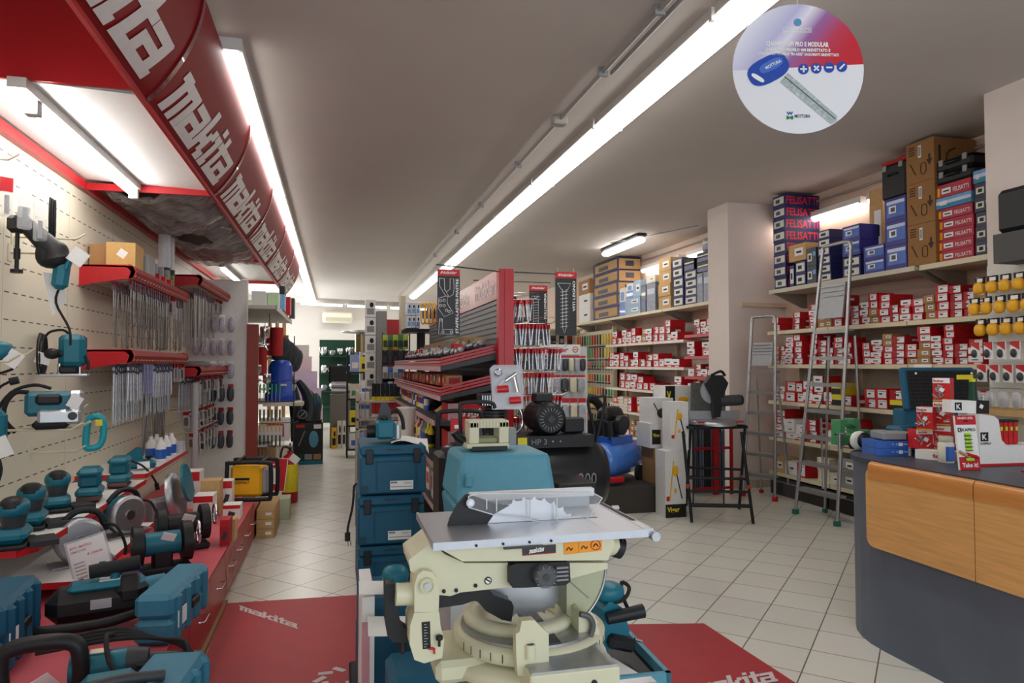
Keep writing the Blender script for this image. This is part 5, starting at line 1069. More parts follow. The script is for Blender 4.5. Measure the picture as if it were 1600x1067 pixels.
goods_row('bag', [('grey', 'grey'), ('grey', 'tan')], gx + .27, 5.1, 8.6, 1.59, .11, .13, .1, .11, 'bag', 'back of upper railed shelf', 'bag_of_brackets', 'clear bags at the back of the upper railed shelf')
goods_row('box', [('red', 'white'), ('tan', 'red'), ('red', 'tan')], gx + .1, 5.1, 8.8, 1.33, .12, .09, .14, .17, 'box', 'lower red railed shelf', 'bracket_box', 'boxes on the lower railed shelf')
goods_row('can', [('white', 'red'), ('yel', 'red'), ('blue', 'white'), ('red', 'yel'), ('white', 'blue')], gx + .02, 6.1, 8.8, 1.10, .06, .15, .06, .09, 'tube', 'shelf under the railed trays', 'sealant_tube', 'tubes under the railed trays')
goods_row('bottle', [('white', 'red'), ('yel', 'blk'), ('grey', 'blue'), ('white', 'yel'), ('red', 'white')], gx + .02, 5.9, 8.8, .80, .07, .19, .07, .1, 'bottle', 'second lowest lit shelf', 'product_bottle', 'bottles on the gondola')
goods_row('box', [('red', 'white'), ('white', 'red'), ('tan', 'white')], gx + .02, 5.2, 8.7, .5, .14, .2, .13, .17, 'carton', 'low gondola shelf', 'carton', 'cartons low on the gondola')
def big_red(y, z, w_, h_, d_, lab, word=True):
    o = thing('red_carton', lab, 'carton', (gx + .02, y, z), group='large red cartons on the gondola')
    b = B(); b.b2((0, 0, 0), (w_, d_, h_), REDC); b.b2((0, -.001, 0), (w_ * .28, 0, h_), mat('pinkish_grey_print', (190, 150, 156), .5)); b.build('carton', o)
    if word: b = B(); b.text('friul', (w_ * .32, -.002, h_ * .2), (w_ * .5, 0, 0), (0, 0, h_ * .5), PAPER, .03, .15); b.build('lettering', o)
    else: b = B(); b.tube([(w_ * .1, -.002, h_ * .5), (w_ * .5, -.002, h_ * .5), (w_ * .5, -.002, h_ * .8), (w_ * .1, -.002, h_ * .8)], .002, PAPER, 4, closed=True, smooth=False); b.build('frame_print', o)
big_red(4.98, 1.103, .28, .12, .3, 'red and grey white lettered carton on the gondola near end'); big_red(4.98, .803, .33, .22, .3, 'plain red carton with a white outline frame under the lettered one', False); big_red(4.98, .503, .36, .2, .3, 'red carton on the low shelf at the gondola near end')
# loose cardboard flaps
b = B()
for q in range(5): b.box((gx + .07 + .03 * q, 5.5 + .12 * q, 1.17 + .01 * q), (.16, .05, .004), CARD2, rot=(.3, -.5 - .1 * q, .4))
tag(b.build('loose_cardboard'), 'loose folded cardboard strips on the gondola shelf beside the lettered carton', 'cardboard', kind='stuff')
# hooks with red headed packs on the right face
PBK = B(); PBK.b2((-.006, -.035, .0), (.006, .035, .035), REDC); PBK.box((0, 0, -.06), (.008, .062, .12), mat('silver_pack', (176, 178, 184), .3, .4, var=.35, scale=50)); PBK.box((-.0045, 0, -.05), (.001, .05, .06), CLEARW)
po = PBK.build('t'); PKD = po.data; bpy.data.objects.remove(po)
hk = 0
for j, z_ in enumerate([1.98, 1.80, 1.62, 1.44, 1.27, 1.11]):
    for i, y_ in enumerate((4.98, 5.2)):
        L_ = [.2, .33, .42, .36, .42, .34][j]
        o = thing('display_hook', 'chrome display hook on the gondola, %s row down, %s' % (ORD[j], ['near one', 'far one'][i]), 'hook', (PX + .03, y_, z_), group='chrome hooks with red headed packs')
        b = B(); b.tube([(0, 0, 0), (L_ + .02, 0, .01), (L_ + .05, 0, .03)], .003, CHROME, 5, smooth=False); b.tube([(0, 0, .05), (L_ + .04, 0, .055), (L_ + .04, 0, .035)], .002, CHROME, 5, smooth=False); b.build('wire', o)
        n = int(L_ / (.024 if i == 0 else .04))
        for k in range(n):
            q = bpy.data.objects.new('hanging_pack', PKD); col.objects.link(q); q.location = (PX + .05 + k * L_ / n, y_, z_ - .035); q.rotation_euler = (0, rng.uniform(-.12, .12), rng.uniform(-.35, .05))
            tag(q, 'red headed silver pack, %s on the %s hook of row %s' % (ORD[k], ['near', 'far'][i], j + 1), 'blister pack', 'red headed packs on gondola hooks')
# hanging black signs
def hang_sign(x, y, zt, h_, w_, word, lab, draw):
    t = thing('hanging_sign', lab, 'sign', (x, y, zt), group='black and red hanging signs')
    b = B(); b.b2((-w_ / 2, -.003, -h_), (w_ / 2, .003, 0), mat('sign_black', (34, 36, 38), .45)); b.build('panel', t)
    b = B(); b.b2((-w_ / 2, -.005, -h_ * .1), (w_ / 2, -.0031, 0), REDC); b.text('friulsider', (-w_ * .36, -.006, -h_ * .07), (w_ * .72, 0, 0), (0, 0, h_ * .045), PAPER, .02, .1); b.build('red_header', t)
    b = B(); b.text(word, (w_ * .44, -.006, -h_ * (.97 if len(word) > 12 else .62 if len(word) < 11 else .75)), (0, 0, h_ * (.83 if len(word) > 12 else .48 if len(word) < 11 else .6)), (-w_ * .13, 0, 0), PAPER, .025); b.build('lettering', t)
    b = B(); W3 = mat('sign_white_line', (222, 222, 222), .5)
    for pl in draw: b.tube([(-w_ / 2 + p[0] * w_, -.005, -h_ + p[1] * h_) for p in pl], .0022, W3, 5, smooth=False, closed=False)
    b.build('line_drawing', t)
    for s in (-1, 1): b = B(); b.tube([(s * w_ * .38, 0, -.005), (s * w_ * .38, 0, .03)], .0015, PAPER, 4, smooth=False); b.build('clip', t)
screw = [[(.1, .82), (.72, .82), (.58, .72), (.5, .72)], [(.1, .82), (.28, .72), (.34, .72)], [(.34, .72), (.34, .12), (.42, .03), (.5, .12), (.5, .72)]] + [[(.24, .68 - .055 * k), (.6, .7 - .055 * k)] for k in range(11)]
br = [[(.08, .86), (.3, .86), (.32, .7), (.52, .58), (.7, .62), (.74, .7), (.72, .86), (.56, .86), (.56, .7), (.4, .66), (.3, .7)], [(.08, .86), (.1, .74), (.36, .6), (.52, .58)], [(.06, .56), (.44, .6), (.44, .48), (.7, .34), (.3, .28), (.06, .4), (.06, .56)], [(.1, .25), (.22, .25), (.22, .09), (.7, .09), (.7, .02), (.06, .02), (.1, .25)]]
ring = lambda x, z, r=.03: [(x + r * 1.8 * math.cos(a * .785), z + r * .6 * math.sin(a * .785)) for a in range(9)]
br += [ring(.15, .52), ring(.3, .53), ring(.15, .45), ring(.3, .45), ring(.4, .38), ring(.52, .36), ring(.15, .23), ring(.62, .05), ring(.25, .05)]
bolt = [[(.15, .8), (.55, .8), (.6, .74), (.1, .74), (.15, .8)], [(.22, .74), (.22, .15), (.5, .15), (.5, .74)], [(.3, .8), (.3, .74)], [(.42, .8), (.42, .74)]] + [[(.2, .68 - .05 * k), (.52, .69 - .05 * k)] for k in range(11)]
v = aY(701, 421, 4.84); hang_sign(v.x, 4.84, v.z, abs(v.z - aY(701, 524, 4.84).z), .158, 'STAFFE-LASTRE-PIASTRE', 'hanging black sign reading STAFFE-LASTRE-PIASTRE with line drawings of brackets', br)
v = aY(884, 425, 4.84); hang_sign(v.x, 4.84, v.z, abs(v.z - aY(884, 524, 4.84).z), .162, 'VITI LEGNO', 'hanging black sign reading VITI LEGNO with a large wood screw drawing', screw)
v = aY(841, 446, 6.2); b = B(); b.tube([(PX + .02, 6.2, v.z + .03), (v.x + .12, 6.2, v.z + .03)], .005, DGREY, 6, smooth=False); tag(b.build('sign_rod'), 'thin dark rod carrying the rear hanging sign', 'rod'); hang_sign(v.x, 6.2, v.z, abs(v.z - aY(841, 530, 6.2).z), .175, 'BULLONERIA', 'smaller looking black sign reading BULLONERIA farther back', bolt)
# rack of bags with white friulsider header
t = thing('bag_display_rack', 'free standing white display rack hung with small bags of plugs and cable ties', 'display rack', (0, 0, 0))
YB = 6.5
def hx(px, py, Y=YB): v = aY(px, py, Y); return v.x, v.z
xa, za = hx(842, 538); xb, zb2 = hx(918, 690)
b = B(); b.b2((xa, YB, 0), (xb, YB + .04, za - .02), mat('rack_white', (206, 204, 200), .5)); b.build('back_panel', t)
x2, z2 = hx(905, 554); b = B(); b.b2((xa, YB - .03, z2), (x2, YB - .02, za), WHITE); b.text('friulsider', (xa + .02, YB - .031, z2 + .022), (.27, 0, 0), (0, 0, .05), REDC, .025, .1); b.lathe([(.03, 0), (.03, .001)], (x2 - .05, YB - .0305, (z2 + za) / 2), REDC, (0, -1, 0), 20); b.lathe([(.022, 0), (.022, .001)], (x2 - .05, YB - .032, (z2 + za) / 2), WHITE, (0, -1, 0), 20); b.b2((x2 - .065, YB - .035, (z2 + za) / 2 - .004), (x2 - .035, YB - .033, (z2 + za) / 2 + .004), REDC); b.build('header_sign', t)
rows_ = [(850, 7, 556, 580, .055, 'dark'), (851, 5, 586, 614, .075, 'mix'), (852, 5, 622, 682, .075, 'tall')]
bagm = {'dark': mat('bag_dark', (62, 64, 72), .4, var=.3), 'cream': mat('bag_cream', (214, 206, 176), .4, var=.1), 'grey': mat('bag_grey', (168, 170, 178), .4, var=.3)}
for ri, (p0, n, y0, y1, w_, kd) in enumerate(rows_):
    for k in range(n):
        x, zz = hx(p0 + k * (64 / n) + 6, y0, 6.45); h_ = zz - hx(p0, y1, 6.45)[1]
        o = thing('bag_of_plugs', 'clear bag with red header, %s from the left, %s row of the bag rack' % (ORD[k], ['top', 'middle', 'bottom'][ri]), 'bag', (x, 6.45, zz - h_), group='red headed bags on the white rack')
        mm = bagm[['dark', 'cream', 'grey'][(k + ri) % 3]] if kd != 'tall' else bagm[['cream', 'dark', 'grey', 'cream', 'grey'][k]]
        b = B(); b.ell((0, 0, h_ * .42), (w_ * .5, .018, h_ * .42), mm, 12, 8, .6); b.build('contents', o); b = B(); b.b2((-w_ / 2, -.004, h_ * .8), (w_ / 2, .004, h_), WHITE); b.b2((-w_ / 2, -.006, h_ * .88), (w_ / 2, -.004, h_), REDC); b.build('header_card', o)
# ================================================================ blue compressor, cartons on the floor
t = thing('blue_air_compressor', 'blue air compressor with horizontal tank near the white cartons', 'air compressor', (2.93, 7.05, 0), R(38))
b = B(); b.lathe([(.0, -.36), (.1, -.35), (.16, -.31), (.185, -.26), (.185, .26), (.16, .31), (.1, .35), (.0, .36)], (0, 0, .5), mat('compressor_blue', (70, 126, 214), .28, coat=.4), (1, 0, 0), 28); tk = b.build('tank', t)
b = B(); b.b2((-.24, -.1, .66), (.2, .1, .74), BLUE); b.build('platform', t)
b = B(); b.cyl((-.1, 0, .74), (-.1, 0, .9), .08, BLK, n=18); b.lathe([(.1, 0), (.1, .05)], (-.1, -.1, .86), BLK, (0, -1, 0)); b.build('pump', t)
b = B(); b.cyl((-.02, 0, .86), (.16, 0, .86), .09, BLK, n=20); b.build('motor', t); b = B(); b.ell((.1, .12, .93), (.2, .1, .12), BLK, 16, 10, .7); b.build('black_cover', t)
b = B(); b.tube([(-.26, -.08, .72), (-.3, -.08, .9), (-.28, .08, .9), (-.26, .08, .72)], .011, BLK); b.build('handle', t)
for s in (-1, 1): b = B(); b.cyl((.2, s * .16, .34), (.2, s * .2, .34), .08, RUB, n=18); b.build('wheel', t)
b = B(); b.box((-.22, 0, .3), (.04, .2, .1), BLUE); b.build('foot', t)
b = B(); b.b2((2.55, 6.6, 0), (3.25, 7.5, .262), mat('pallet_dark', (60, 56, 50), .7)); tag(b.build('low_plinth'), 'low dark plinth under the blue compressor', 'plinth')
def cbox(pxl, pxr, pyb, pyt, Y, d, m, lab, zb=0, name='carton', grp=None, rz=0):
    xa, xb = aY(pxl, pyb, Y).x, aY(pxr, pyb, Y).x; zt_ = aY(pxl, pyt, Y).z; o = thing(name, lab, 'carton', ((xa + xb) / 2, Y, zb), rz, grp); w_ = xb - xa
    b = B(); b.b2((-w_ / 2, 0, 0), (w_ / 2, d, zt_ - zb), m); b.build('carton', o); return o, w_, zt_ - zb
WB = mat('glossy_white_carton', (226, 226, 224), .4)
def vigor_print(o, w_, h_, kind='saw', yl=True):
    b = B(); 
    if yl: b.b2((-w_ / 2, -.002, 0), (w_ / 2, -.0005, h_ * .2), INK); b.text('Vigor', (-w_ * .42, -.003, h_ * .06), (w_ * .6, 0, 0), (0, 0, h_ * .1), YEL2, .03)
    b.tube([(-w_ * .3, -.003, h_ * .25), (-w_ * .1, -.003, h_ * .85)], .006, YEL, 5, smooth=False); b.ell((w_ * .0, -.003, h_ * .7), (w_ * .14, .003, h_ * .08), YEL); b.tube([(w_ * .05, -.003, h_ * .65), (w_ * .3, -.003, h_ * .28)], .006, INK, 5, smooth=False); b.ell((-w_ * .02, -.003, h_ * .4), (w_ * .07, .003, h_ * .04), YEL); b.b2((-w_ * .45, -.002, h_ * .25), (-w_ * .3, -.001, h_ * .32), REDC); b.build('print', o)
o, w_, h_ = cbox(1022, 1053, 790, 700, 6.75, .3, CARD, 'tall plain brown carton supporting the saw cartons', 0)
zz = h_; o, w_, h_ = cbox(1016, 1052, 700, 662, 6.74, .34, WB, 'white carton with two black print panels on the brown carton', zz + .001, grp='white and black tool cartons')
b = B(); b.b2((-w_ * .42, -.002, h_ * .15), (-w_ * .05, -.001, h_ * .75), INK); b.b2((w_ * .05, -.002, h_ * .15), (w_ * .45, -.001, h_ * .75), INK); b.text('Vigor', (-w_ * .38, -.003, h_ * .4), (w_ * .3, 0, 0), (0, 0, h_ * .2), YEL2, .03); b.build('print', o)
z3 = zz + h_ + .002; o, w_, h_ = cbox(1018, 1052, 660, 622, 6.76, .3, WB, 'white carton with chainsaw picture on the panel printed carton', z3, grp='white and black tool cartons')
b = B(); b.ell((0, -.002, h_ * .4), (w_ * .25, .004, h_ * .2), DGREY); b.b2((0, -.006, h_ * .6), (w_ * .45, -.002, h_ * .75), YEL2); b.tube([(-w_ * .4, -.003, h_ * .8), (-w_ * .1, -.003, h_ * .3)], .006, INK, 5, smooth=False); b.build('print', o)
o, w_, h_ = cbox(1040, 1082, 640, 603, 6.95, .3, WB, 'white carton with black corner, topmost behind the chainsaw carton', 0.98, grp='white and black tool cartons')
b = B(); b.b2((-w_ / 2, -.002, h_ * .4), (-w_ * .15, -.001, h_), INK); b.text('V', (-w_ * .45, -.003, h_ * .5), (w_ * .15, 0, 0), (0, 0, h_ * .3), YEL2, .04); b.ell((w_ * .15, -.003, h_ * .5), (w_ * .2, .003, h_ * .1), YEL); b.build('print', o)
z4 = o.location.z; o5, w5, h5 = cbox(1045, 1082, 700, 641, 6.96, .28, WB, 'white carton hidden under the topmost black cornered carton', 0.0, grp='white and black tool cartons')
o, w_, h_ = cbox(1040, 1072, 800, 705, 6.32, .22, WB, 'lower white trimmer carton with black lettered foot on the floor', 0, grp='white trimmer cartons'); vigor_print(o, w_, h_)
o, w_, h1 = cbox(1048, 1076, 703, 628, 6.34, .18, WB, 'upper white trimmer carton standing on the lower trimmer carton', h_ + .001, grp='white trimmer cartons'); vigor_print(o, w_, h1, yl=False)
v = aZ(975, 775); t = thing('starter_box', 'small red box with white car battery print on the floor by the blue compressor', 'box', (v.x, v.y, 0), .25)
b = B(); b.b2((-.09, 0, 0), (.06, .16, .18), REDC); b.b2((.061, .02, .0), (.19, .14, .17), mat('pale_green_print', (196, 206, 190), .5)); b.lathe([(.03, 0), (.03, .001)], (-.02, -.001, .09), PAPER, (0, 1, 0)); b.build('carton', t)
v = aZ(995, 782); t = thing('circular_saw', 'small grey and yellow circular saw lying on the floor by the brown carton', 'power tool', (v.x, v.y, 0), .3)
b = B(); b.box((0, 0, .012), (.26, .12, .016), ALU); b.build('sole', t); b = B(); b.lathe([(.07, 0), (.07, .03)], (-.03, -.02, .09), GREY, (0, -1, 0)); b.build('guard', t); b = B(); b.ell((.06, .02, .12), (.09, .04, .035), YEL2); b.build('body', t)
v = aZ(965, 735); t = thing('stapler_tool', 'red and grey tool lying on the low plinth before the blue compressor', 'power tool', (2.78, 6.72, .263), .2)
b = B(); b.box((0, 0, .06), (.22, .06, .06), REDC, bev=.01); b.build('body', t); b = B(); b.box((-.12, 0, .05), (.08, .07, .1), ALU, bev=.01); b.build('head', t)
t = thing('boxed_pump', 'blue and white boxed pump behind the blue compressor', 'box', (2.6, 7.9, 0)); b = B(); b.b2((-.25, 0, 0), (.25, .3, .95), BLUE); b.b2((-.15, -.001, .6), (.15, 0, .9), WHITE); b.build('carton', t)
B().b2((-.2, -.01, .96), (.1, .1, 1.1), WHITE).build('price_card', t)
b = B(); b.tube([(2.35, 7.85, 1.12), (2.6, 7.8, 1.15), (2.9, 7.85, 1.13)], .035, STEEL, 10); b.tube([(2.85, 7.85, 1.12), (3.05, 7.9, 1.05), (3.15, 7.95, .85)], .05, BLK, 10); tag(b.build('flexible_hose'), 'foil wrapped black hose lying across the boxed pump', 'hose')
b = B(); b.b2((2.9, 7.85, 0), (3.25, 8.15, .84), BLK); tag(b.build('black_crate'), 'black crate under the hose behind the blue compressor', 'crate')
# ================================================================ ladders, folding trestle with mitre saw, red rod rack
LAD = mat('ladder_aluminium', (176, 176, 176), .35, .85, var=.06, scale=30)
TREAD = mat('ribbed_tread', (156, 160, 162), .5, .5, var=.25, scale=90, stretch=(1, 12, 1))
def stepladder(loc, rz, H_, n, w0, w1, lean, label, feet, platform=True, back=.55):
    """front stiles stand in local x = +-w; climbs towards +y"""
    t = thing('step_ladder', label, 'ladder', loc, rz)
    for s in (-1, 1):
        b = B(); b.tube([(s * w0, 0, .04), (s * w1, lean, H_ - .07)], .017, LAD, 6, smooth=False); b.build('front_stile', t)
        b = B(); b.tube([(s * w0 * .9, lean + back, .04), (s * w1 * .9, lean + .05, H_ * .66)], .013, LAD, 6, smooth=False); b.build('rear_leg', t)
        b = B(); b.box((s * w0, 0, .025), (.045, .06, .05), feet, bev=.006); b.build('foot_cap', t); b = B(); b.box((s * w0 * .9, lean + back, .02), (.04, .05, .04), feet, bev=.006); b.build('foot_cap', t)
    b = B(); b.tube([(-w1, lean, H_ - .1), (-w1 * .97, lean, H_ - .03), (-w1 * .75, lean, H_), (w1 * .75, lean, H_), (w1 * .97, lean, H_ - .03), (w1, lean, H_ - .1)], .017, LAD, 8); b.build('top_bow', t)
    hs_ = (H_ * .68) / n
    for k in range(n):
        z = .26 + k * hs_; f = z / H_; x = w0 + (w1 - w0) * f; y = lean * f
        b = B(); b.box((0, y + .04, z), (2 * x, .1, .022), TREAD); b.box((0, y - .012, z - .006), (2 * x, .006, .034), LAD); b.build('tread', t)
    if platform:
        z = H_ * .79; b = B(); b.box((0, lean * .8 + .0, z), (w1 * 1.7, .02, H_ * .13), TREAD, rot=(R(-8), 0, 0))
        for q in range(7): b.box((0, lean * .8 - .012, z - H_ * .055 + q * H_ * .018), (w1 * 1.6, .006, .006), LAD)
        b.build('folded_platform', t)
    return t
# big ladder: foot points taken on the floor
fa, fb = aZ(1243, 803), aZ(1308, 822); c = (fa + fb) / 2
big = stepladder((c.x, c.y, 0), math.atan2(fb.y - fa.y, fb.x - fa.x), 2.70, 7, (fb - fa).length / 2, .19, .3, 'tall aluminium step ladder with green feet before the right shelving', mat('foot_green', (30, 110, 92), .5), back=.04)
b = B(); b.tube([(-.02, .1, .98), (-.02, .12, .3)], .012, CHROME, 8, smooth=False); b.lathe([(.018, 0), (.02, .03)], (-.02, .12, .29), CHROME); b.build('prop_bar', big); b = B(); b.tube([(-.2, .35, 1.6), (-.21, .3, 1.2), (-.23, .2, .95)], .006, mat('foot_green', (30, 110, 92), .5), 5); b.build('green_strap', big)
fa, fb = aZ(1160, 772), aZ(1196, 776); 
sm = stepladder((4.62, 6.98, 0), R(-66), 2.05, 6, .2, .15, .14, 'smaller aluminium step ladder with red feet against the white pier', REDC, back=.2)
# trestle
tc_ = [aZ(1081, 818), aZ(1177, 820), aZ(1155, 797), aZ(1072, 792)]
t = thing('folding_trestle', 'black folding trestle bench with orange clips carrying a mitre saw', 'trestle', (0, 0, 0))
zt3 = .86; top = [Vector((tc_[0].x - .02, tc_[0].y + .12, zt3)), Vector((tc_[1].x - .04, tc_[1].y + .12, zt3)), Vector((tc_[2].x + .04, tc_[2].y - .06, zt3)), Vector((tc_[3].x + .03, tc_[3].y - .06, zt3))]
for a, c in zip(tc_, top): b = B(); b.tube([c, a + Vector((0, 0, .012))], .015, BLK, 6, smooth=False); b.build('leg', t); 
for z_, i, j in ((.42, 0, 1), (.30, 0, 1), (.17, 0, 1), (.32, 3, 2), (.42, 3, 2)):
    a = tc_[i].lerp(top[i], z_ / zt3); c = tc_[j].lerp(top[j], z_ / zt3); b = B(); b.tube([a, c], .014 if z_ > .2 else .02, BLK, 6, smooth=False); b.build('cross_bar', t)
for i in range(4):
    a = tc_[i].lerp(top[i], .4); b = B(); b.box(a, (.03, .03, .04), mat('clip_orange', (190, 80, 56), .5)); b.build('orange_clip', t)
b = B(); cx_ = sum(p.x for p in top) / 4; cy_ = sum(p.y for p in top) / 4; wt = top[1].x - top[0].x
b.box((cx_, cy_ - .04, zt3 + .02), (wt + .1, .14, .03), BLK, bev=.008); b.box((cx_, cy_ + .12, zt3 + .02), (wt + .1, .14, .03), BLK, bev=.008); b.build('jaw_board', t)
ms = thing('mitre_saw', 'black and aluminium mitre saw with raised head on the folding trestle', 'mitre saw', (cx_ + .02, cy_, zt3 + .036), -.1)
b = B(); b.lathe([(.2, 0), (.2, .035), (.17, .045)], (0, 0, .0), ALU, n=32); b.box((0, 0, .03), (.55, .18, .05), ALU, bev=.01); b.build('base', ms)
b = B(); b.b2((-.27, .05, .056), (-.03, .07, .14), ALU); b.b2((.03, .05, .056), (.27, .07, .14), ALU); b.build('fence', ms)
b = B(); b.b2((-.24, -.096, .03), (-.08, -.092, .045), REDC); b.b2((.08, -.096, .03), (.24, -.092, .045), REDC); b.build('red_scale', ms)
b = B(); b.prism([(-.03, .08), (.03, .08), (.07, .3), (.12, .42), (.06, .5), (-.06, .5), (-.12, .42), (-.05, .28)], -.02, .06, BLK); b.build('head_arm', ms, bevel=.01)
b = B(); b.cyl((.04, .02, .24), (.25, .0, .25), .055, DGREY, n=20); b.cyl((.25, 0, .25), (.27, 0, .25), .05, BLK, n=20); b.build('motor', ms)
b = B(); blade_disc(b, (-.03, .03, .34), .13, 36, ALU); b.build('blade', ms); b = B(); b.tube([(-.06, -.02, .5), (0, -.1, .54), (.08, -.02, .5)], .014, BLK); b.build('handle', ms)
t = thing('display_board', 'dark grey printed board leaning behind the mitre saw on the trestle', 'board', (cx_ + .06, cy_ + .42, 0), -.12); b = B(); b.box((.1, 0, 1.1), (.38, .02, .42), mat('grey_patterned', (104, 108, 106), .5, var=.35, scale=40)); b.box((-.07, .01, .45), (.012, .012, .9), DGREY); b.box((.27, .01, .45), (.012, .012, .9), DGREY); b.build('board', t)
# red rod rack
v1, v2_ = aY(1078, 750, 7.3), aY(1146, 750, 7.3); t = thing('rod_rack', 'red steel rack full of grey threaded rods against the white pier', 'rack', (v1.x, 7.3, 0)); W4 = v2_.x - v1.x
for x in (0, W4 * .55, W4 - .03): b = B(); b.b2((x, 0, 0), (x + (.07 if .1 < x < W4 - .1 else .03), .03, .95), RED); b.build('post', t)
for z_ in (.06, .52, .92): b = B(); b.b2((0, .005, z_), (W4, .025, z_ + .03), RED); b.build('rail', t)
b = B(); b.b2((0, .25, 0), (W4, .27, .95), mat('rack_dark', (70, 66, 66), .6)); b.build('back', t)
k = 0; ROD = [mat('rod_grey', (120, 130, 146), .35, .7), mat('rod_dark', (70, 76, 86), .35, .7), mat('rod_light', (160, 168, 180), .35, .7)]
b = B()
for q in range(56):
    x = rng.uniform(.035, W4 - .04); y = rng.uniform(.05, .22)
    if abs(x - W4 * .58) < .05: continue
    b.cyl((x, y, .03), (x + rng.uniform(-.01, .01), y, rng.uniform(.7, .93)), .006, rng.choice(ROD), n=6)
tag(b.build('threaded_rods', t), kind='stuff')
# dark boxes under the lowest right shelf
for k in range(3):
    b = B(); b.b2((XS + .01, 4.3 + k * 1.0, .001), (XS + .35, 5.28 + k * 1.0, .2), mat('dark_trunk', (40, 36, 36), .55, bump=.1, scale=60)); b.b2((XS + .005, 4.3 + k, .15), (XS + .01, 5.28 + k, .16), GREY); tag(b.build('floor_trunk'), '%s dark brown box on the floor below the right shelving' % ['nearest', 'middle', 'farthest'][k], 'box', 'dark boxes below the right shelving')
# ================================================================ red drawer plinth on the left
PXF = -.66
def fx(px, py, Z): return aZ(px, py, Z)
ys = [1.6, 2.62, 3.64, 4.74, 5.55, 6.0, 6.33]
for k in range(len(ys) - 1):
    y0, y1 = ys[k], ys[k + 1]
    t = thing('drawer_plinth', 'red lacquered drawer plinth under the tool wall, %s section from the camera' % ORD[k], 'plinth', (PXF, y0, 0), group='red drawer plinth'); L_ = y1 - y0
    b = B(); b.b2((XL - PXF + .01, 0, 0), (-.03, L_ - .002, .325), DRED); b.build('carcass', t)
    b = B(); b.b2((XL - PXF + .01, 0, .326), (-.002, L_ - .002, .332), PINK); b.build('pink_top', t)
    for q in range(2):
        if k >= 4 and q: break
        a = q * L_ / 2 + .004; c = (q + 1) * L_ / 2 - .004
        if k >= 4: c = L_ - .004
        b = B(); b.b2((-.028, a, .03), (0, c, .322), mat('drawer_red', (160, 36, 40), .42, coat=.12, var=.05)); d = b.build('drawer', t)
        m_ = (a + c) / 2; b = B(); b.tube([(0, m_ - .07, .2), (.03, m_ - .07, .2), (.032, m_ - .06, .2), (.032, m_ + .06, .2), (.03, m_ + .07, .2), (0, m_ + .07, .2)], .004, CHROME, 6, smooth=False); b.build('handle', d)
    if k == 3: 
        b = B(); wordmark(b, lambda u, v: (.0015, .12 - u * .9 + .8, .06 + v * .2), mat('faded_lettering', (176, 110, 106), .5), 1); b.build('lettering', t)
b = B(); b.b2((PXF + .001, 1.6, 0), (PXF + .02, 4.73, .03), mat('brass_strip', (170, 140, 100), .35, .7)); tag(b.build('edge_strip'), 'thin brass coloured strip along the foot of the red plinth', 'strip')
# ================================================================ white shelves with red edge on the tool wall
def tool_shelf(y0, y1, z, xf, cham, label, edge=REDC):
    t = thing('tool_shelf', label, 'shelf', (XL, y0, z), group='white shelves with red edges'); L_ = y1 - y0; w_ = xf - XL
    P_ = [(0, 0), (w_ - cham * .5, 0), (w_, cham), (w_, L_), (0, L_)]
    b = B(); b.prism(P_, -.02, 0, WHITE, 'z'); b.build('board', t)
    b = B()
    for i in (0, 1, 2):
        a, c = Vector((*P_[i], 0)), Vector((*P_[i + 1], 0)); n_ = Vector((c.y - a.y, a.x - c.x, 0)).normalized() * .004
        b.add([a + Vector((0, 0, -.03)), c + Vector((0, 0, -.03)), c + n_ + Vector((0, 0, -.03)), a + n_ + Vector((0, 0, -.03)), a + Vector((0, 0, .002)), c + Vector((0, 0, .002)), c + n_ + Vector((0, 0, .002)), a + n_ + Vector((0, 0, .002))], [(0, 1, 2, 3), (7, 6, 5, 4), (0, 4, 5, 1), (1, 5, 6, 2), (2, 6, 7, 3), (3, 7, 4, 0)], edge)
    b.build('red_edge', t)
    b = B()
    for y in (.12, L_ - .1): b.prism([(.0, -.021), (w_ * .7, -.021), (.0, -.075)], y, y + .015, mat('bracket_cream', (206, 198, 176), .5))
    b.build('bracket', t); return t
ZSH = .64
tool_shelf(3.72, 5.78, ZSH, -1.37, .1, 'long white tool shelf with red edge carrying the row of sanders')
tool_shelf(5.80, 7.3, .68, -1.37, .02, 'short white tool shelf with red edge carrying the planer and white bottles')
tool_shelf(3.95, 5.3, .42, -1.2, .1, 'low white tool shelf with red edge carrying the circular saws')
# ================================================================ red hook shelves
def hook_shelf(y0, y1, z, xf, label, hooks=22):
    t = thing('red_hook_shelf', label, 'shelf', (XL, y0, z), group='red shelves with rows of hooks'); L_ = y1 - y0; w_ = xf - XL
    b = B(); b.b2((0, 0, 0), (w_ - .03, L_, .012), RED); b.prism([(w_ - .06, .012), (w_ - .02, .012), (w_, -.03), (w_ - .02, -.09), (w_ - .05, -.09), (w_ - .03, -.03), (w_ - .06, .0)], 0, L_, mat('satin_dark_red', (140, 18, 26), .6)); b.build('deck', t)
    for y in (0, L_ - .012):
        n = 8; pts = [(0, .012), (w_ - .05, .02)] + [(w_ - .05 + .055 * math.sin(R(180 * k / n)), -.03 + .055 * math.cos(R(180 * k / n))) for k in range(n + 1)] + [(w_ * .3, -.12), (0, -.15)]
        b = B(); b.prism(pts, y, y + .012, RED); b.build('end_panel', t)
    for k in range(hooks):
        y = .03 + (L_ - .06) * k / (hooks - 1); b = B(); b.tube([(0.02, y, -.10), (w_ - .05, y, -.085), (w_ + .0, y, -.06)], .004, mat('cream_wire', (214, 206, 180), .5), 5, smooth=False); b.build('hook', t)
    return t
HS = []
HS.append(hook_shelf(5.80, 7.80, 2.235, -1.47, 'upper red hook shelf over the first row of drill bit packs'))
HS.append(hook_shelf(5.80, 7.80, 1.60, -1.47, 'lower red hook shelf over the second row of drill bit packs'))
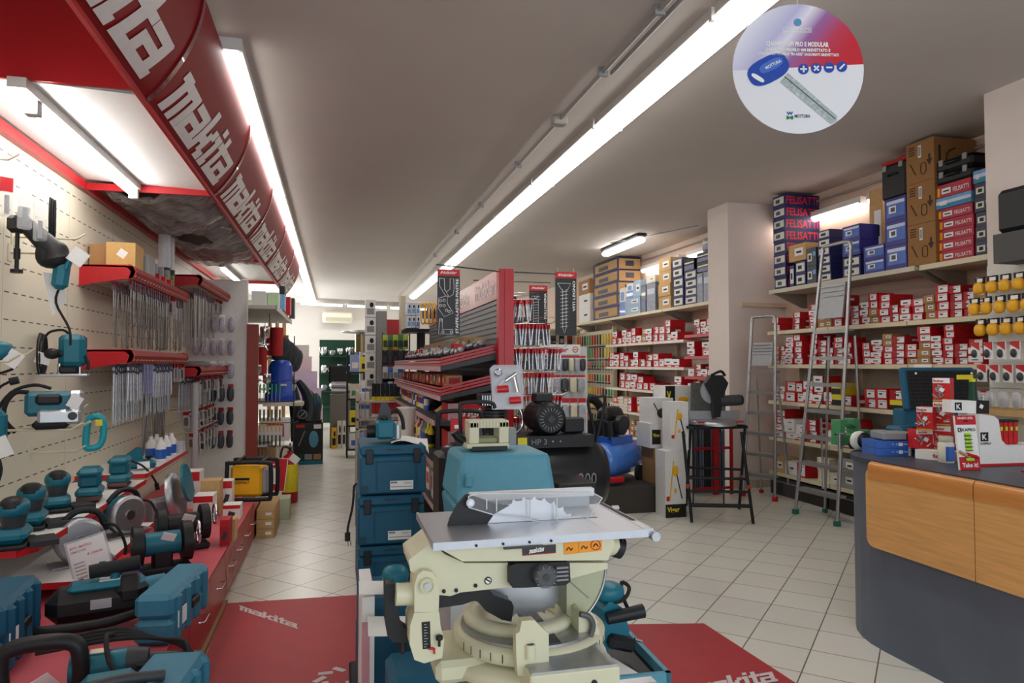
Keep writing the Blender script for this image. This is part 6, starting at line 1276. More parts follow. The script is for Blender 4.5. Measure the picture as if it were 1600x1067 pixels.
HS.append(hook_shelf(7.84, 9.8, 1.47, -1.35, 'farther lower red hook shelf carrying a grey disc'))
HS.append(hook_shelf(7.84, 9.8, 2.42, -1.35, 'farther upper red hook shelf under the canopy divider'))
# hanging drill bit packs
def bitpack(kind, w_, h_):
    b = B()
    if kind == 'sds':
        b.b2((-.003, -w_ / 2, -.07), (.003, w_ / 2, 0), mat('bit_header', (120, 104, 112), .4, var=.3)); b.b2((-.0035, -w_ * .4, -.03), (.0035, w_ * .4, -.012), REDC2)
        b.cyl((0, 0, -.07), (0, 0, -h_ * .4), .006, mat('bit_shank', (150, 148, 146), .3, .8), n=8)
        P_ = []; 
        for k in range(16): a = k * 1.3; P_.append((.0016 * math.cos(a), .0016 * math.sin(a), -h_ * .4 - k * h_ * .6 / 15))
        b.tube(P_, .0065, mat('bit_steel', (128, 122, 116), .35, .8), 6, smooth=False)
    elif kind == 'tube':
        b.b2((-.003, -w_ / 2, -.07), (.003, w_ / 2, 0), mat('bit_header2', (88, 90, 110), .4, var=.3)); b.b2((-.004, -w_ * .3, -.05), (.004, w_ * .3, -.025), PAPER)
        b.cyl((0, 0, -.07), (0, 0, -h_ * .93), w_ * .32, mat('clear_tube_grey', (176, 180, 186), .2, .3, var=.2), n=8); b.cyl((0, 0, -h_ * .93), (0, 0, -h_), w_ * .32, CLEARW, r1=.002, n=8)
    elif kind == 'lilac':
        b.b2((-.003, -w_ / 2, -h_), (.003, w_ / 2, 0), mat('lilac_pack', (168, 168, 206), .3, var=.2)); b.b2((-.005, -w_ * .15, -h_ * .9), (.005, w_ * .15, -h_ * .1), CLEARW)
    elif kind == 'card':
        b.b2((-.002, -w_ / 2, -h_), (.002, w_ / 2, 0), mat('pack_card', (198, 192, 190), .4, var=.2)); b.b2((-.003, -w_ / 2, -h_ * .22), (.003, w_ / 2, 0), REDC2); b.box((0, 0, -h_ * .6), (.016, w_ * .6, h_ * .5), mat('pack_content', (110, 104, 100), .4, var=.4))
    elif kind == 'long':
        b.b2((-.003, -w_ / 2, -.08), (.003, w_ / 2, 0), mat('bit_header', (120, 104, 112), .4)); b.cyl((0, 0, -.06), (0, 0, -h_), .009, mat('long_bit', (146, 142, 138), .3, .8), n=8)
    o = b.build('t'); m = o.data; bpy.data.objects.remove(o); return m
BP = {'sds': bitpack('sds', .045, .34), 'tube': bitpack('tube', .035, .3), 'lilac': bitpack('lilac', .05, .24), 'card': bitpack('card', .07, .17), 'long': bitpack('long', .03, .62), 'sds2': bitpack('sds', .04, .5), 'tubel': bitpack('tube', .03, .46)}
KN = {'sds': 'steel drill bit pack', 'tube': 'grey tube drill bit pack', 'lilac': 'lilac drill bit pack', 'card': 'carded accessory pack', 'long': 'long steel drill bit', 'sds2': 'longer drill bit pack', 'tubel': 'tall grey tube pack'}
def hang(xs, y0, y1, z, kinds, step, lab, group, jit=.02):
    for xi, x in enumerate(xs):
        y = y0; k = 0
        while y < y1:
            f = (y - y0) / (y1 - y0); kd = kinds(f, xi)
            o = bpy.data.objects.new('hanging_drill_bit', BP[kd]); col.objects.link(o); o.location = (x, y, z + rng.uniform(-jit, 0)); o.rotation_euler = (rng.uniform(-.03, .03), rng.uniform(-.04, .04), rng.uniform(.6, 1.3) if kd != 'card' else rng.uniform(.3, 1.2))
            tag(o, '%s, %s from near end, %s row, %s' % (KN[kd], ORD[k], ['front', 'middle', 'back'][xi], lab), 'drill bit', group); y += step * rng.uniform(.9, 1.1); k += 1
hang((-1.52, -1.64), 5.88, 7.75, 2.15, lambda f, i: ('sds' if f < .45 else 'sds2' if f < .7 else 'card' if f < .8 and i == 0 else 'sds2') if i == 0 else 'sds2', .064, 'upper red shelf', 'drill bits hanging under the upper red shelf')
hang((-1.52, -1.62), 5.86, 7.75, 1.515, lambda f, i: ('tube' if f < .2 else 'lilac' if f < .38 else 'tube' if f < .75 else 'card') if i == 0 else 'tubel', .056, 'lower red shelf', 'drill bits hanging under the lower red shelf')
hang((-1.45, -1.6), 7.95, 9.75, 2.33, lambda f, i: 'long' if f < .4 else ('sds2' if f < .7 else 'card'), .085, 'far upper red shelf', 'drill bits hanging under the far upper red shelf')
hang((-1.42, -1.58), 7.95, 9.75, 1.38, lambda f, i: ['card', 'tube', 'sds', 'card'][int(f * 12) % 4] if i == 0 else 'tubel', .085, 'far lower red shelf', 'accessory packs hanging under the far lower red shelf')
# low rows of long bits and cards down to the plinth
hang((-1.68,), 7.0, 7.8, 1.2, lambda f, i: 'long', .07, 'lower wall corner', 'long drill bits hanging low on the wall')
hang((-1.5,), 7.9, 9.6, 1.02, lambda f, i: ['card', 'card', 'tube'][int(f * 20) % 3], .1, 'wall below far shelf', 'packs hanging below the far lower red shelf')
hang((-1.45,), 7.9, 9.6, .8, lambda f, i: ['card', 'tube'][int(f * 20) % 2], .1, 'lowest wall hooks', 'packs hanging lowest on the tool wall')
def wire_bar(x, y0, y1, z, lab, xw=XL):
    b = B(); b.tube([(x, y0, z), (x, y1, z)], .004, HOOKM, 5, smooth=False)
    for y in (y0 + .03, (y0 + y1) / 2, y1 - .03): b.tube([(xw, y, z), (x, y, z)], .004, HOOKM, 5, smooth=False)
    tag(b.build('wire_bar'), lab, 'bar')
HOOKM = mat('cream_wire', (214, 206, 180), .5)
wire_bar(-1.68, 6.95, 7.8, 1.195, 'cream wire bar holding the low long drill bits'); wire_bar(-1.5, 7.88, 9.6, 1.015, 'cream wire bar below the far lower red shelf'); wire_bar(-1.45, 7.88, 9.6, .795, 'lowest cream wire bar on the tool wall')
t = thing('grey_pipe', 'pale grey plastic pipe standing upright against the tool wall', 'pipe', (-1.42, 7.92, .333)); B().cyl((0, 0, 0), (0, 0, .98), .035, mat('pipe_grey', (176, 176, 176), .4), n=16).build('pipe', t)
o = B(); o.lathe([(.17, 0), (.18, .02), (.17, .05), (.1, .06)], (0, 0, 0), mat('disc_grey', (120, 118, 116), .4), n=28); q = o.build('grinding_disc', None, (-1.5, 8.25, 1.483)); tag(q, 'large flat grey disc lying on the farther lower red shelf', 'disc')
# boxes on the upper red shelf
def sbox(x, y, z, w_, d_, h_, m, lab, name='cardboard_box', rz=0, tagp=True):
    o = thing(name, lab, 'box', (x, y, z), rz); b = B(); b.b2((-w_ / 2, 0, 0), (w_ / 2, d_, h_), m); b.build('carton', o)
    if tagp: B().box((.01, -.0015, h_ * .55), (.06, .001, .06), PAPER, rot=(0, .6, 0)).build('sticker', o)
    return o
ZR = 2.248
sbox(-1.60, 5.9, ZR, .20, .3, .19, mat('tan_carton', (206, 166, 104), .7), 'open tan carton with white sticker on the upper red shelf', rz=.05)
sbox(-1.77, 5.95, ZR, .12, .25, .18, CARD, 'plain brown carton behind the tan one on the upper red shelf', tagp=False)
sbox(-1.55, 6.28, ZR, .12, .2, .15, mat('grey_card', (150, 150, 148), .6), 'grey carton just behind the tan carton on the upper red shelf', tagp=False)
for k in range(3):
    o = thing('wire_spool_pack', '%s small red and clear pack on the upper red shelf' % ['nearest', 'middle', 'farthest'][k], 'pack', (-1.55 + .0 * k, 6.7 + k * .22, ZR), group='small packs on the upper red shelf'); b = B(); b.b2((-.05, -.03, 0), (.05, .03, .05), REDC); b.cyl((0, 0, .05), (0, 0, .14), .03, GREY, n=12); b.build('pack', o)
for k in range(2):
    o = thing('clear_tube', '%s tall clear tube on a green based stand on the upper red shelf' % ['nearer', 'farther'][k], 'tube', (-1.58, 7.2 + k * .18, ZR), group='clear tubes on the upper red shelf')
    B().cyl((0, 0, 0), (0, 0, .12), .055, mat('tube_green', (70, 120, 40), .4), n=16).build('base', o); B().cyl((0, 0, .12), (0, 0, .17), .06, BLK, n=16).build('collar', o); B().cyl((0, 0, .17), (0, 0, .48), .055, CLEARW, n=16).build('tube', o)
# ================================================================ plastic wrapped goods inside the open canopy
FILM = mat('creased_plastic_film', (190, 188, 186), .1, var=.5, scale=9, bump=.6, alpha=.5, stretch=(1, 3.5, 1))
def film(y0, y1, z, x0, x1, lab, seed):
    rg = random.Random(seed); nx, ny = 22, 34; V = []
    ph = [rg.uniform(0, 6) for _ in range(8)]
    for j in range(ny + 1):
        for i in range(nx + 1):
            u, v = i / nx, j / ny; e = 4 * u * (1 - u)
            zz = z - .13 * e ** .5 - .05 * math.sin(v * 9 + u * 4 + ph[0]) * e - .03 * math.sin(v * 23 - u * 9 + ph[1]) - .012 * math.sin(u * 31 + v * 6 + ph[2]) - rg.uniform(0, .003)
            V.append((x0 + (x1 - x0) * u + .02 * math.sin(v * 17), y0 + (y1 - y0) * v, zz))
    Fc = [(j * (nx + 1) + i, j * (nx + 1) + i + 1, (j + 1) * (nx + 1) + i + 1, (j + 1) * (nx + 1) + i) for j in range(ny) for i in range(nx)]
    b = B(); b.add(V, Fc, FILM, True); return tag(b.build('plastic_wrapped_bundle'), lab, 'plastic film')
film(5.85, 7.75, 2.92, -1.8, -1.0, 'nearer bundle wrapped in creased clear film sagging under the red canopy', 1)
film(7.85, 9.75, 2.93, -1.8, -1.0, 'farther bundle wrapped in creased clear film under the red canopy', 2)
for k, y0 in enumerate((5.9, 7.9)):
    b = B(); b.b2((-1.78, y0, 2.97), (-1.02, y0 + 1.8, 3.2), mat('bundle_dark', (60, 56, 58), .5, var=.5, scale=8)); tag(b.build('stored_goods'), '%s dark goods stored above the plastic film in the canopy' % ['near', 'far'][k], 'goods')
# ================================================================ power tools hung on the wall
def cordloop(b, c, r1, r2, n, ax='x'):
    for q in range(n):
        b.tube([(c[0] + .012 * q, c[1] + (r1 - .006 * q) * math.cos(k * .63), c[2] + (r2 - .006 * q) * math.sin(k * .63)) for k in range(10)], .006, RUB, 6, closed=True, k=3)
HOOK = mat('cream_wire', (214, 206, 180), .5)
def wall_hook(x0, x1, y, z, lab, rr=.006):
    b = B(); b.tube([(XL, y, z), (x1 - .05, y, z), (x1, y, z + .035)], rr, HOOK, 6, smooth=False); b.b2((XL + .001, y - .03, z - .05), (XL + .006, y + .03, z + .05), CREAM); return tag(b.build('wall_hook'), lab, 'hook')
# 1 hammer drill with black gearbox (upper)
v = aY(82, 392, 4.6); t = thing('hammer_drill', 'teal hammer drill with black gear head hanging nose up on the tool wall', 'power tool', (v.x, 4.6, v.z), rot=(0, 0, .25))
b = B(); b.tube([(-.12, 0, .13), (-.05, 0, .06), (.0, 0, .0), (.02, 0, -.05)], lambda s: .045 + .035 * s, BLK, 14); b.ell((0, 0, -.02), (.085, .06, .085), BLK, 16, 10, .8); b.build('gear_head', t)
b = B(); b.box((.045, 0, -.14), (.085, .07, .17), TEAL, rot=(0, .1, 0), bev=.025); b.box((.075, 0, -.08), (.035, .075, .08), TEAL, rot=(0, .3, 0), bev=.012); b.build('motor_handle', t)
b = B(); b.box((-.16, 0, .14), (.12, .07, .1), BLK, bev=.02); b.cyl((-.16, 0, .12), (-.14, 0, .24), .03, GREY, n=14); b.build('chuck_collar', t)
b = B(); b.cyl((-.17, .0, .1), (-.17, 0, -.12), .011, BLK, n=10); b.cyl((-.17, 0, -.12), (-.17, 0, -.14), .032, BLK, n=14); b.cyl((-.17, 0, -.0), (-.17, 0, -.06), .017, BLK, n=10); b.build('side_handle', t)
b = B(); cordloop(b, (-.02, .05, .2), .035, .12, 3); b.tube([(.04, .03, -.2), (.02, .03, -.3), (.09, 0, -.45), (.1, -.02, -.55)], .007, RUB, 7); b.build('lead', t)
B().box((.13, -.04, -.03), (.09, .002, .09), PAPER, rot=(0, .6, .1)).build('price_tag', t)
B().poly([(-.05, .06, -.12), (.04, .06, -.13), (.07, .06, -.28), (-.0, .06, -.38)], PAPER).build('leaflet', t)
wall_hook(XL, v.x + .02, 4.66, v.z - .01, 'cream wall hook through the hanging hammer drill'); wall_hook(XL, v.x + .14, 4.7, v.z + .09, 'cream wall hook above the hanging hammer drill'); 
for i, (px, py, Y) in enumerate(((20, 250, 4.2), (45, 555, 4.3), (125, 705, 5.0), (130, 640, 5.3), (20, 565, 3.9))):
    v = aY(px, py, Y); wall_hook(XL, v.x + .03, Y, v.z, 'cream wall hook on the slotted panel, %s' % ['upper left', 'below the jigsaw', 'under the belt sander', 'beside the teal handle', 'at the left edge'][i])
# clear blister packs, red topped, top left
for i, (px, py, m_) in enumerate(((10, 300, REDC), (38, 320, WHITE), (62, 340, WHITE))):
    v = aY(px, py, 4.3 + i * .12); o = thing('blister_pack', '%s blister pack hanging under the canopy tube at top left' % ['leftmost red topped', 'middle clear', 'rightmost clear'][i], 'blister pack', (v.x, 4.3 + i * .12, v.z), .6, 'blister packs at top left')
    b = B(); b.b2((-.03, -.003, .0), (.03, .003, .08), m_); b.build('header_card', o); b = B(); b.box((0, -.015, -.07), (.07, .03, .14), CLEAR, bev=.01); b.build('clear_shell', o)
    b = B(); b.cyl((0, -.015, -.02), (0, -.015, -.12), .012, GREY); b.build('contents', o)
# 2 router
v = aY(108, 548, 5.0); t = thing('plunge_router', 'teal router with black knob and grey sole on wall hooks under the hammer drill', 'power tool', (v.x, 5.0, v.z), .2)
b = B(); b.box((.02, 0, 0), (.15, .12, .21), TEAL, bev=.035); b.box((.02, -.0, .0), (.156, .04, .2), DGREY, bev=.02); b.build('motor', t)
b = B(); b.ell((-.085, -.05, -.02), (.045, .04, .035), BLK, 16, 10); b.cyl((-.05, -.04, -.02), (0, -.03, -.02), .02, BLK); b.build('knob', t)
b = B(); b.box((-.02, 0, -.155), (.26, .13, .016), ALU, bev=.004); b.cyl((-.05, 0, -.15), (-.05, 0, -.08), .012, STEEL); b.cyl((.06, 0, -.15), (.06, 0, -.08), .012, STEEL); b.box((0, 0, -.12), (.1, .08, .05), BLK, bev=.01); b.build('sole_plate', t)
b = B(); cordloop(b, (-.16, .04, -.02), .11, .13, 3); b.tube([(0, 0, .1), (-.03, -.02, .13), (-.1, 0, .12), (-.14, .03, .08)], .008, RUB, 7); b.build('lead', t)
B().box((-.13, -.06, -.05), (.08, .002, .07), PAPER, rot=(.2, .3, .1)).build('price_tag', t); b = B(); b.tube([(.09, -.03, -.03), (.11, -.03, -.08), (.105, -.03, -.12)], .01, BLK); b.build('lever', t)
# 3 belt sander
v = aY(85, 636, 4.3); t = thing('belt_sander', 'teal and silver belt sander resting on two wall hooks', 'power tool', (v.x, 4.3, v.z), .25)
b = B(); b.box((-.02, 0, .02), (.22, .14, .13), TEAL, bev=.02); b.build('motor_housing', t); b = B(); b.box((.1, 0, .02), (.07, .15, .14), mat('silver_paint', (190, 192, 194), .35, .6), bev=.015); b.box((.03, -.03, -.05), (.2, .12, .08), MATS['silver_paint'], bev=.015); b.build('silver_cover', t)
b = B(); b.box((-.02, -.075, .045), (.12, .03, .06), BLK, bev=.02); b.build('black_grip', t); b = B(); b.box((-.01, -.02, -.09), (.17, .14, .05), RUB, bev=.02); b.build('sanding_belt', t)
b = B(); b.cyl((.09, -.08, -.045), (.09, -.1, -.045), .022, DGREY, n=16); b.cyl((.07, -.075, .02), (.07, -.09, .02), .014, INK, n=12); b.build('knob', t)
b = B(); b.tube([(-.12, .03, .08), (-.18, .03, .08), (-.22, .02, .02), (-.22, .0, -.06), (-.17, 0, -.13)], .012, RUB, 8); b.tube([(-.02, .04, .1), (-.1, .04, .12), (-.2, .04, .08), (-.26, .03, -.04), (-.2, .03, -.14)], .009, RUB, 8); b.build('lead', t)
b = B(); b.cyl((-.2, -.02, .14), (-.16, -.02, .15), .02, BLK); b.tube([(-.2, -.02, .14), (-.25, -.01, .1), (-.26, 0, 0)], .007, RUB); b.build('plug', t)
B().box((.1, -.1, .03), (.06, .002, .07), PAPER, rot=(0, .5, .1)).build('price_tag', t)
b = B(); z_ = v.z - .115
for y in (4.24, 4.36): b.tube([(XL, y, z_), (v.x + .1, y, z_ - .005), (v.x + .16, y, z_ + .03)], .007, HOOK, 6, smooth=False)
tag(b.build('wall_bracket'), 'pair of cream wire arms under the belt sander', 'bracket')
# 4 teal handle behind
v = aY(143, 672, 5.2); t = thing('jigsaw', 'bright turquoise handled jigsaw pack behind the belt sander', 'power tool', (v.x, 5.2, v.z), .3)
b = B(); b.tube([(-.03, 0, -.1), (-.02, 0, .06), (.02, 0, .09), (.06, 0, .07), (.07, 0, -.02), (.05, 0, -.1), (0, 0, -.12)], .022, mat('turquoise', (30, 160, 176), .4), 10, closed=True); b.build('handle', t); b = B(); b.box((.04, -.03, .05), (.04, .01, .04), YEL2); b.build('sticker', t)
# 5 blue drill at left edge
v = aY(0, 548, 4.0); t = thing('cordless_drill', 'blue drill cut by the left edge of the view with white tag', 'power tool', (v.x - .03, 4.0, v.z)); b = B(); b.ell((0, 0, 0), (.09, .06, .05), TEAL, 16, 10, .8); b.build('body', t); B().box((.1, -.03, -.04), (.07, .002, .08), PAPER, rot=(0, .6, 0)).build('price_tag', t)
b = B(); b.tube([(.05, 0, -.03), (.1, 0, -.08), (.0, 0, -.12), (-.05, 0, -.1)], .007, RUB); b.build('lead', t)
v = aY(2, 668, 4.0); t = thing('hand_planer', 'blue tool with white tag under the drill at the left edge', 'power tool', (v.x - .04, 4.0, v.z)); b = B(); b.box((0, 0, 0), (.12, .1, .18), TEAL, bev=.03); b.build('body', t); B().box((.07, -.06, -.09), (.07, .002, .1), PAPER, rot=(0, -.4, 0)).build('price_tag', t)
b = B(); b.tube([(.02, -.03, -.08), (.06, -.04, -.2), (.03, -.03, -.3)], .008, RUB); b.build('lead', t)
# ---------------------------------------------------------------- sanders on the white shelf
def sander(kind):
    t = thing('finishing_sander', '', 'power tool', (0, 0, 0))
    b = B(); b.box((0, 0, .012), (.11, .19, .014), BLK, bev=.004); b.build('sanding_pad', t)
    if kind == 'palm':
        b = B(); b.box((0, 0, .045), (.105, .15, .05), TEAL, bev=.018); b.build('skirt', t); b = B(); b.lathe([(.035, 0), (.04, .03), (.045, .05)], (0, 0, .065), DGREY, n=18); b.build('neck', t)
        b = B(); b.ell((0, 0, .14), (.052, .065, .035), TEAL, 16, 10, .8); b.ell((0, -.01, .15), (.04, .055, .032), BLK, 16, 10, .8); b.build('grip', t); b = B(); b.box((.0, -.055, .15), (.03, .01, .02), mat('tag_grey', (170, 180, 196), .4)); b.build('badge', t)
        b = B(); b.tube([(0, .06, .13), (-.03, .1, .12), (-.06, .13, .05), (-.1, .1, .02)], .007, RUB); b.build('lead', t); b = B(); b.box((.02, -.02, .01), (.09, .12, .02), mat('dust_bag', (48, 48, 52), .8), rot=(0, 0, .3)); b.build('dust_bag', t, loc=(.07, .03, 0))
    else:
        b = B(); b.box((0, 0, .055), (.13, .2, .06), TEAL, bev=.02); b.build('skirt', t); b = B(); b.box((0, 0, .12), (.11, .13, .09), TEAL, bev=.02); b.build('motor', t); b = B(); b.box((0, -.01, .165), (.12, .17, .05), TEAL, bev=.02); b.build('grip', t)
        b = B(); b.box((0, -.095, .028), (.11, .02, .02), mat('belt_brown', (110, 70, 66), .7)); b.build('clamp', t)
    return t
pts = [((12, 858), 'palm', 'leftmost sander, half cut by the picture edge, on the white shelf'), ((42, 828), 'palm', 'second sander from the left with black grip on the white shelf'), ((84, 800), 'palm', 'third sander from the left on the white shelf'), ((136, 785), 'big', 'large box shaped teal sander on the white shelf'), ((185, 762), 'big', 'teal sander with black vents nearest the planer')]
pr_ = {}
for (px, py), kd, lb in pts:
    v = aZ(px, py, ZSH); o = sander(kd) if kd not in pr_ else dup(pr_[kd]); pr_.setdefault(kd, o); o.location = (max(XL + .13, min(v.x, -1.47)), v.y + .05, ZSH + .001); o.rotation_euler = (0, 0, rng.uniform(.1, .35)); o.scale = (1.3, 1.3, 1.3) if kd == 'palm' else (1.12, 1.12, 1.12); o['label'] = 'teal ' + lb if 'teal' not in lb else lb; o['group'] = 'sanders on the white shelf'
v = aZ(228, 742, .68); t = thing('power_planer', 'teal planer with black knob and white tag on the white shelf by the bottles', 'power tool', (-1.52, 6.05, .681), .5)
b = B(); b.box((0, 0, .04), (.3, .12, .06), TEAL, bev=.02); b.prism([(-.14, .06), (-.1, .06), (-.04, .13), (.02, .17), (.05, .17), (.06, .06)], -.025, .025, TEAL); b.build('body', t, bevel=.004); b = B(); b.lathe([(.008, 0), (.025, .02), (.02, .03)], (.1, -.02, .075), BLK); b.build('knob', t); b = B(); b.box((0, 0, .006), (.32, .1, .01), ALU); b.build('sole', t)
B().box((.05, -.07, .04), (.09, .002, .05), PAPER, rot=(-.3, 0, 0)).build('price_tag', t); b = B(); b.tube([(-.12, 0, .07), (-.1, -.1, .1), (.0, -.15, .06), (.06, -.16, .0), (.1, -.16, -.06), (.12, -.16, -.1)], .008, RUB); b.cyl((.12, -.16, -.1), (.13, -.16, -.15), .016, BLK); b.build('lead', t)
for k in range(5):
    o = thing('white_bottle', 'white plastic bottle with blue label, %s from the front on the white shelf' % ORD[k], 'bottle', (-1.44 - .1 * (k % 2), 6.55 + k * .1, .681), group='white bottles on the tool shelf')
    b = B(); b.lathe([(.04, 0), (.042, .005), (.042, .14), (.02, .17), (.016, .175), (.016, .2)], (0, 0, 0), WHITE, n=16); b.build('bottle', o); b = B(); b.lathe([(.0425, .02), (.0425, .1)], (0, 0, 0), BLUE, n=16); b.build('label', o)
for k in range(3): sbox(-1.45, 7.08 + .001, .681 + k * .034, .16, .12, .032, mat('pack_pale', (196, 200, 214), .5), 'small pale pack, %s of three stacked at the shelf end' % ['bottom', 'middle', 'top'][k], tagp=False)
# circular saws on the low shelf
def circ(loc, rz, lab):
    t = thing('circular_saw', lab, 'power tool', loc, rz, 'circular saws on the low shelf')
    b = B(); b.box((0, 0, .012), (.3, .14, .01), ALU, rot=(0, -.04, 0)); b.build('sole', t); b = B(); b.lathe([(.115, 0), (.12, .01), (.12, .035), (.1, .045)], (-.02, -.03, .135), ALU, (0, -1, 0), 28); b.lathe([(.03, 0), (.03, .01)], (-.02, -.074, .135), STEEL, (0, -1, 0)); b.build('blade_guard', t)
    b = B(); b.lathe([(.118, 0), (.118, .03)], (-.02, .0, .135), TEAL, (0, -1, 0), 28); b.cyl((-.02, 0, .12), (-.02, .12, .12), .05, TEAL, n=18); b.build('motor', t); b = B(); b.tube([(-.1, .02, .22), (-.02, .02, .28), (.08, .02, .26), (.12, .02, .16)], .018, BLK, 8); b.build('handle', t)
    b = B(); b.tube([(.1, 0, .2), (.16, -.03, .18), (.2, -.05, .08), (.2, -.05, .02)], .008, RUB); b.build('lead', t); return t
circ((-1.33, 4.3, .421), .5, 'silver guarded circular saw nearest the price sign'); circ((-1.29, 4.95, .421), .9, 'silver guarded circular saw farther along the low shelf')
# price sign
v = aZ(118, 870, .5); t = thing('price_sign', 'tilted clear framed price sheet with red headline among the teal cases', 'sign', (aZ(150, 925, .36).x, aZ(150, 925, .36).y + .03, .335), rot=(R(-10), R(-16), R(5)))
b = B(); b.b2((-.09, 0, 0), (.10, .004, .3), CLEARW); b.build('clear_holder', t); b = B(); b.b2((-.08, -.001, .012), (.09, 0, .29), PAPER); b.build('sheet', t)
b = B(); b.text('ROTO - MARTELLO', (-.07, -.002, .255), (.1, 0, 0), (0, 0, .012), REDC, .01); b.text('DEMOLITORE', (-.07, -.002, .235), (.07, 0, 0), (0, 0, .011), mat('grey_ink', (120, 120, 124), .5), .01); b.text('\u20ac 1200,00', (0, -.002, .205), (.07, 0, 0), (0, 0, .014), REDC, .01)
for q in range(7): b.b2((-.07, -.002, .18 - q * .018), (-.02, -.001, .184 - q * .018), MATS['grey_ink'])
b.box((.05, -.002, .12), (.03, .001, .07), TEAL, rot=(0, .2, 0)); b.build('print', t)
# ---------------------------------------------------------------- cases and demolition hammers on the plinth, bottom left
ZP = .3335
def bigcase(x, y, z, l_, w_, h_, rz, lab, m=TEALC):
    t = thing('teal_carry_case', lab, 'tool case', (x, y, z), rz, 'teal carrying cases on the red plinth')
    b = B(); b.box((0, 0, h_ * .26), (w_, l_, h_ * .5), m, bev=.02); b.box((0, 0, h_ * .76), (w_, l_, h_ * .48), m, bev=.02)
    for q in range(4): b.box((w_ * .05, -l_ * .36 + q * l_ * .24, h_ * .5), (w_ + .012, l_ * .09, h_ * .9), m, bev=.012)
    b.build('shell', t); b = B(); b.box((w_ / 2 + .01, 0, h_ * .5), (.02, .1, .04), BLK, bev=.006); b.build('catch', t); B().box((w_ / 2 + .008, -l_ * .3, h_ * .45), (.004, .1, .07), PAPER).build('label', t); return t
_v = aZ(262, 950, .45)
bigcase(_v.x, _v.y + .12, ZP, .5, .155, .21, -.12, 'long teal case lying on the plinth behind the demolition hammer', mat('teal_case_mid', (54, 120, 146), .5))
_v = aZ(255, 1062, .44)
bigcase(_v.x, _v.y - .05, ZP, .42, .2, .14, -.1, 'teal case on the plinth edge below the demolition hammer', MATS['teal_case_mid'])
_v = aZ(30, 985, .45)
bigcase(_v.x - .13, _v.y + .02, ZP, .45, .26, .27, .1, 'dark teal case at the left edge below the white shelf')
t = thing('demolition_hammer', 'black bodied demolition hammer with top grip lying on the teal cases', 'power tool', (aZ(155, 938, .45).x, aZ(155, 938, .45).y, .45), .25)
b = B(); b.box((0, 0, 0), (.40, .17, .15), BLK, bev=.05); b.box((.12, 0, .03), (.16, .18, .14), BLK, bev=.05); b.build('housing', t); b = B(); b.box((.03, 0, .07), (.3, .12, .04), TEAL, bev=.018); b.b2((0, -.03, .09), (.1, .03, .092), PAPER); b.build('teal_top', t)
b = B(); b.tube([(-.22, -.02, -.02), (-.3, -.02, -.04), (-.28, -.1, -.06), (0, -.14, -.06), (.16, -.12, -.04)], .022, BLK, 10); b.build('d_handle', t)
b = B(); b.tube([(-.04, 0, .13), (.16, 0, .15)], .03, RUB, 12, smooth=False); b.cyl((.06, 0, .08), (.06, 0, .14), .02, TEAL); b.build('side_grip', t)
b = B(); b.cyl((.19, 0, .03), (.27, 0, .05), .05, MATS['teal_case_mid'], n=18, r1=.035); b.cyl((.27, 0, .05), (.33, 0, .06), .02, BLK); b.build('nose', t); b = B(); b.b2((-.03, -.092, -.01), (.05, -.086, .03), mat('name_plate_grey', (170, 170, 174), .4)); b.build('name_plate', t)
t = thing('angle_grinder', 'large teal angle grinder with coiled lead lying at the bottom left', 'power tool', (aZ(170, 1035, .42).x, aZ(170, 1035, .42).y, .41), .12)
b = B(); b.cyl((-.12, 0, 0), (.06, 0, .0), .055, TEAL, n=18); b.build('body', t); b = B(); b.cyl((.06, 0, 0), (.13, 0, 0), .058, DGREY, n=18, r1=.045); b.tube([(.13, 0, 0), (.22, 0, -.01), (.3, 0, -.02)], .03, DGREY, 10); b.build('rear_handle', t)
b = B(); b.b2((-.06, -.02, .054), (0, .02, .058), CREAM); b.build('sticker', t)
b = B()
for q in range(4): b.tube([(-.25 + .0 * q, .1, .04 + .008 * q), (0, .09 + .01 * q, .06 + .01 * q), (.15, .1, .04), (.25, .02, .02 + .008 * q), (.28 - .01 * q, -.06, 0), (.1, -.1, .02)], .008, RUB, 7)
b.tube([(.0, .08, .08), (-.01, 0, .1), (.03, -.1, .02), (.15, -.12, -.03), (.28, -.06, -.04), (.3, 0, -.02)], .009, RUB, 7); b.build('coiled_lead', t)
b = B(); b.tube([(-.3, -.05, -.1), (-.32, -.05, .06), (-.28, -.05, .12), (-.12, -.05, .12), (-.08, -.05, .06), (-.08, -.05, -.1)], .028, BLK, 10); b.build('loop_handle', t)
B().box((-.2, -.09, -.01), (.11, .002, .07), PAPER, rot=(.5, -.5, 0)).build('price_tag', t)
t = thing('reciprocating_saw', 'black and teal tool at the very bottom left with white stripe', 'power tool', (aZ(150, 1068, .48).x, aZ(150, 1068, .48).y - .02, .44), .2)
b = B(); b.box((0, 0, 0), (.36, .13, .1), BLK, bev=.04); b.box((.04, .01, .03), (.18, .12, .07), TEAL, bev=.03); b.build('body', t); b = B(); b.tube([(-.1, -.05, .04), (.05, -.06, .07), (.2, -.03, .05)], .018, DGREY, 8); b.build('lead_sleeve', t); B().box((-.06, -.04, .055), (.1, .02, .004), PAPER, rot=(0, 0, .3)).build('stripe', t)
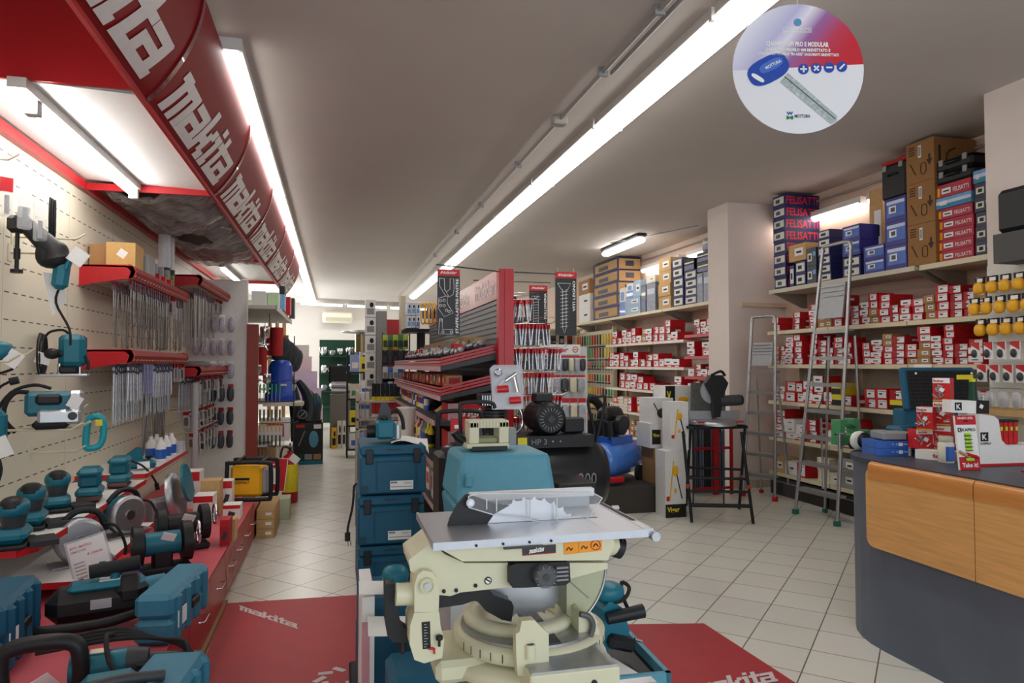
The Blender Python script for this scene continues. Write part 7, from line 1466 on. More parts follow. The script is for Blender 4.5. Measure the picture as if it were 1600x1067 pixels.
# grinders / chop saws / blue charger beyond
t = thing('battery_charger', 'dark blue charger with ring handle on the pink plinth top', 'charger', (-1.07, 4.02, ZP), .3)
b = B(); b.box((0, 0, .07), (.2, .16, .14), mat('deep_blue', (34, 40, 104), .45), bev=.015); b.build('body', t); b = B(); b.tube([(.08 + .06 * math.cos(k * .785), -.1 + .05 * math.sin(k * .785), .05) for k in range(8)], .012, MATS['deep_blue'], 8, closed=True); b.build('ring_handle', t)
B().b2((-1.19, 4.35, ZP), (-1.08, 4.55, .4), REDC).build('red_case'); tag(bpy.data.objects['red_case'], 'flat red case behind the blue charger', 'case')
for k, (x, y, rz) in enumerate(((-.94, 4.35, .35), (-.93, 4.85, .35))):
    t = thing('bench_grinder', '%s black bench grinder with round guard and clear eye shield on the plinth' % ['nearer', 'farther'][k], 'bench grinder', (x, y, ZP), rz, 'bench grinders on the plinth')
    b = B(); b.box((0, 0, .02), (.3, .16, .04), BLK, bev=.01); b.box((0, 0, .08), (.1, .1, .1), BLK, bev=.01); b.build('base', t); b = B(); b.cyl((-.09, 0, .16), (.09, 0, .16), .065, TEAL if k == 0 else BLK, n=20); b.build('motor', t)
    for s in (-1, 1): b = B(); b.cyl((s * .1, 0, .16), (s * .15, 0, .16), .11, BLK, n=28); b.cyl((s * .15, 0, .16), (s * .156, 0, .16), .05, DGREY, n=20); b.build('wheel_guard', t)
    b = B(); b.tube([(.17 + .0 * q, -.1 + .05 * math.cos(q * .785), .22 + .06 * math.sin(q * .785)) for q in range(8)], .008, CHROME, 6, closed=True); b.build('eye_shield', t)
    B().box((.02, -.09, .21), (.07, .002, .05), PAPER, rot=(.5, .3, 0)).build('price_tag', t)
t = thing('chop_saw_base', 'silver mitre saw base leaning behind the bench grinders', 'mitre saw', (-1.15, 5.6, ZP), .9); b = B(); b.lathe([(.17, 0), (.17, .04), (.12, .05)], (0, 0, .2), ALU, (.6, -.8, .2), 28); b.box((0, .05, .1), (.3, .1, .2), GREY, bev=.02); b.build('base', t); b = B(); b.lathe([(.14, 0), (.14, .02)], (.05, -.08, .3), TEAL, (.6, -.8, .2), 24); b.build('guard', t)
# cartons on the plinth
def pbox(pxl, pxr, pyb, pyt, Y, m, lab, z=ZP, d=.25, stripe=None):
    xa, xb = aY(pxl, pyb, Y).x, aY(pxr, pyb, Y).x; h_ = max(.05, aY(pxl, pyt, Y).z - z); w_ = xb - xa
    o = thing('carton', lab, 'carton', ((xa + xb) / 2, Y, z), 0, 'cartons on the red plinth'); b = B(); b.b2((-w_ / 2, 0, 0), (w_ / 2, d, h_), m); b.build('carton', o)
    if stripe:
        b = B(); b.b2((-w_ / 2, -.001, h_ * .75), (w_ / 2, 0, h_), REDC); b.box((0, -.0012, h_ * .4), (w_ * .4, .001, h_ * .3), DGREY if stripe == 1 else PAPER, rot=(0, .3, 0)); b.build('print', o)
    return h_
def pb2(pxl, pxr, pyb, pyt, m, lab, d=.2, stripe=None):
    q = aZ((pxl + pxr) / 2, pyb, ZP); return pbox(pxl, pxr, pyb, pyt, q.y, m, lab, d=d, stripe=stripe)
pb2(301, 332, 815, 776, WHITE, 'white carton with pale red flaps before the tan cartons', stripe=2, d=.2)
pb2(313, 343, 805, 752, CARD2, 'tall tan carton stack in the middle of the plinth', d=.16)
pb2(281, 311, 795, 738, WHITE, 'white carton with red top band behind the bench grinders', stripe=1)
pb2(345, 362, 797, 752, WHITE, 'white printed carton behind the tan carton', stripe=1, d=.15)
pb2(348, 375, 812, 790, WHITE, 'low white carton with red drawing near the yellow radio', stripe=1, d=.15)
pb2(343, 358, 853, 813, REDC2, 'small pinkish carton at the plinth front', stripe=1, d=.14)
pb2(359, 367, 845, 812, CARD2, 'narrow tan packet beside the small pinkish carton', d=.12)
# drawer plinth far end and yellow radio, fire sign, extinguisher
ry = 7.35
t = thing('plinth_end', 'low red end platform carrying the yellow radio', 'platform', (-1.25, 6.34, 0)); b = B(); b.b2((-.55, 0, 0), (.38, 2.2, .2), DRED); b.b2((-.55, 0, .201), (.38, 2.2, .207), PINK); b.build('carcass', t)
v = aY(387, 780, 7.5); t = thing('site_radio', 'yellow and black jobsite radio lettered with black bars on the plinth end', 'radio', (aZ(389, 784, ZP).x, aZ(389, 784, ZP).y + .02, .3335), -.15)
hw, hh = .2, .3
b = B(); b.box((-.03, .1, .17), (.26, .2, .26), YEL, bev=.02); b.box((.12, .1, .17), (.06, .18, .22), mat('radio_grey', (150, 152, 156), .5), bev=.02); b.b2((-.12, -.003, .18), (0, 0, .2), INK); b.build('body', t)
b = B(); b.text('DEWALT', (-.12, -.005, .15), (.12, 0, 0), (0, 0, .022), INK, .02); b.build('lettering', t)
for y in (-.02, .22): b = B(); b.tube([(-.18, y, .03), (-.18, y, .3), (-.15, y, .33), (.14, y, .33), (.18, y, .29), (.18, y, .05), (.14, y, .02), (-.15, y, .02)], .018, BLK, 8, closed=True); b.build('roll_bar', t)
b = B(); b.tube([(-.1, -.02, .34), (-.1, .22, .36)], .012, BLK, 8, smooth=False); b.tube([(.1, -.02, .34), (.1, .22, .34)], .012, BLK, 8, smooth=False); b.build('carry_handle', t)
v = aY(420, 735, 8.3); t = thing('fire_extinguisher_sign', 'red sign with white extinguisher symbol standing on the plinth end', 'sign', (aY(424, 765, 7.6).x, 7.6, .209), rot=(R(-5), R(6), 0)); t.scale = (.85, 1, .7)
b = B(); b.b2((-.15, 0, 0), (.15, .006, .48), PAPER); b.b2((-.142, -.001, .008), (.142, 0, .472), REDC); b.build('panel', t)
b = B(); b.b2((-.08, -.002, .1), (.04, -.001, .33), PAPER); b.tube([(-.04, -.002, .33), (-.02, -.002, .38), (.06, -.002, .38)], .01, PAPER, 6); b.tube([(-.03, -.002, .38), (-.1, -.002, .4)], .008, PAPER, 6); b.build('symbol', t)
v = aZ(455, 783); t = thing('fire_extinguisher', 'red fire extinguisher with yellow label on the floor by the aisle', 'fire extinguisher', (-.47, 8.05, 0))
b = B(); b.lathe([(.08, 0), (.085, .01), (.085, .44), (.07, .5), (.03, .53), (.03, .56)], (0, 0, 0), RED, n=24); b.build('cylinder', t); b = B(); Q = [(.0862 * math.sin(a), -.0862 * math.cos(a)) for a in [R(-60 + 14 * k) for k in range(11)]]; b.add([(x, y, .12) for x, y in Q] + [(x, y, .42) for x, y in Q], [(i, i + 1, i + 12, i + 11) for i in range(10)], YEL2); b.build('yellow_label', t)
b = B(); b.box((0, 0, .58), (.03, .1, .04), BLK); b.box((0, -.04, .62), (.02, .12, .012), BLK, rot=(.3, 0, 0)); b.tube([(0, .02, .58), (-.07, .02, .6), (-.1, 0, .5), (-.1, 0, .3)], .011, RUB); b.build('valve', t); B().box((.05, -.09, .48), (.1, .002, .08), PAPER, rot=(0, .7, 0)).build('inspection_tag', t)
# stacked long cartons on the floor against the plinth
for k in range(3): 
    o = sbox(-.575, 6.43, .002 + k * .083, .145, .62, .08, CARD2, 'tan long carton, %s of three on the floor at the plinth end' % ['bottom', 'middle', 'top'][k], 'long_carton', tagp=False); B().b2((-.0, -.0012, .03), (.05, 0, .055), PAPER).build('sticker', o)
for k in range(3): 
    o = sbox(-.73, 6.40, .002 + k * .083, .13, .55, .08, mat('rust_card', (168, 92, 60), .7), 'rust brown long carton, %s of three beside the tan ones' % ['bottom', 'middle', 'top'][k], 'long_carton', tagp=False); B().b2((-.04, -.0012, .04), (.02, 0, .06), PAPER).build('sticker', o)
sbox(-.47, 7.15, 0, .1, .25, .2, mat('pale_green_card', (190, 200, 170), .6), 'small pale carton behind the tan long cartons', tagp=False)
# ================================================================ made-up rear pane, added to go with the rear fill light
struct(B().b2((-2.598, 17.9, .9), (-2.585, 21.3, 2.9), mat('added_pane_bright', (225, 232, 240), .2)).build('added_pane_1'))
# ================================================================ far left bay beyond the red end post
v = aY(395, 478, 10.02)
def gshelf_far(x0, x1, y0, y1, z, lab, m=None, th=.05):
    b = B(); b.b2((x0, y0, z - th), (x1, y1, z), m or mat('far_shelf_grey', (196, 194, 184), .5)); b.b2((x1 - .01, y0, z - th - .02), (x1 + .005, y1, z + .005), m or MATS['far_shelf_grey'])
    return tag(b.build('shelf_board'), lab, 'shelf')
XQ = -.78
gshelf_far(-2.0, XQ, 10.0, 13.4, 2.31, 'deep grey top shelf in the far left bay beyond the red post')
b = B(); b.b2((-2.05, 9.98, 0), (-2.0, 17.5, 2.6), mat('far_back_panel', (150, 140, 126), .6)); tag(b.build('bay_back_panel'), 'dull back panel of the far left bay', 'panel')
for i, (y0, y1, z) in enumerate(((10.0, 13.4, .42), (11.2, 14.5, 1.95), (11.4, 14.5, 1.62), (10.9, 12.2, .95))): gshelf_far(-2.0, XQ - (.1 if i != 3 else .0), y0, y1, z, 'grey shelf board in the far left bay, %s' % ['lowest', 'upper', 'middle', 'under the blue vessel'][i], th=.03)
for i, (px0, px1, py, pt, m_, nm) in enumerate(((393, 415, 476, 455, WHITE, 'white'), (418, 440, 474, 457, mat('pale_green_box', (196, 222, 180), .5), 'pale green'), (440, 450, 476, 460, SKYB, 'blue and white'), (437, 452, 466, 447, BLK, 'black'), (452, 460, 484, 464, REDC, 'red'), (460, 468, 490, 466, DGREY, 'dark grey'))):
    Y = [10.1, 10.3, 10.9, 11.4, 11.8, 12.6][i]; xa, xb = aY(px0, py, Y).x, aY(px1, py, Y).x; xb = min(xb, XQ); h_ = aY(px0, pt, Y).z - 2.31
    sbox((xa + xb) / 2, Y, 2.312, max(.08, xb - xa), .3, max(.1, h_), m_, '%s box on the deep grey top shelf of the far left bay' % nm, tagp=False)
# spray guns with chrome cups
for i, (px, py, Y, s) in enumerate(((414, 520, 10.05, 1.2), (402, 578, 9.99, 1.0), (417, 592, 10.05, 1.0))):
    v = aY(px, py, Y); t = thing('spray_gun', 'chrome cupped spray gun hanging in the far left bay, %s' % ['upper one', 'lower left one', 'lower right one'][i], 'spray gun', (v.x, Y, v.z), group='spray guns'); t.scale = (s, s, s)
    b = B(); b.lathe([(.02, -.07), (.05, -.05), (.055, .05), (.05, .07), (.01, .08)], (0, 0, 0), CHROME, n=18); b.build('cup', t); b = B(); b.tube([(0, 0, -.07), (0, 0, -.14), (.03, 0, -.2)], .014, CHROME, 8); b.tube([(-.07, 0, -.14), (.05, 0, -.13)], .014, CHROME, 8); b.build('gun_body', t)
    b = B(); b.tube([(0, 0, .08), (0, .02, .12), (0, .1, .12)], .004, STEEL, 5); b.build('hook', t)
for i, (px, Y) in enumerate(((408, 10.5), (423, 10.8), (433, 10.7))):
    v = aY(px, 515 if i else 545, Y); t = thing('red_hose_cover', 'red cylindrical paint roller pack hanging in the far left bay, %s from the left' % ORD[i], 'roller', (v.x, Y, v.z), group='red hanging rollers')
    b = B(); b.cyl((0, 0, -.38), (0, 0, .03), .085, mat('fuzzy_red', (170, 36, 36), .8, bump=.4, scale=80), n=16); b.build('roller', t); b = B(); b.tube([(0, 0, .03), (0, 0, .1), (0, .08, .12)], .006, STEEL, 5); b.build('hanger', t)
# green & yellow handled files, tools on the panel behind the red post
for r_, (py, n, m_, ln) in enumerate(((600, 7, mat('handle_green', (60, 160, 96), .4), .24), (640, 7, YEL, .3), (680, 7, mat('handle_dark', (70, 80, 60), .5), .3))):
    for k in range(n):
        v = aY(400 + k * 6.2, py, 10.0); o = thing('hand_tool', '%s hand tool, %s from the left, %s row behind the red post' % (['green', 'yellow tipped', 'dark'][r_], ORD[k], ['upper', 'middle', 'lower'][r_]), 'hand tool', (v.x, 10.02, v.z), group='%s hand tools behind the red post' % ['green', 'yellow tipped', 'dark'][r_])
        B().cyl((0, 0, 0), (0, 0, -ln * .5), .012, m_ if r_ != 1 else MATS['handle_dark'], n=8).build('handle', o); B().cyl((0, 0, -ln * .5), (0, 0, -ln), .006, STEEL if r_ != 1 else YEL, n=6).build('blade', o)
b = B()
for z_ in (1.28, 1.0, .7): b.tube([(-1.05, 10.1, z_), (-.55, 10.05, z_ + .01), (-.5, 10.4, z_)], .006, mat('dark_wire', (60, 60, 66), .4), 5, smooth=False)
for x in (-1.05, -.55): b.tube([(x, 10.1, 0), (x, 10.1, 1.9)], .008, MATS['dark_wire'], 5, smooth=False)
tag(b.build('wire_rack'), 'dark wire rack holding hand tools behind the brick red post', 'rack')
v = aY(438, 620, 11); t = thing('pressure_vessel', 'blue pressure vessel standing on a cream shelf in the far left bay', 'vessel', (v.x, 11.0, .955))
b = B(); b.lathe([(.2, 0), (.22, .03), (.22, .12), (.17, .17), (.17, .52), (.13, .6), (.05, .62)], (0, 0, 0), mat('vessel_blue', (24, 70, 180), .35), n=28); b.build('vessel', t); b = B(); b.box((.05, -.17, .25), (.1, .01, .03), PAPER); b.build('label', t)
b = B(); b.b2((v.x - .22, 10.7, .9), (v.x + .34, 11.35, .95), CREAM); tag(b.build('cream_shelf'), 'cream shelf board under the blue pressure vessel', 'shelf')
# white appliance boxes
for i, (px0, px1, py0, py1, m_, nm) in enumerate(((405, 452, 655, 690, WHITE, 'white carton with red frame print'), (398, 430, 690, 735, CARD, 'brown carton'), (430, 455, 693, 735, mat('cream_card', (220, 212, 190), .6), 'cream carton'))):
    Y = 10.15; xa, xb = aY(px0, py0, Y).x, aY(px1, py0, Y).x; z0, z1 = aY(px0, py1, Y).z, aY(px0, py0, Y).z; z0 = max(z0, .425 if i == 0 else .01)
    o = sbox((xa + xb) / 2, Y, z0 if i == 0 else .003, xb - xa, .3, (z1 - z0) if i == 0 else .36, m_, nm + ' low in the far left bay', tagp=False)
    if i == 0: b = B(); b.tube([(-.1, -.003, (z1 - z0) * .75), (.12, -.003, (z1 - z0) * .75), (.12, -.003, .06)], .012, REDC, 5, smooth=False); b.build('red_frame_print', o)
# leaf blower on black display carton
v = aY(482, 655, 11.0); zt5 = aY(480, 660, 11.0).z
o = thing('black_display_carton', 'tall black display carton with blower picture on the aisle floor', 'carton', ((aY(457, 700, 11).x + aY(504, 700, 11).x) / 2, 11.0, 0)); w_ = aY(504, 700, 11).x - aY(457, 700, 11).x
b = B(); b.b2((-w_ / 2, 0, .0), (w_ / 2, .4, zt5), BLK); b.b2((-w_ / 2 - .002, -.002, 0), (w_ / 2 + .002, .4, .06), TEAL); b.build('carton', o)
b = B(); b.b2((-w_ * .4, -.003, zt5 * .88), (-w_ * .1, -.002, zt5 * .95), REDC); b.b2((w_ * .2, -.003, zt5 * .85), (w_ * .45, -.002, zt5 * .95), PAPER); b.ell((w_ * .2, -.003, zt5 * .6), (w_ * .16, .004, zt5 * .2), TEALL); b.tube([(-w_ * .1, -.003, zt5 * .8), (-w_ * .3, -.003, zt5 * .45)], .01, GREY, 5)
for q in range(3): b.b2((-w_ * .4 + q * w_ * .3, -.003, zt5 * .12), (-w_ * .15 + q * w_ * .3, -.002, zt5 * .25), [DGREEN, GREY, CARD][q])
b.build('front_print', o)
t = thing('leaf_blower', 'dark teal and black leaf blower vacuum standing on the black display carton', 'leaf blower', (o.location.x - .02, 11.2, zt5 + .002))
b = B(); b.tube([(.02, 0, .02), (.06, 0, .2), (.0, 0, .42), (-.14, 0, .62)], lambda s: .19 - .15 * s, mat('blower_black', (24, 34, 40), .35), 16); b.build('nozzle_body', t); b = B(); b.ell((.12, 0, .24), (.1, .12, .2), mat('blower_teal', (18, 62, 76), .35), 16, 10); b.build('motor_cover', t)
b = B(); b.box((0, 0, .015), (.44, .3, .03), BLK, bev=.01); b.build('base', t); b = B(); b.lathe([(.07, 0), (.07, .004)], (-.06, -.2, .12), GREY, (0, -1, 0)); b.lathe([(.055, 0), (.055, .004)], (-.06, -.203, .12), BLK, (0, -1, 0)); b.box((-.06, -.21, .12), (.1, .004, .02), GREY, rot=(0, -.8, 0)); b.build('round_emblem', t)
t = thing('blower_tube', 'second black blower tube with white sticker leaning left of the leaf blower', 'blower tube', (o.location.x - .32, 11.6, .0)); b = B(); b.tube([(.15, 0, .3), (.1, 0, .9), (.0, 0, 1.3), (-.06, 0, 1.5)], lambda s: .11 - .05 * s, MATS['blower_black'], 12); b.build('tube', t); B().box((.06, -.1, 1.1), (.08, .004, .2), PAPER, rot=(0, .25, 0)).build('sticker', t)
for i in range(4):
    v = aY(438 + i * 8, 545 + i * 6, 11.3 + .3 * i); t = thing('work_bag', 'dark folded tool belt hanging above the blower tubes, %s from the left' % ORD[i], 'bag', (v.x, 11.4 + .3 * i, v.z), .3 * i, 'dark hanging tool belts'); b = B(); b.ell((0, 0, 0), (.12, .07, .2), mat('bag_slate', (50, 58, 60), .7, var=.4), 12, 8, .8, rot=(0, .4, 0)); b.build('bag', t); B().tube([(0, 0, .18), (0, .03, .26)], .005, BLK, 5).build('strap', t)
for i in range(5):
    v = aX(462 + i * 1.5, 520 + i * 22, -.86); t = thing('carded_item', 'white carded item on the far left bay side, %s from the top' % ORD[i], 'card', (-.9, 13.2, 1.95 - i * .2), .2, 'white carded items'); B().box((0, 0, 0), (.16, .01, .17), WHITE if i % 2 else ORANGE).build('card', t)
# folded curtain / wood battens
for i in range(3):
    b = B(); b.b2((-1.35 + i * .14, 15.2, 0), (-1.28 + i * .14, 15.25, 2.5), CARD2); tag(b.build('timber_batten'), 'pale upright batten against the far left wall, %s from the left' % ORD[i], 'batten', 'pale upright battens')
# foam insulation boards stepped in the aisle end
for i, (w_, h_) in enumerate(((.62, .55), (.56, .95), (.52, 1.35), (.44, 1.7), (.36, 1.98))):
    Y = 17.2 + i * .1; x1 = [-.28, -.32, -.42, -.55, -.62][i]
    b = B(); b.b2((x1 - w_, Y, .002), (x1, Y + .08, h_), mat('lilac_foam%d' % i, [(200, 170, 196), (196, 168, 200), (196, 176, 208), (214, 190, 200), (206, 200, 200)][i], .8)); tag(b.build('foam_board'), 'pale lilac insulation board at the aisle end, %s shortest' % ORD[i], 'board', 'stepped insulation boards')
# dark green fixture shelves with pots at the far wall
t = thing('green_wall_rack', 'dark green rack on the far wall crowded with shiny watering cans', 'rack', (.55, 18.6, 0))
b = B(); b.b2((-.95, .2, 0), (.95, .24, 2.15), DGREEN); b.build('back_panel', t)
for z_ in (.4, .8, 1.25, 1.7): b = B(); b.b2((-.95, -.15, z_), (.95, .2, z_ + .03), DGREEN); b.build('shelf', t)
for r_, z_ in enumerate((.8, 1.25, 1.7)):
    for k in range(9):
        o = thing('metal_pot', 'shiny metal pot, %s from the left on the %s green shelf' % (ORD[k], ['lower', 'middle', 'upper'][r_]), 'pot', (.55 - .82 + k * .2, 18.58 + rng.uniform(-.05, .05), z_ + .032), rng.uniform(0, 6), 'shiny pots on the dark green rack')
        b = B(); h_ = rng.uniform(.14, .24); b.lathe([(.05, 0), (.075, .02), (.08, h_ * .8), (.06, h_)], (0, 0, 0), CHROME if (k + r_) % 3 else mat('zinc', (150, 154, 158), .35, .8), n=12); b.build('pot', o); B().tube([(.07, 0, h_ * .8), (.12, 0, h_), (.1, 0, h_ * .3)], .008, STEEL, 5).build('handle', o)
# patio heater with steel head
t = thing('patio_heater', 'steel patio heater with flat round hood at the aisle end', 'patio heater', (.55, 15.6, 0))
b = B(); b.lathe([(.05, 2.18), (.42, 2.2), (.43, 2.215), (.05, 2.26)], (0, 0, 0), STEEL, n=32); b.build('hood', t); b = B(); b.lathe([(.14, 1.78), (.14, 2.17)], (0, 0, 0), mat('brassy_steel', (150, 142, 110), .3, .9), n=20); b.build('burner', t); b = B(); b.cyl((0, 0, 0), (0, 0, 1.8), .035, STEEL); b.lathe([(.2, 0), (.2, .03)], (0, 0, 0), STEEL, n=20); b.build('pole', t)
# black wire rack with white-blue cartons
def crate(px0, px1, pyb, pyt, Y, m, lab, nm='carton', cat='carton', grp=None, d=.25, pr=None):
    p, q, r_ = aY(px0, pyb, Y), aY(px1, pyb, Y), aY(px0, pyt, Y); o = thing(nm, lab, cat, ((p.x + q.x) / 2, Y, p.z), 0, grp); w_, h_ = q.x - p.x, r_.z - p.z
    b = B(); b.b2((-w_ / 2, 0, 0), (w_ / 2, d, h_), m); b.build('carton', o)
    if pr is not None: b = B(); b.b2((-w_ * .35, -.002, h_ * .15), (w_ * .35, -.001, h_ * .5), pr); b.ell((w_ * .1, -.002, h_ * .7), (w_ * .2, .003, h_ * .15), INK); b.build('print', o)
    return o
YK = 11.6
p0, p1 = aY(541, 684, YK), aY(570, 684, YK); t = thing('black_wire_rack', 'black four tier rack of white and blue cartons at the aisle side', 'rack', (p0.x, YK, 0)); W5 = p1.x - p0.x + .45
for x in (0, W5):
    for y in (-.02, .4): b = B(); b.b2((x, y, 0), (x + .025, y + .025, 1.72), BLK); b.build('post', t)
zt_ = [.12, .5, .93, 1.36]
for z_ in zt_: b = B(); b.b2((0, -.02, z_), (W5, .42, z_ + .025), BLK); b.build('shelf', t)
cm = [(WHITE, BLUE), (mat('light_blue_card', (150, 170, 214), .5), PAPER), (YEL2, INK), (WHITE, INK), (mat('cream_card', (220, 212, 190), .6), GREEN)]
for r_, z_ in enumerate(zt_):
    for k in range(4):
        m_, pr = cm[(k + r_ * 2) % 5]; h_ = rng.uniform(.2, .34); o = thing('carton', 'small printed carton, %s from the left, %s tier of black rack' % (ORD[k], ['bottom', 'second', 'third', 'top'][r_]), 'carton', (p0.x + .1 + k * (W5 - .1) / 4 + .03, YK + .02, z_ + .027), 0, 'cartons on the black wire rack')
        b = B(); b.b2((-.075, 0, 0), (.075, .28, h_), m_); b.build('carton', o); b = B(); b.b2((-.05, -.002, h_ * .2), (.05, -.001, h_ * .55), pr); b.build('print', o)
# tall grey tower of headphone cartons and red panel
for k in range(5):
    crate(571, 587, 468 + 28 * (5 - k) - 1, 468 + 28 * (4 - k), 9.98, WHITE, 'white earmuff carton, %s from the bottom of the grey tower' % ORD[k], nm='earmuff_carton', grp='earmuff cartons in the grey tower', d=.2, pr=GREY)
p = aY(571, 600, 9.98); q = aY(604, 600, 9.98); b = B(); b.b2((aY(588, 600, 9.98).x, 9.98, 0), (q.x, 10.4, aY(600, 486, 9.98).z), mat('perforated_grey', (150, 150, 150), .5, var=.3, scale=120)); b.b2((p.x, 9.99, 0), (aY(587, 600, 9.98).x, 10.18, aY(571, 609, 9.98).z), mat('grey_card', (150, 150, 148), .6)); tag(b.build('grey_display_tower'), 'tall grey perforated display tower behind the planer', 'display tower')
p, q = aY(587, 640, 10.6), aY(623, 640, 10.6); b = B(); b.b2((p.x, 10.6, 0), (q.x, 10.66, aY(600, 499, 10.6).z), RED); tag(b.build('red_display_panel'), 'tall bright red display panel behind the hanging packs', 'panel')
for r_, (py, n) in enumerate(((535, 5), (560, 5), (585, 4), (603, 5))):
    for k in range(n):
        v = aY(602 + k * 8, py - 12, 9.6); o = thing('blister_pack', 'small dark blister pack, %s from the left, %s row on the red panel' % (ORD[k], ORD[r_]), 'blister pack', (v.x, 9.6, v.z), 0, 'blister packs before the red panel'); h_ = .2
        b = B(); b.b2((-.035, 0, -h_), (.035, .006, 0), [mat('pack_yellowgreen', (196, 210, 60), .5), BLK, PAPER, NAVY][r_] if k % 2 == 0 else [GREEN, DGREY, BLUE, PAPER][r_]); b.build('card', o); B().box((0, -.012, -h_ * .6), (.05, .024, .09), DGREY if r_ < 2 else GREY, bev=.005).build('contents', o)
        b = B(); b.tube([(0, .02, -.01), (0, -.03, -.01)], .003, STEEL, 4, smooth=False); b.build('hook', o)
b = B()
for py in (523, 548, 573, 591): v, u = aY(598, py, 9.62), aY(640, py, 9.62); b.tube([(v.x, 9.62, v.z), (u.x, 9.62, u.z)], .006, DGREY, 5, smooth=False)
for px in (598, 640): u = aY(px, 520, 9.62); b.tube([(u.x, 9.62, 0), (u.x, 9.62, u.z)], .01, DGREY, 6, smooth=False)
tag(b.build('display_bars'), 'dark bars carrying the blister packs before the red panel', 'rack')
# black/yellow markers and white tube packs, low table
for r_, (px, py, n, h_, m1, m2) in enumerate(((584, 612, 7, .2, BLK, YEL2), (584, 640, 9, .17, REDC, WHITE), (560, 625, 3, .2, WHITE, BLUE), (560, 650, 3, .22, WHITE, GREY), (610, 612, 4, .19, mat('light_blue_card', (150, 170, 214), .5), WHITE))):
    for k in range(n):
        v = aY(px + k * 7, py, 8.6 + r_ * .02); o = thing('marker_pack', '%s small pack, %s from the left, display %s beyond the planer' % (['black yellow', 'red white', 'white blue', 'white grey', 'pale blue'][r_], ORD[k], ['upper', 'lower', 'left upper', 'left lower', 'right'][r_]), 'pack', (v.x, 8.6 + r_ * .02, v.z - h_ * .5), 0, 'small packs on the low display'); b = B(); b.box((0, 0, h_ * .6), (.045, .04, h_ * .8), m1, bev=.006); b.box((0, 0, h_ * .1), (.047, .042, h_ * .22), m2); b.build('pack', o)
b = B(); v, u = aY(556, 660, 8.75), aY(648, 660, 8.75)
for py in (626, 653, 668): z_ = aY(580, py, 8.65).z; b.b2((v.x, 8.55, z_ - .02), (u.x, 8.95, z_), mat('table_cream', (206, 196, 176), .5))
for x in (v.x, u.x - .03): b.b2((x, 8.55, 0), (x + .03, 8.95, aY(580, 610, 8.65).z), MATS['table_cream'])
tag(b.build('low_display_table'), 'low cream display stand beyond the planer in the aisle', 'display stand')
v = aY(635, 640, 5.3); t = thing('white_bucket', 'white plastic bucket standing beside the gondola corner', 'bucket', (v.x, 5.3, 0)); b = B(); zb_ = aY(637, 636, 5.3).z; b.b2((-.07, -.07, 0), (.06, .07, zb_ - .21), CARD); b.build('carton_base', t); b = B(); b.lathe([(.055, zb_ - .21), (.068, zb_ - .02), (.074, zb_ - .015), (.074, zb_)], (0, 0, 0), mat('bucket_white', (222, 220, 214), .5), n=28); b.build('bucket', t)
for i, (px0, px1, pb, pt, m_) in enumerate(((518, 526, 672, 640, YEL), (527, 534, 674, 632, mat('cream_card', (220, 212, 190), .6)), (535, 540, 676, 634, WHITE))): crate(px0, px1, pb, pt, 13.0, m_, 'tall narrow carton, %s from the left, by the black rack' % ORD[i], grp='tall narrow cartons by the black rack', pr=INK).location.z = .003
for i in range(2): v = aY(530, 601 + i * 9, 13.2); b = B(); b.cyl((v.x - .14, 13.2, v.z), (v.x + .14, 13.2, v.z), .055, STEEL, n=16); tag(b.build('stove_pipe'), '%s shiny steel pipe lying on the black cooker stack' % ['upper', 'lower'][i], 'pipe')
b = B(); b.b2((v.x - .16, 13.12, 0), (v.x + .2, 13.5, aY(530, 616, 13.2).z), mat('crate_grey', (120, 116, 108), .6)); tag(b.build('grey_crate'), 'grey crate stack under the shiny steel pipes', 'crate')
v = aY(530, 585, 13.4); b = B(); b.box((v.x + .02, 13.75, v.z), (.42, .2, .34), BLK, bev=.03); b.b2((v.x - .1, 13.7, 0), (v.x + .1, 13.8, v.z - .15), BLK); tag(b.build('black_cooker'), 'black rounded cooker above the shiny steel pipes', 'cooker')
# cluster on the top end of the gondola far away: white-blue cartons, yellow packs
for i, px in enumerate((636, 643, 650)):
    for j in range(2): crate(px, px + 6.4, 512 - j * 20, 493 - j * 20, 9.05, mat('pale_blue_white', (206, 216, 224), .5), 'pale blue carton, %s column, %s level on the gondola far end' % (ORD[i], ['lower', 'upper'][j]), grp='pale blue cartons on the gondola far end', pr=SKYB)
b = B(); v, u = aY(632, 513, 9.05), aY(668, 513, 9.05); b.b2((v.x, 9.0, v.z - .05), (u.x + .1, 9.5, v.z - .005), BLK); b.b2((u.x - .1, 9.3, 0), (u.x, 9.4, v.z - .05), BLK); tag(b.build('black_shelf_tray'), 'black tray shelf carrying the pale blue cartons', 'shelf')
for i in range(4): v = aY(661 + i * 6, 490, 8.2); t = thing('yellow_clamp', 'yellow clamp pack hanging at the gondola far end, %s from the left' % ORD[i], 'clamp', (v.x, 8.2, v.z), 0, 'yellow clamps at the gondola end'); b = B(); b.tube([(-.02, 0, .1), (.02, 0, .1), (.022, 0, -.08), (0, 0, -.12), (-.022, 0, -.08)], .009, YEL, 6, closed=True); b.build('frame', t); B().cyl((0, 0, .06), (0, 0, -.06), .008, BLK).build('screw', t)
v = aY(630, 480, 9.4); b = B(); b.b2((aY(626, 480, 9.7).x, 9.7, 0), (aY(634, 480, 9.7).x, 9.95, 2.45), mat('duct_beige', (200, 190, 166), .6)); tag(b.build('beige_duct'), 'beige upright duct at the far end of the gondola', 'duct')
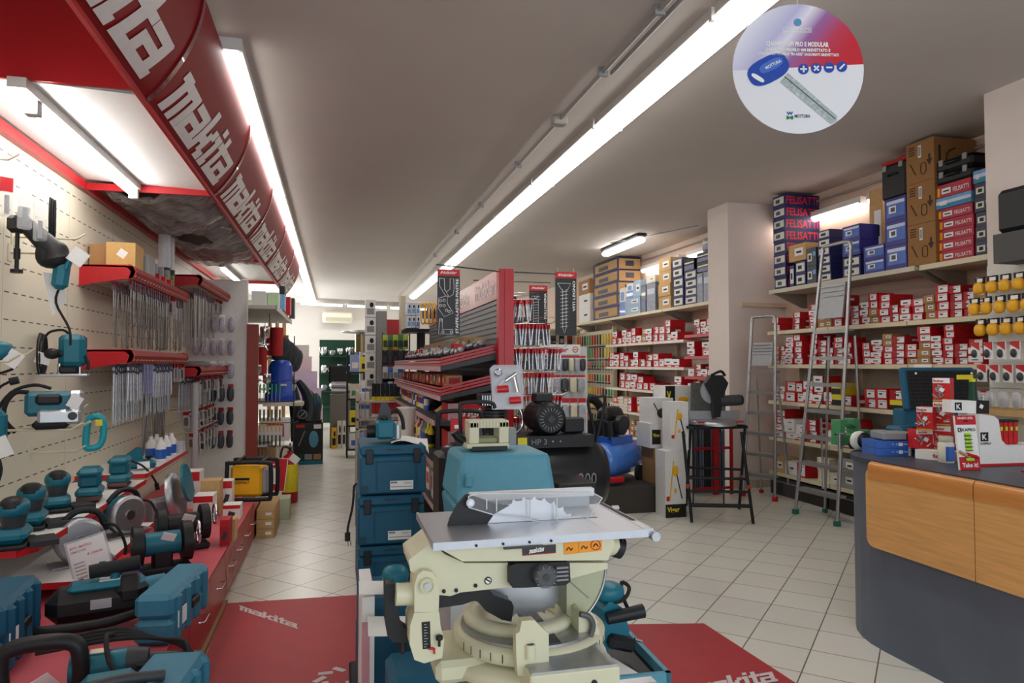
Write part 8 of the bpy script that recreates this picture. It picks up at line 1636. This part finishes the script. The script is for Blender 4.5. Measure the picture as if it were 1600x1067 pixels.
# ================================================================ rear pegboard with hand tools
t = thing('tool_pegboard', 'cream pegboard with tool hooks at the far end of the rear shelving', 'pegboard', (5.3, 12.6, 0)); b = B(); b.b2((-.02, 0, .3), (.0, 2.2, 2.2), CREAM); b.b2((-.1, 0, 0), (.0, .05, 2.25), BEIGE); b.b2((-.1, 2.15, 0), (0, 2.2, 2.25), BEIGE); b.build('board', t)
TM = [YEL, YEL2, mat('handle_dark', (70, 80, 60), .5), REDC, mat('handle_green', (60, 160, 96), .4), DGREY, ORANGE]
for r_ in range(7):
    for k in range(14):
        z_ = 2.12 - r_ * .27; y = 12.68 + k * .15; hd = TM[(k // 2 + r_) % 7]; ln = .24 if r_ > 1 else .36
        o = thing('hand_tool', 'hand tool, %s from the right, %s row of the rear pegboard' % (ORD[k], ORD[r_]), 'hand tool', (5.2 - .06 * (r_ % 2), y, z_), rng.uniform(-.3, .3), 'hand tools on the rear pegboard')
        b = B(); b.box((0, 0, -ln * .3), (.03, .04, ln * .55), hd, bev=.008); b.build('handle', o); b = B(); b.cyl((0, 0, -ln * .55), (0, 0, -ln), .009, STEEL, n=6); b.box((0, 0, -ln * .7), (.02, .08, .03), DGREY); b.build('blade', o); b = B(); b.tube([(.08 + .06 * (r_ % 2), 0, .0), (0, 0, 0)], .004, STEEL, 4, smooth=False); b.build('hook', o)
b = B(); b.b2((4.35, 9.9, 1.45), (4.4, 9.95, 1.5), GREY); bpy.data.objects.remove(b.build('t'))
# red signboard hung above mid hooks: black round packs near post top
for k in range(3):
    b = B(); b.lathe([(.09, 0), (.1, .02), (.09, .04)], (1.36, 5.6 + .02 * k, 2.02 - .045 * k), BLK, n=20); tag(b.build('black_disc_pack'), 'black disc, %s of three on top of the gondola hooks' % ['top', 'middle', 'bottom'][k], 'disc', 'black discs behind the red post')
b = B(); b.b2((1.204, 5.4, 1.85), (1.5, 5.9, 1.88), BASEB); tag(b.build('small_shelf'), 'small black shelf under the three black discs', 'shelf')
# ================================================================ right edge: hanging display on the front pier, speaker
t = thing('pegboard_panel', 'white perforated display panel fixed to the front pier at the right edge', 'panel', (4.62, 3.46, 0)); b = B(); b.b2((-.0, 0, 1.1), (.015, .63, 2.22), mat('perforated_white', (214, 212, 204), .5, var=.2, scale=150)); b.build('panel', t)
YL = mat('pack_amber', (232, 170, 30), .4)
for r_, (z_, n, kd) in enumerate(((2.13, 6, 'y'), (1.98, 6, 'y'), (1.83, 6, 'y'), (1.66, 6, 'w'), (1.50, 6, 'w'), (1.34, 6, 'b'))):
    for k in range(n):
        o = thing('display_pack', '%s, %s from the left, %s row at the right edge display' % ({'y': 'yellow and black pack', 'w': 'red and white pack', 'b': 'clear bag'}[kd], ORD[k], ORD[r_]), 'blister pack', (4.50 - .05 * (r_ % 2), 4.04 - k * .1, z_), rng.uniform(-.3, .1), 'packs on the right edge display')
        if kd == 'y': b = B(); b.b2((-.006, -.04, -.05), (.006, .04, 0), INK); b.b2((-.007, -.03, -.035), (-.006, .02, -.01), PAPER); b.build('header_card', o); b = B(); b.ell((-.01, 0, -.08), (.03, .042, .045), YL, 12, 8, .8); b.build('contents', o)
        elif kd == 'w': b = B(); b.b2((-.004, -.04, -.12), (.004, .04, 0), PAPER); b.poly([(-.0055, -.04, 0), (-.0055, -.04, -.06), (-.0055, .04, -.02), (-.0055, .04, 0)], REDC); b.build('card', o); b = B(); b.ell((-.012, .005, -.08), (.014, .025, .03), DGREY, 10, 6); b.build('contents', o)
        else: b = B(); b.ell((0, 0, -.08), (.016, .04, .06), CLEARW, 10, 8, .7); b.ell((0, 0, -.1), (.01, .03, .03), GREY, 8, 6); b.build('bag', o)
        b = B(); b.tube([(.12 + .05 * (r_ % 2), 0, -.004), (-.03, 0, -.004)], .003, STEEL, 4, smooth=False); b.build('hook', o)
v = aX(1592, 360, 4.5); t = thing('loudspeaker', 'black loudspeaker box cut by the right picture edge, high on the pier', 'loudspeaker', (4.52, 3.72, 2.42)); b = B(); b.box((0, 0, .13), (.2, .24, .3), BLK, bev=.03); b.build('cabinet', t); B().box((.09, 0, .1), (.06, .06, .06), DGREY).build('bracket', t)
b = B(); b.b2((4.42, 3.5, 2.2), (4.63, 3.86, 2.4), mat('grey_unit', (74, 72, 72), .6)); tag(b.build('grey_wall_unit'), 'dark grey unit on the pier below the loudspeaker', 'unit')
b = B(); b.b2((4.3, 3.5, 1.16), (4.62, 4.05, 1.2), CARD2); b.b2((4.58, 3.5, 0), (4.62, 4.05, 1.16), CREAM); tag(b.build('wooden_shelf'), 'pale wooden shelf below the right edge display', 'shelf')
# extra hanging packs in front of the white partition at the end of the tool wall
for r_ in range(6):
    for k in range(5):
        o = thing('clear_bag_pack', 'clear bag pack, %s from the left, %s row before the white partition' % (ORD[k], ORD[r_]), 'bag', (-1.74 + k * .105, 9.74 - .05 * (k % 2), 2.12 - r_ * .3), rng.uniform(-.3, .3), 'clear bags on the white partition')
        b = B(); b.b2((-.035, -.003, -.02), (.035, .003, .03), REDC2 if r_ > 2 else PAPER); b.build('header_card', o); b = B(); b.ell((0, -.01, -.1), (.045, .03, .1), mat('bag_lilac_grey', (176, 172, 186), .25, var=.4, bump=.6, scale=60) if r_ < 3 else mat('bag_dark', (62, 64, 72), .4, var=.3), 10, 7, .8); b.build('contents', o); b = B(); b.tube([(0, .02, 0), (0, .12 + .05 * (k % 2), 0)], .003, STEEL, 4, smooth=False); b.build('hook', o)

# hanging bar in the far left bay for rollers and tool belts
b = B(); b.tube([(-2.0, 10.85, 1.98), (-.95, 10.9, 1.95)], .006, DGREY, 5, smooth=False); b.tube([(-.9, 10.6, 1.96), (-.9, 13.3, 1.96)], .006, DGREY, 5, smooth=False); b.tube([(-.95, 10.9, 1.95), (-.95, 10.9, 2.27)], .006, DGREY, 5, smooth=False); tag(b.build('hanging_rail'), 'dark hanging rail under the deep grey shelf, far left bay', 'rail')
# cross aisle display closing the view between gondola and rear shelving
t = thing('cross_display', 'cream cross aisle display with rows of hanging packs, seen past the red post', 'display rack', (2.3, 14.9, 0)); b = B(); b.b2((0, .0, 0), (3.0, .05, 2.25), CREAM); b.build('back_panel', t); b = B(); b.b2((0, -.3, .12), (3.0, 0, .16), BEIGE); b.b2((0, -.3, 2.25), (3.0, .0, 2.29), BEIGE); b.build('shelf', t)
for r_ in range(7):
    for k in range(15):
        h_ = .2; o = thing('hanging_pack_card', 'hanging pack, %s from the left, %s row of the cross aisle display' % (ORD[k], ORD[r_]), 'pack', (2.42 + k * .19, 14.84, 2.15 - r_ * .28), 0, 'packs on the cross aisle display')
        b = B(); b.b2((-.06, -.01, -h_), (.06, 0, 0), [REDC2, DGREY, PAPER, DGREEN, BLK, YEL, GREY][(k * 3 + r_ * 2) % 7]); b.build('card', o); b = B(); b.box((0, -.025, -h_ * .6), (.07, .03, .1), [BLK, GREY, DGREY][(k + r_) % 3]); b.build('contents', o); b = B(); b.tube([(0, .06, -.01), (0, -.03, -.01)], .003, STEEL, 4, smooth=False); b.build('hook', o)
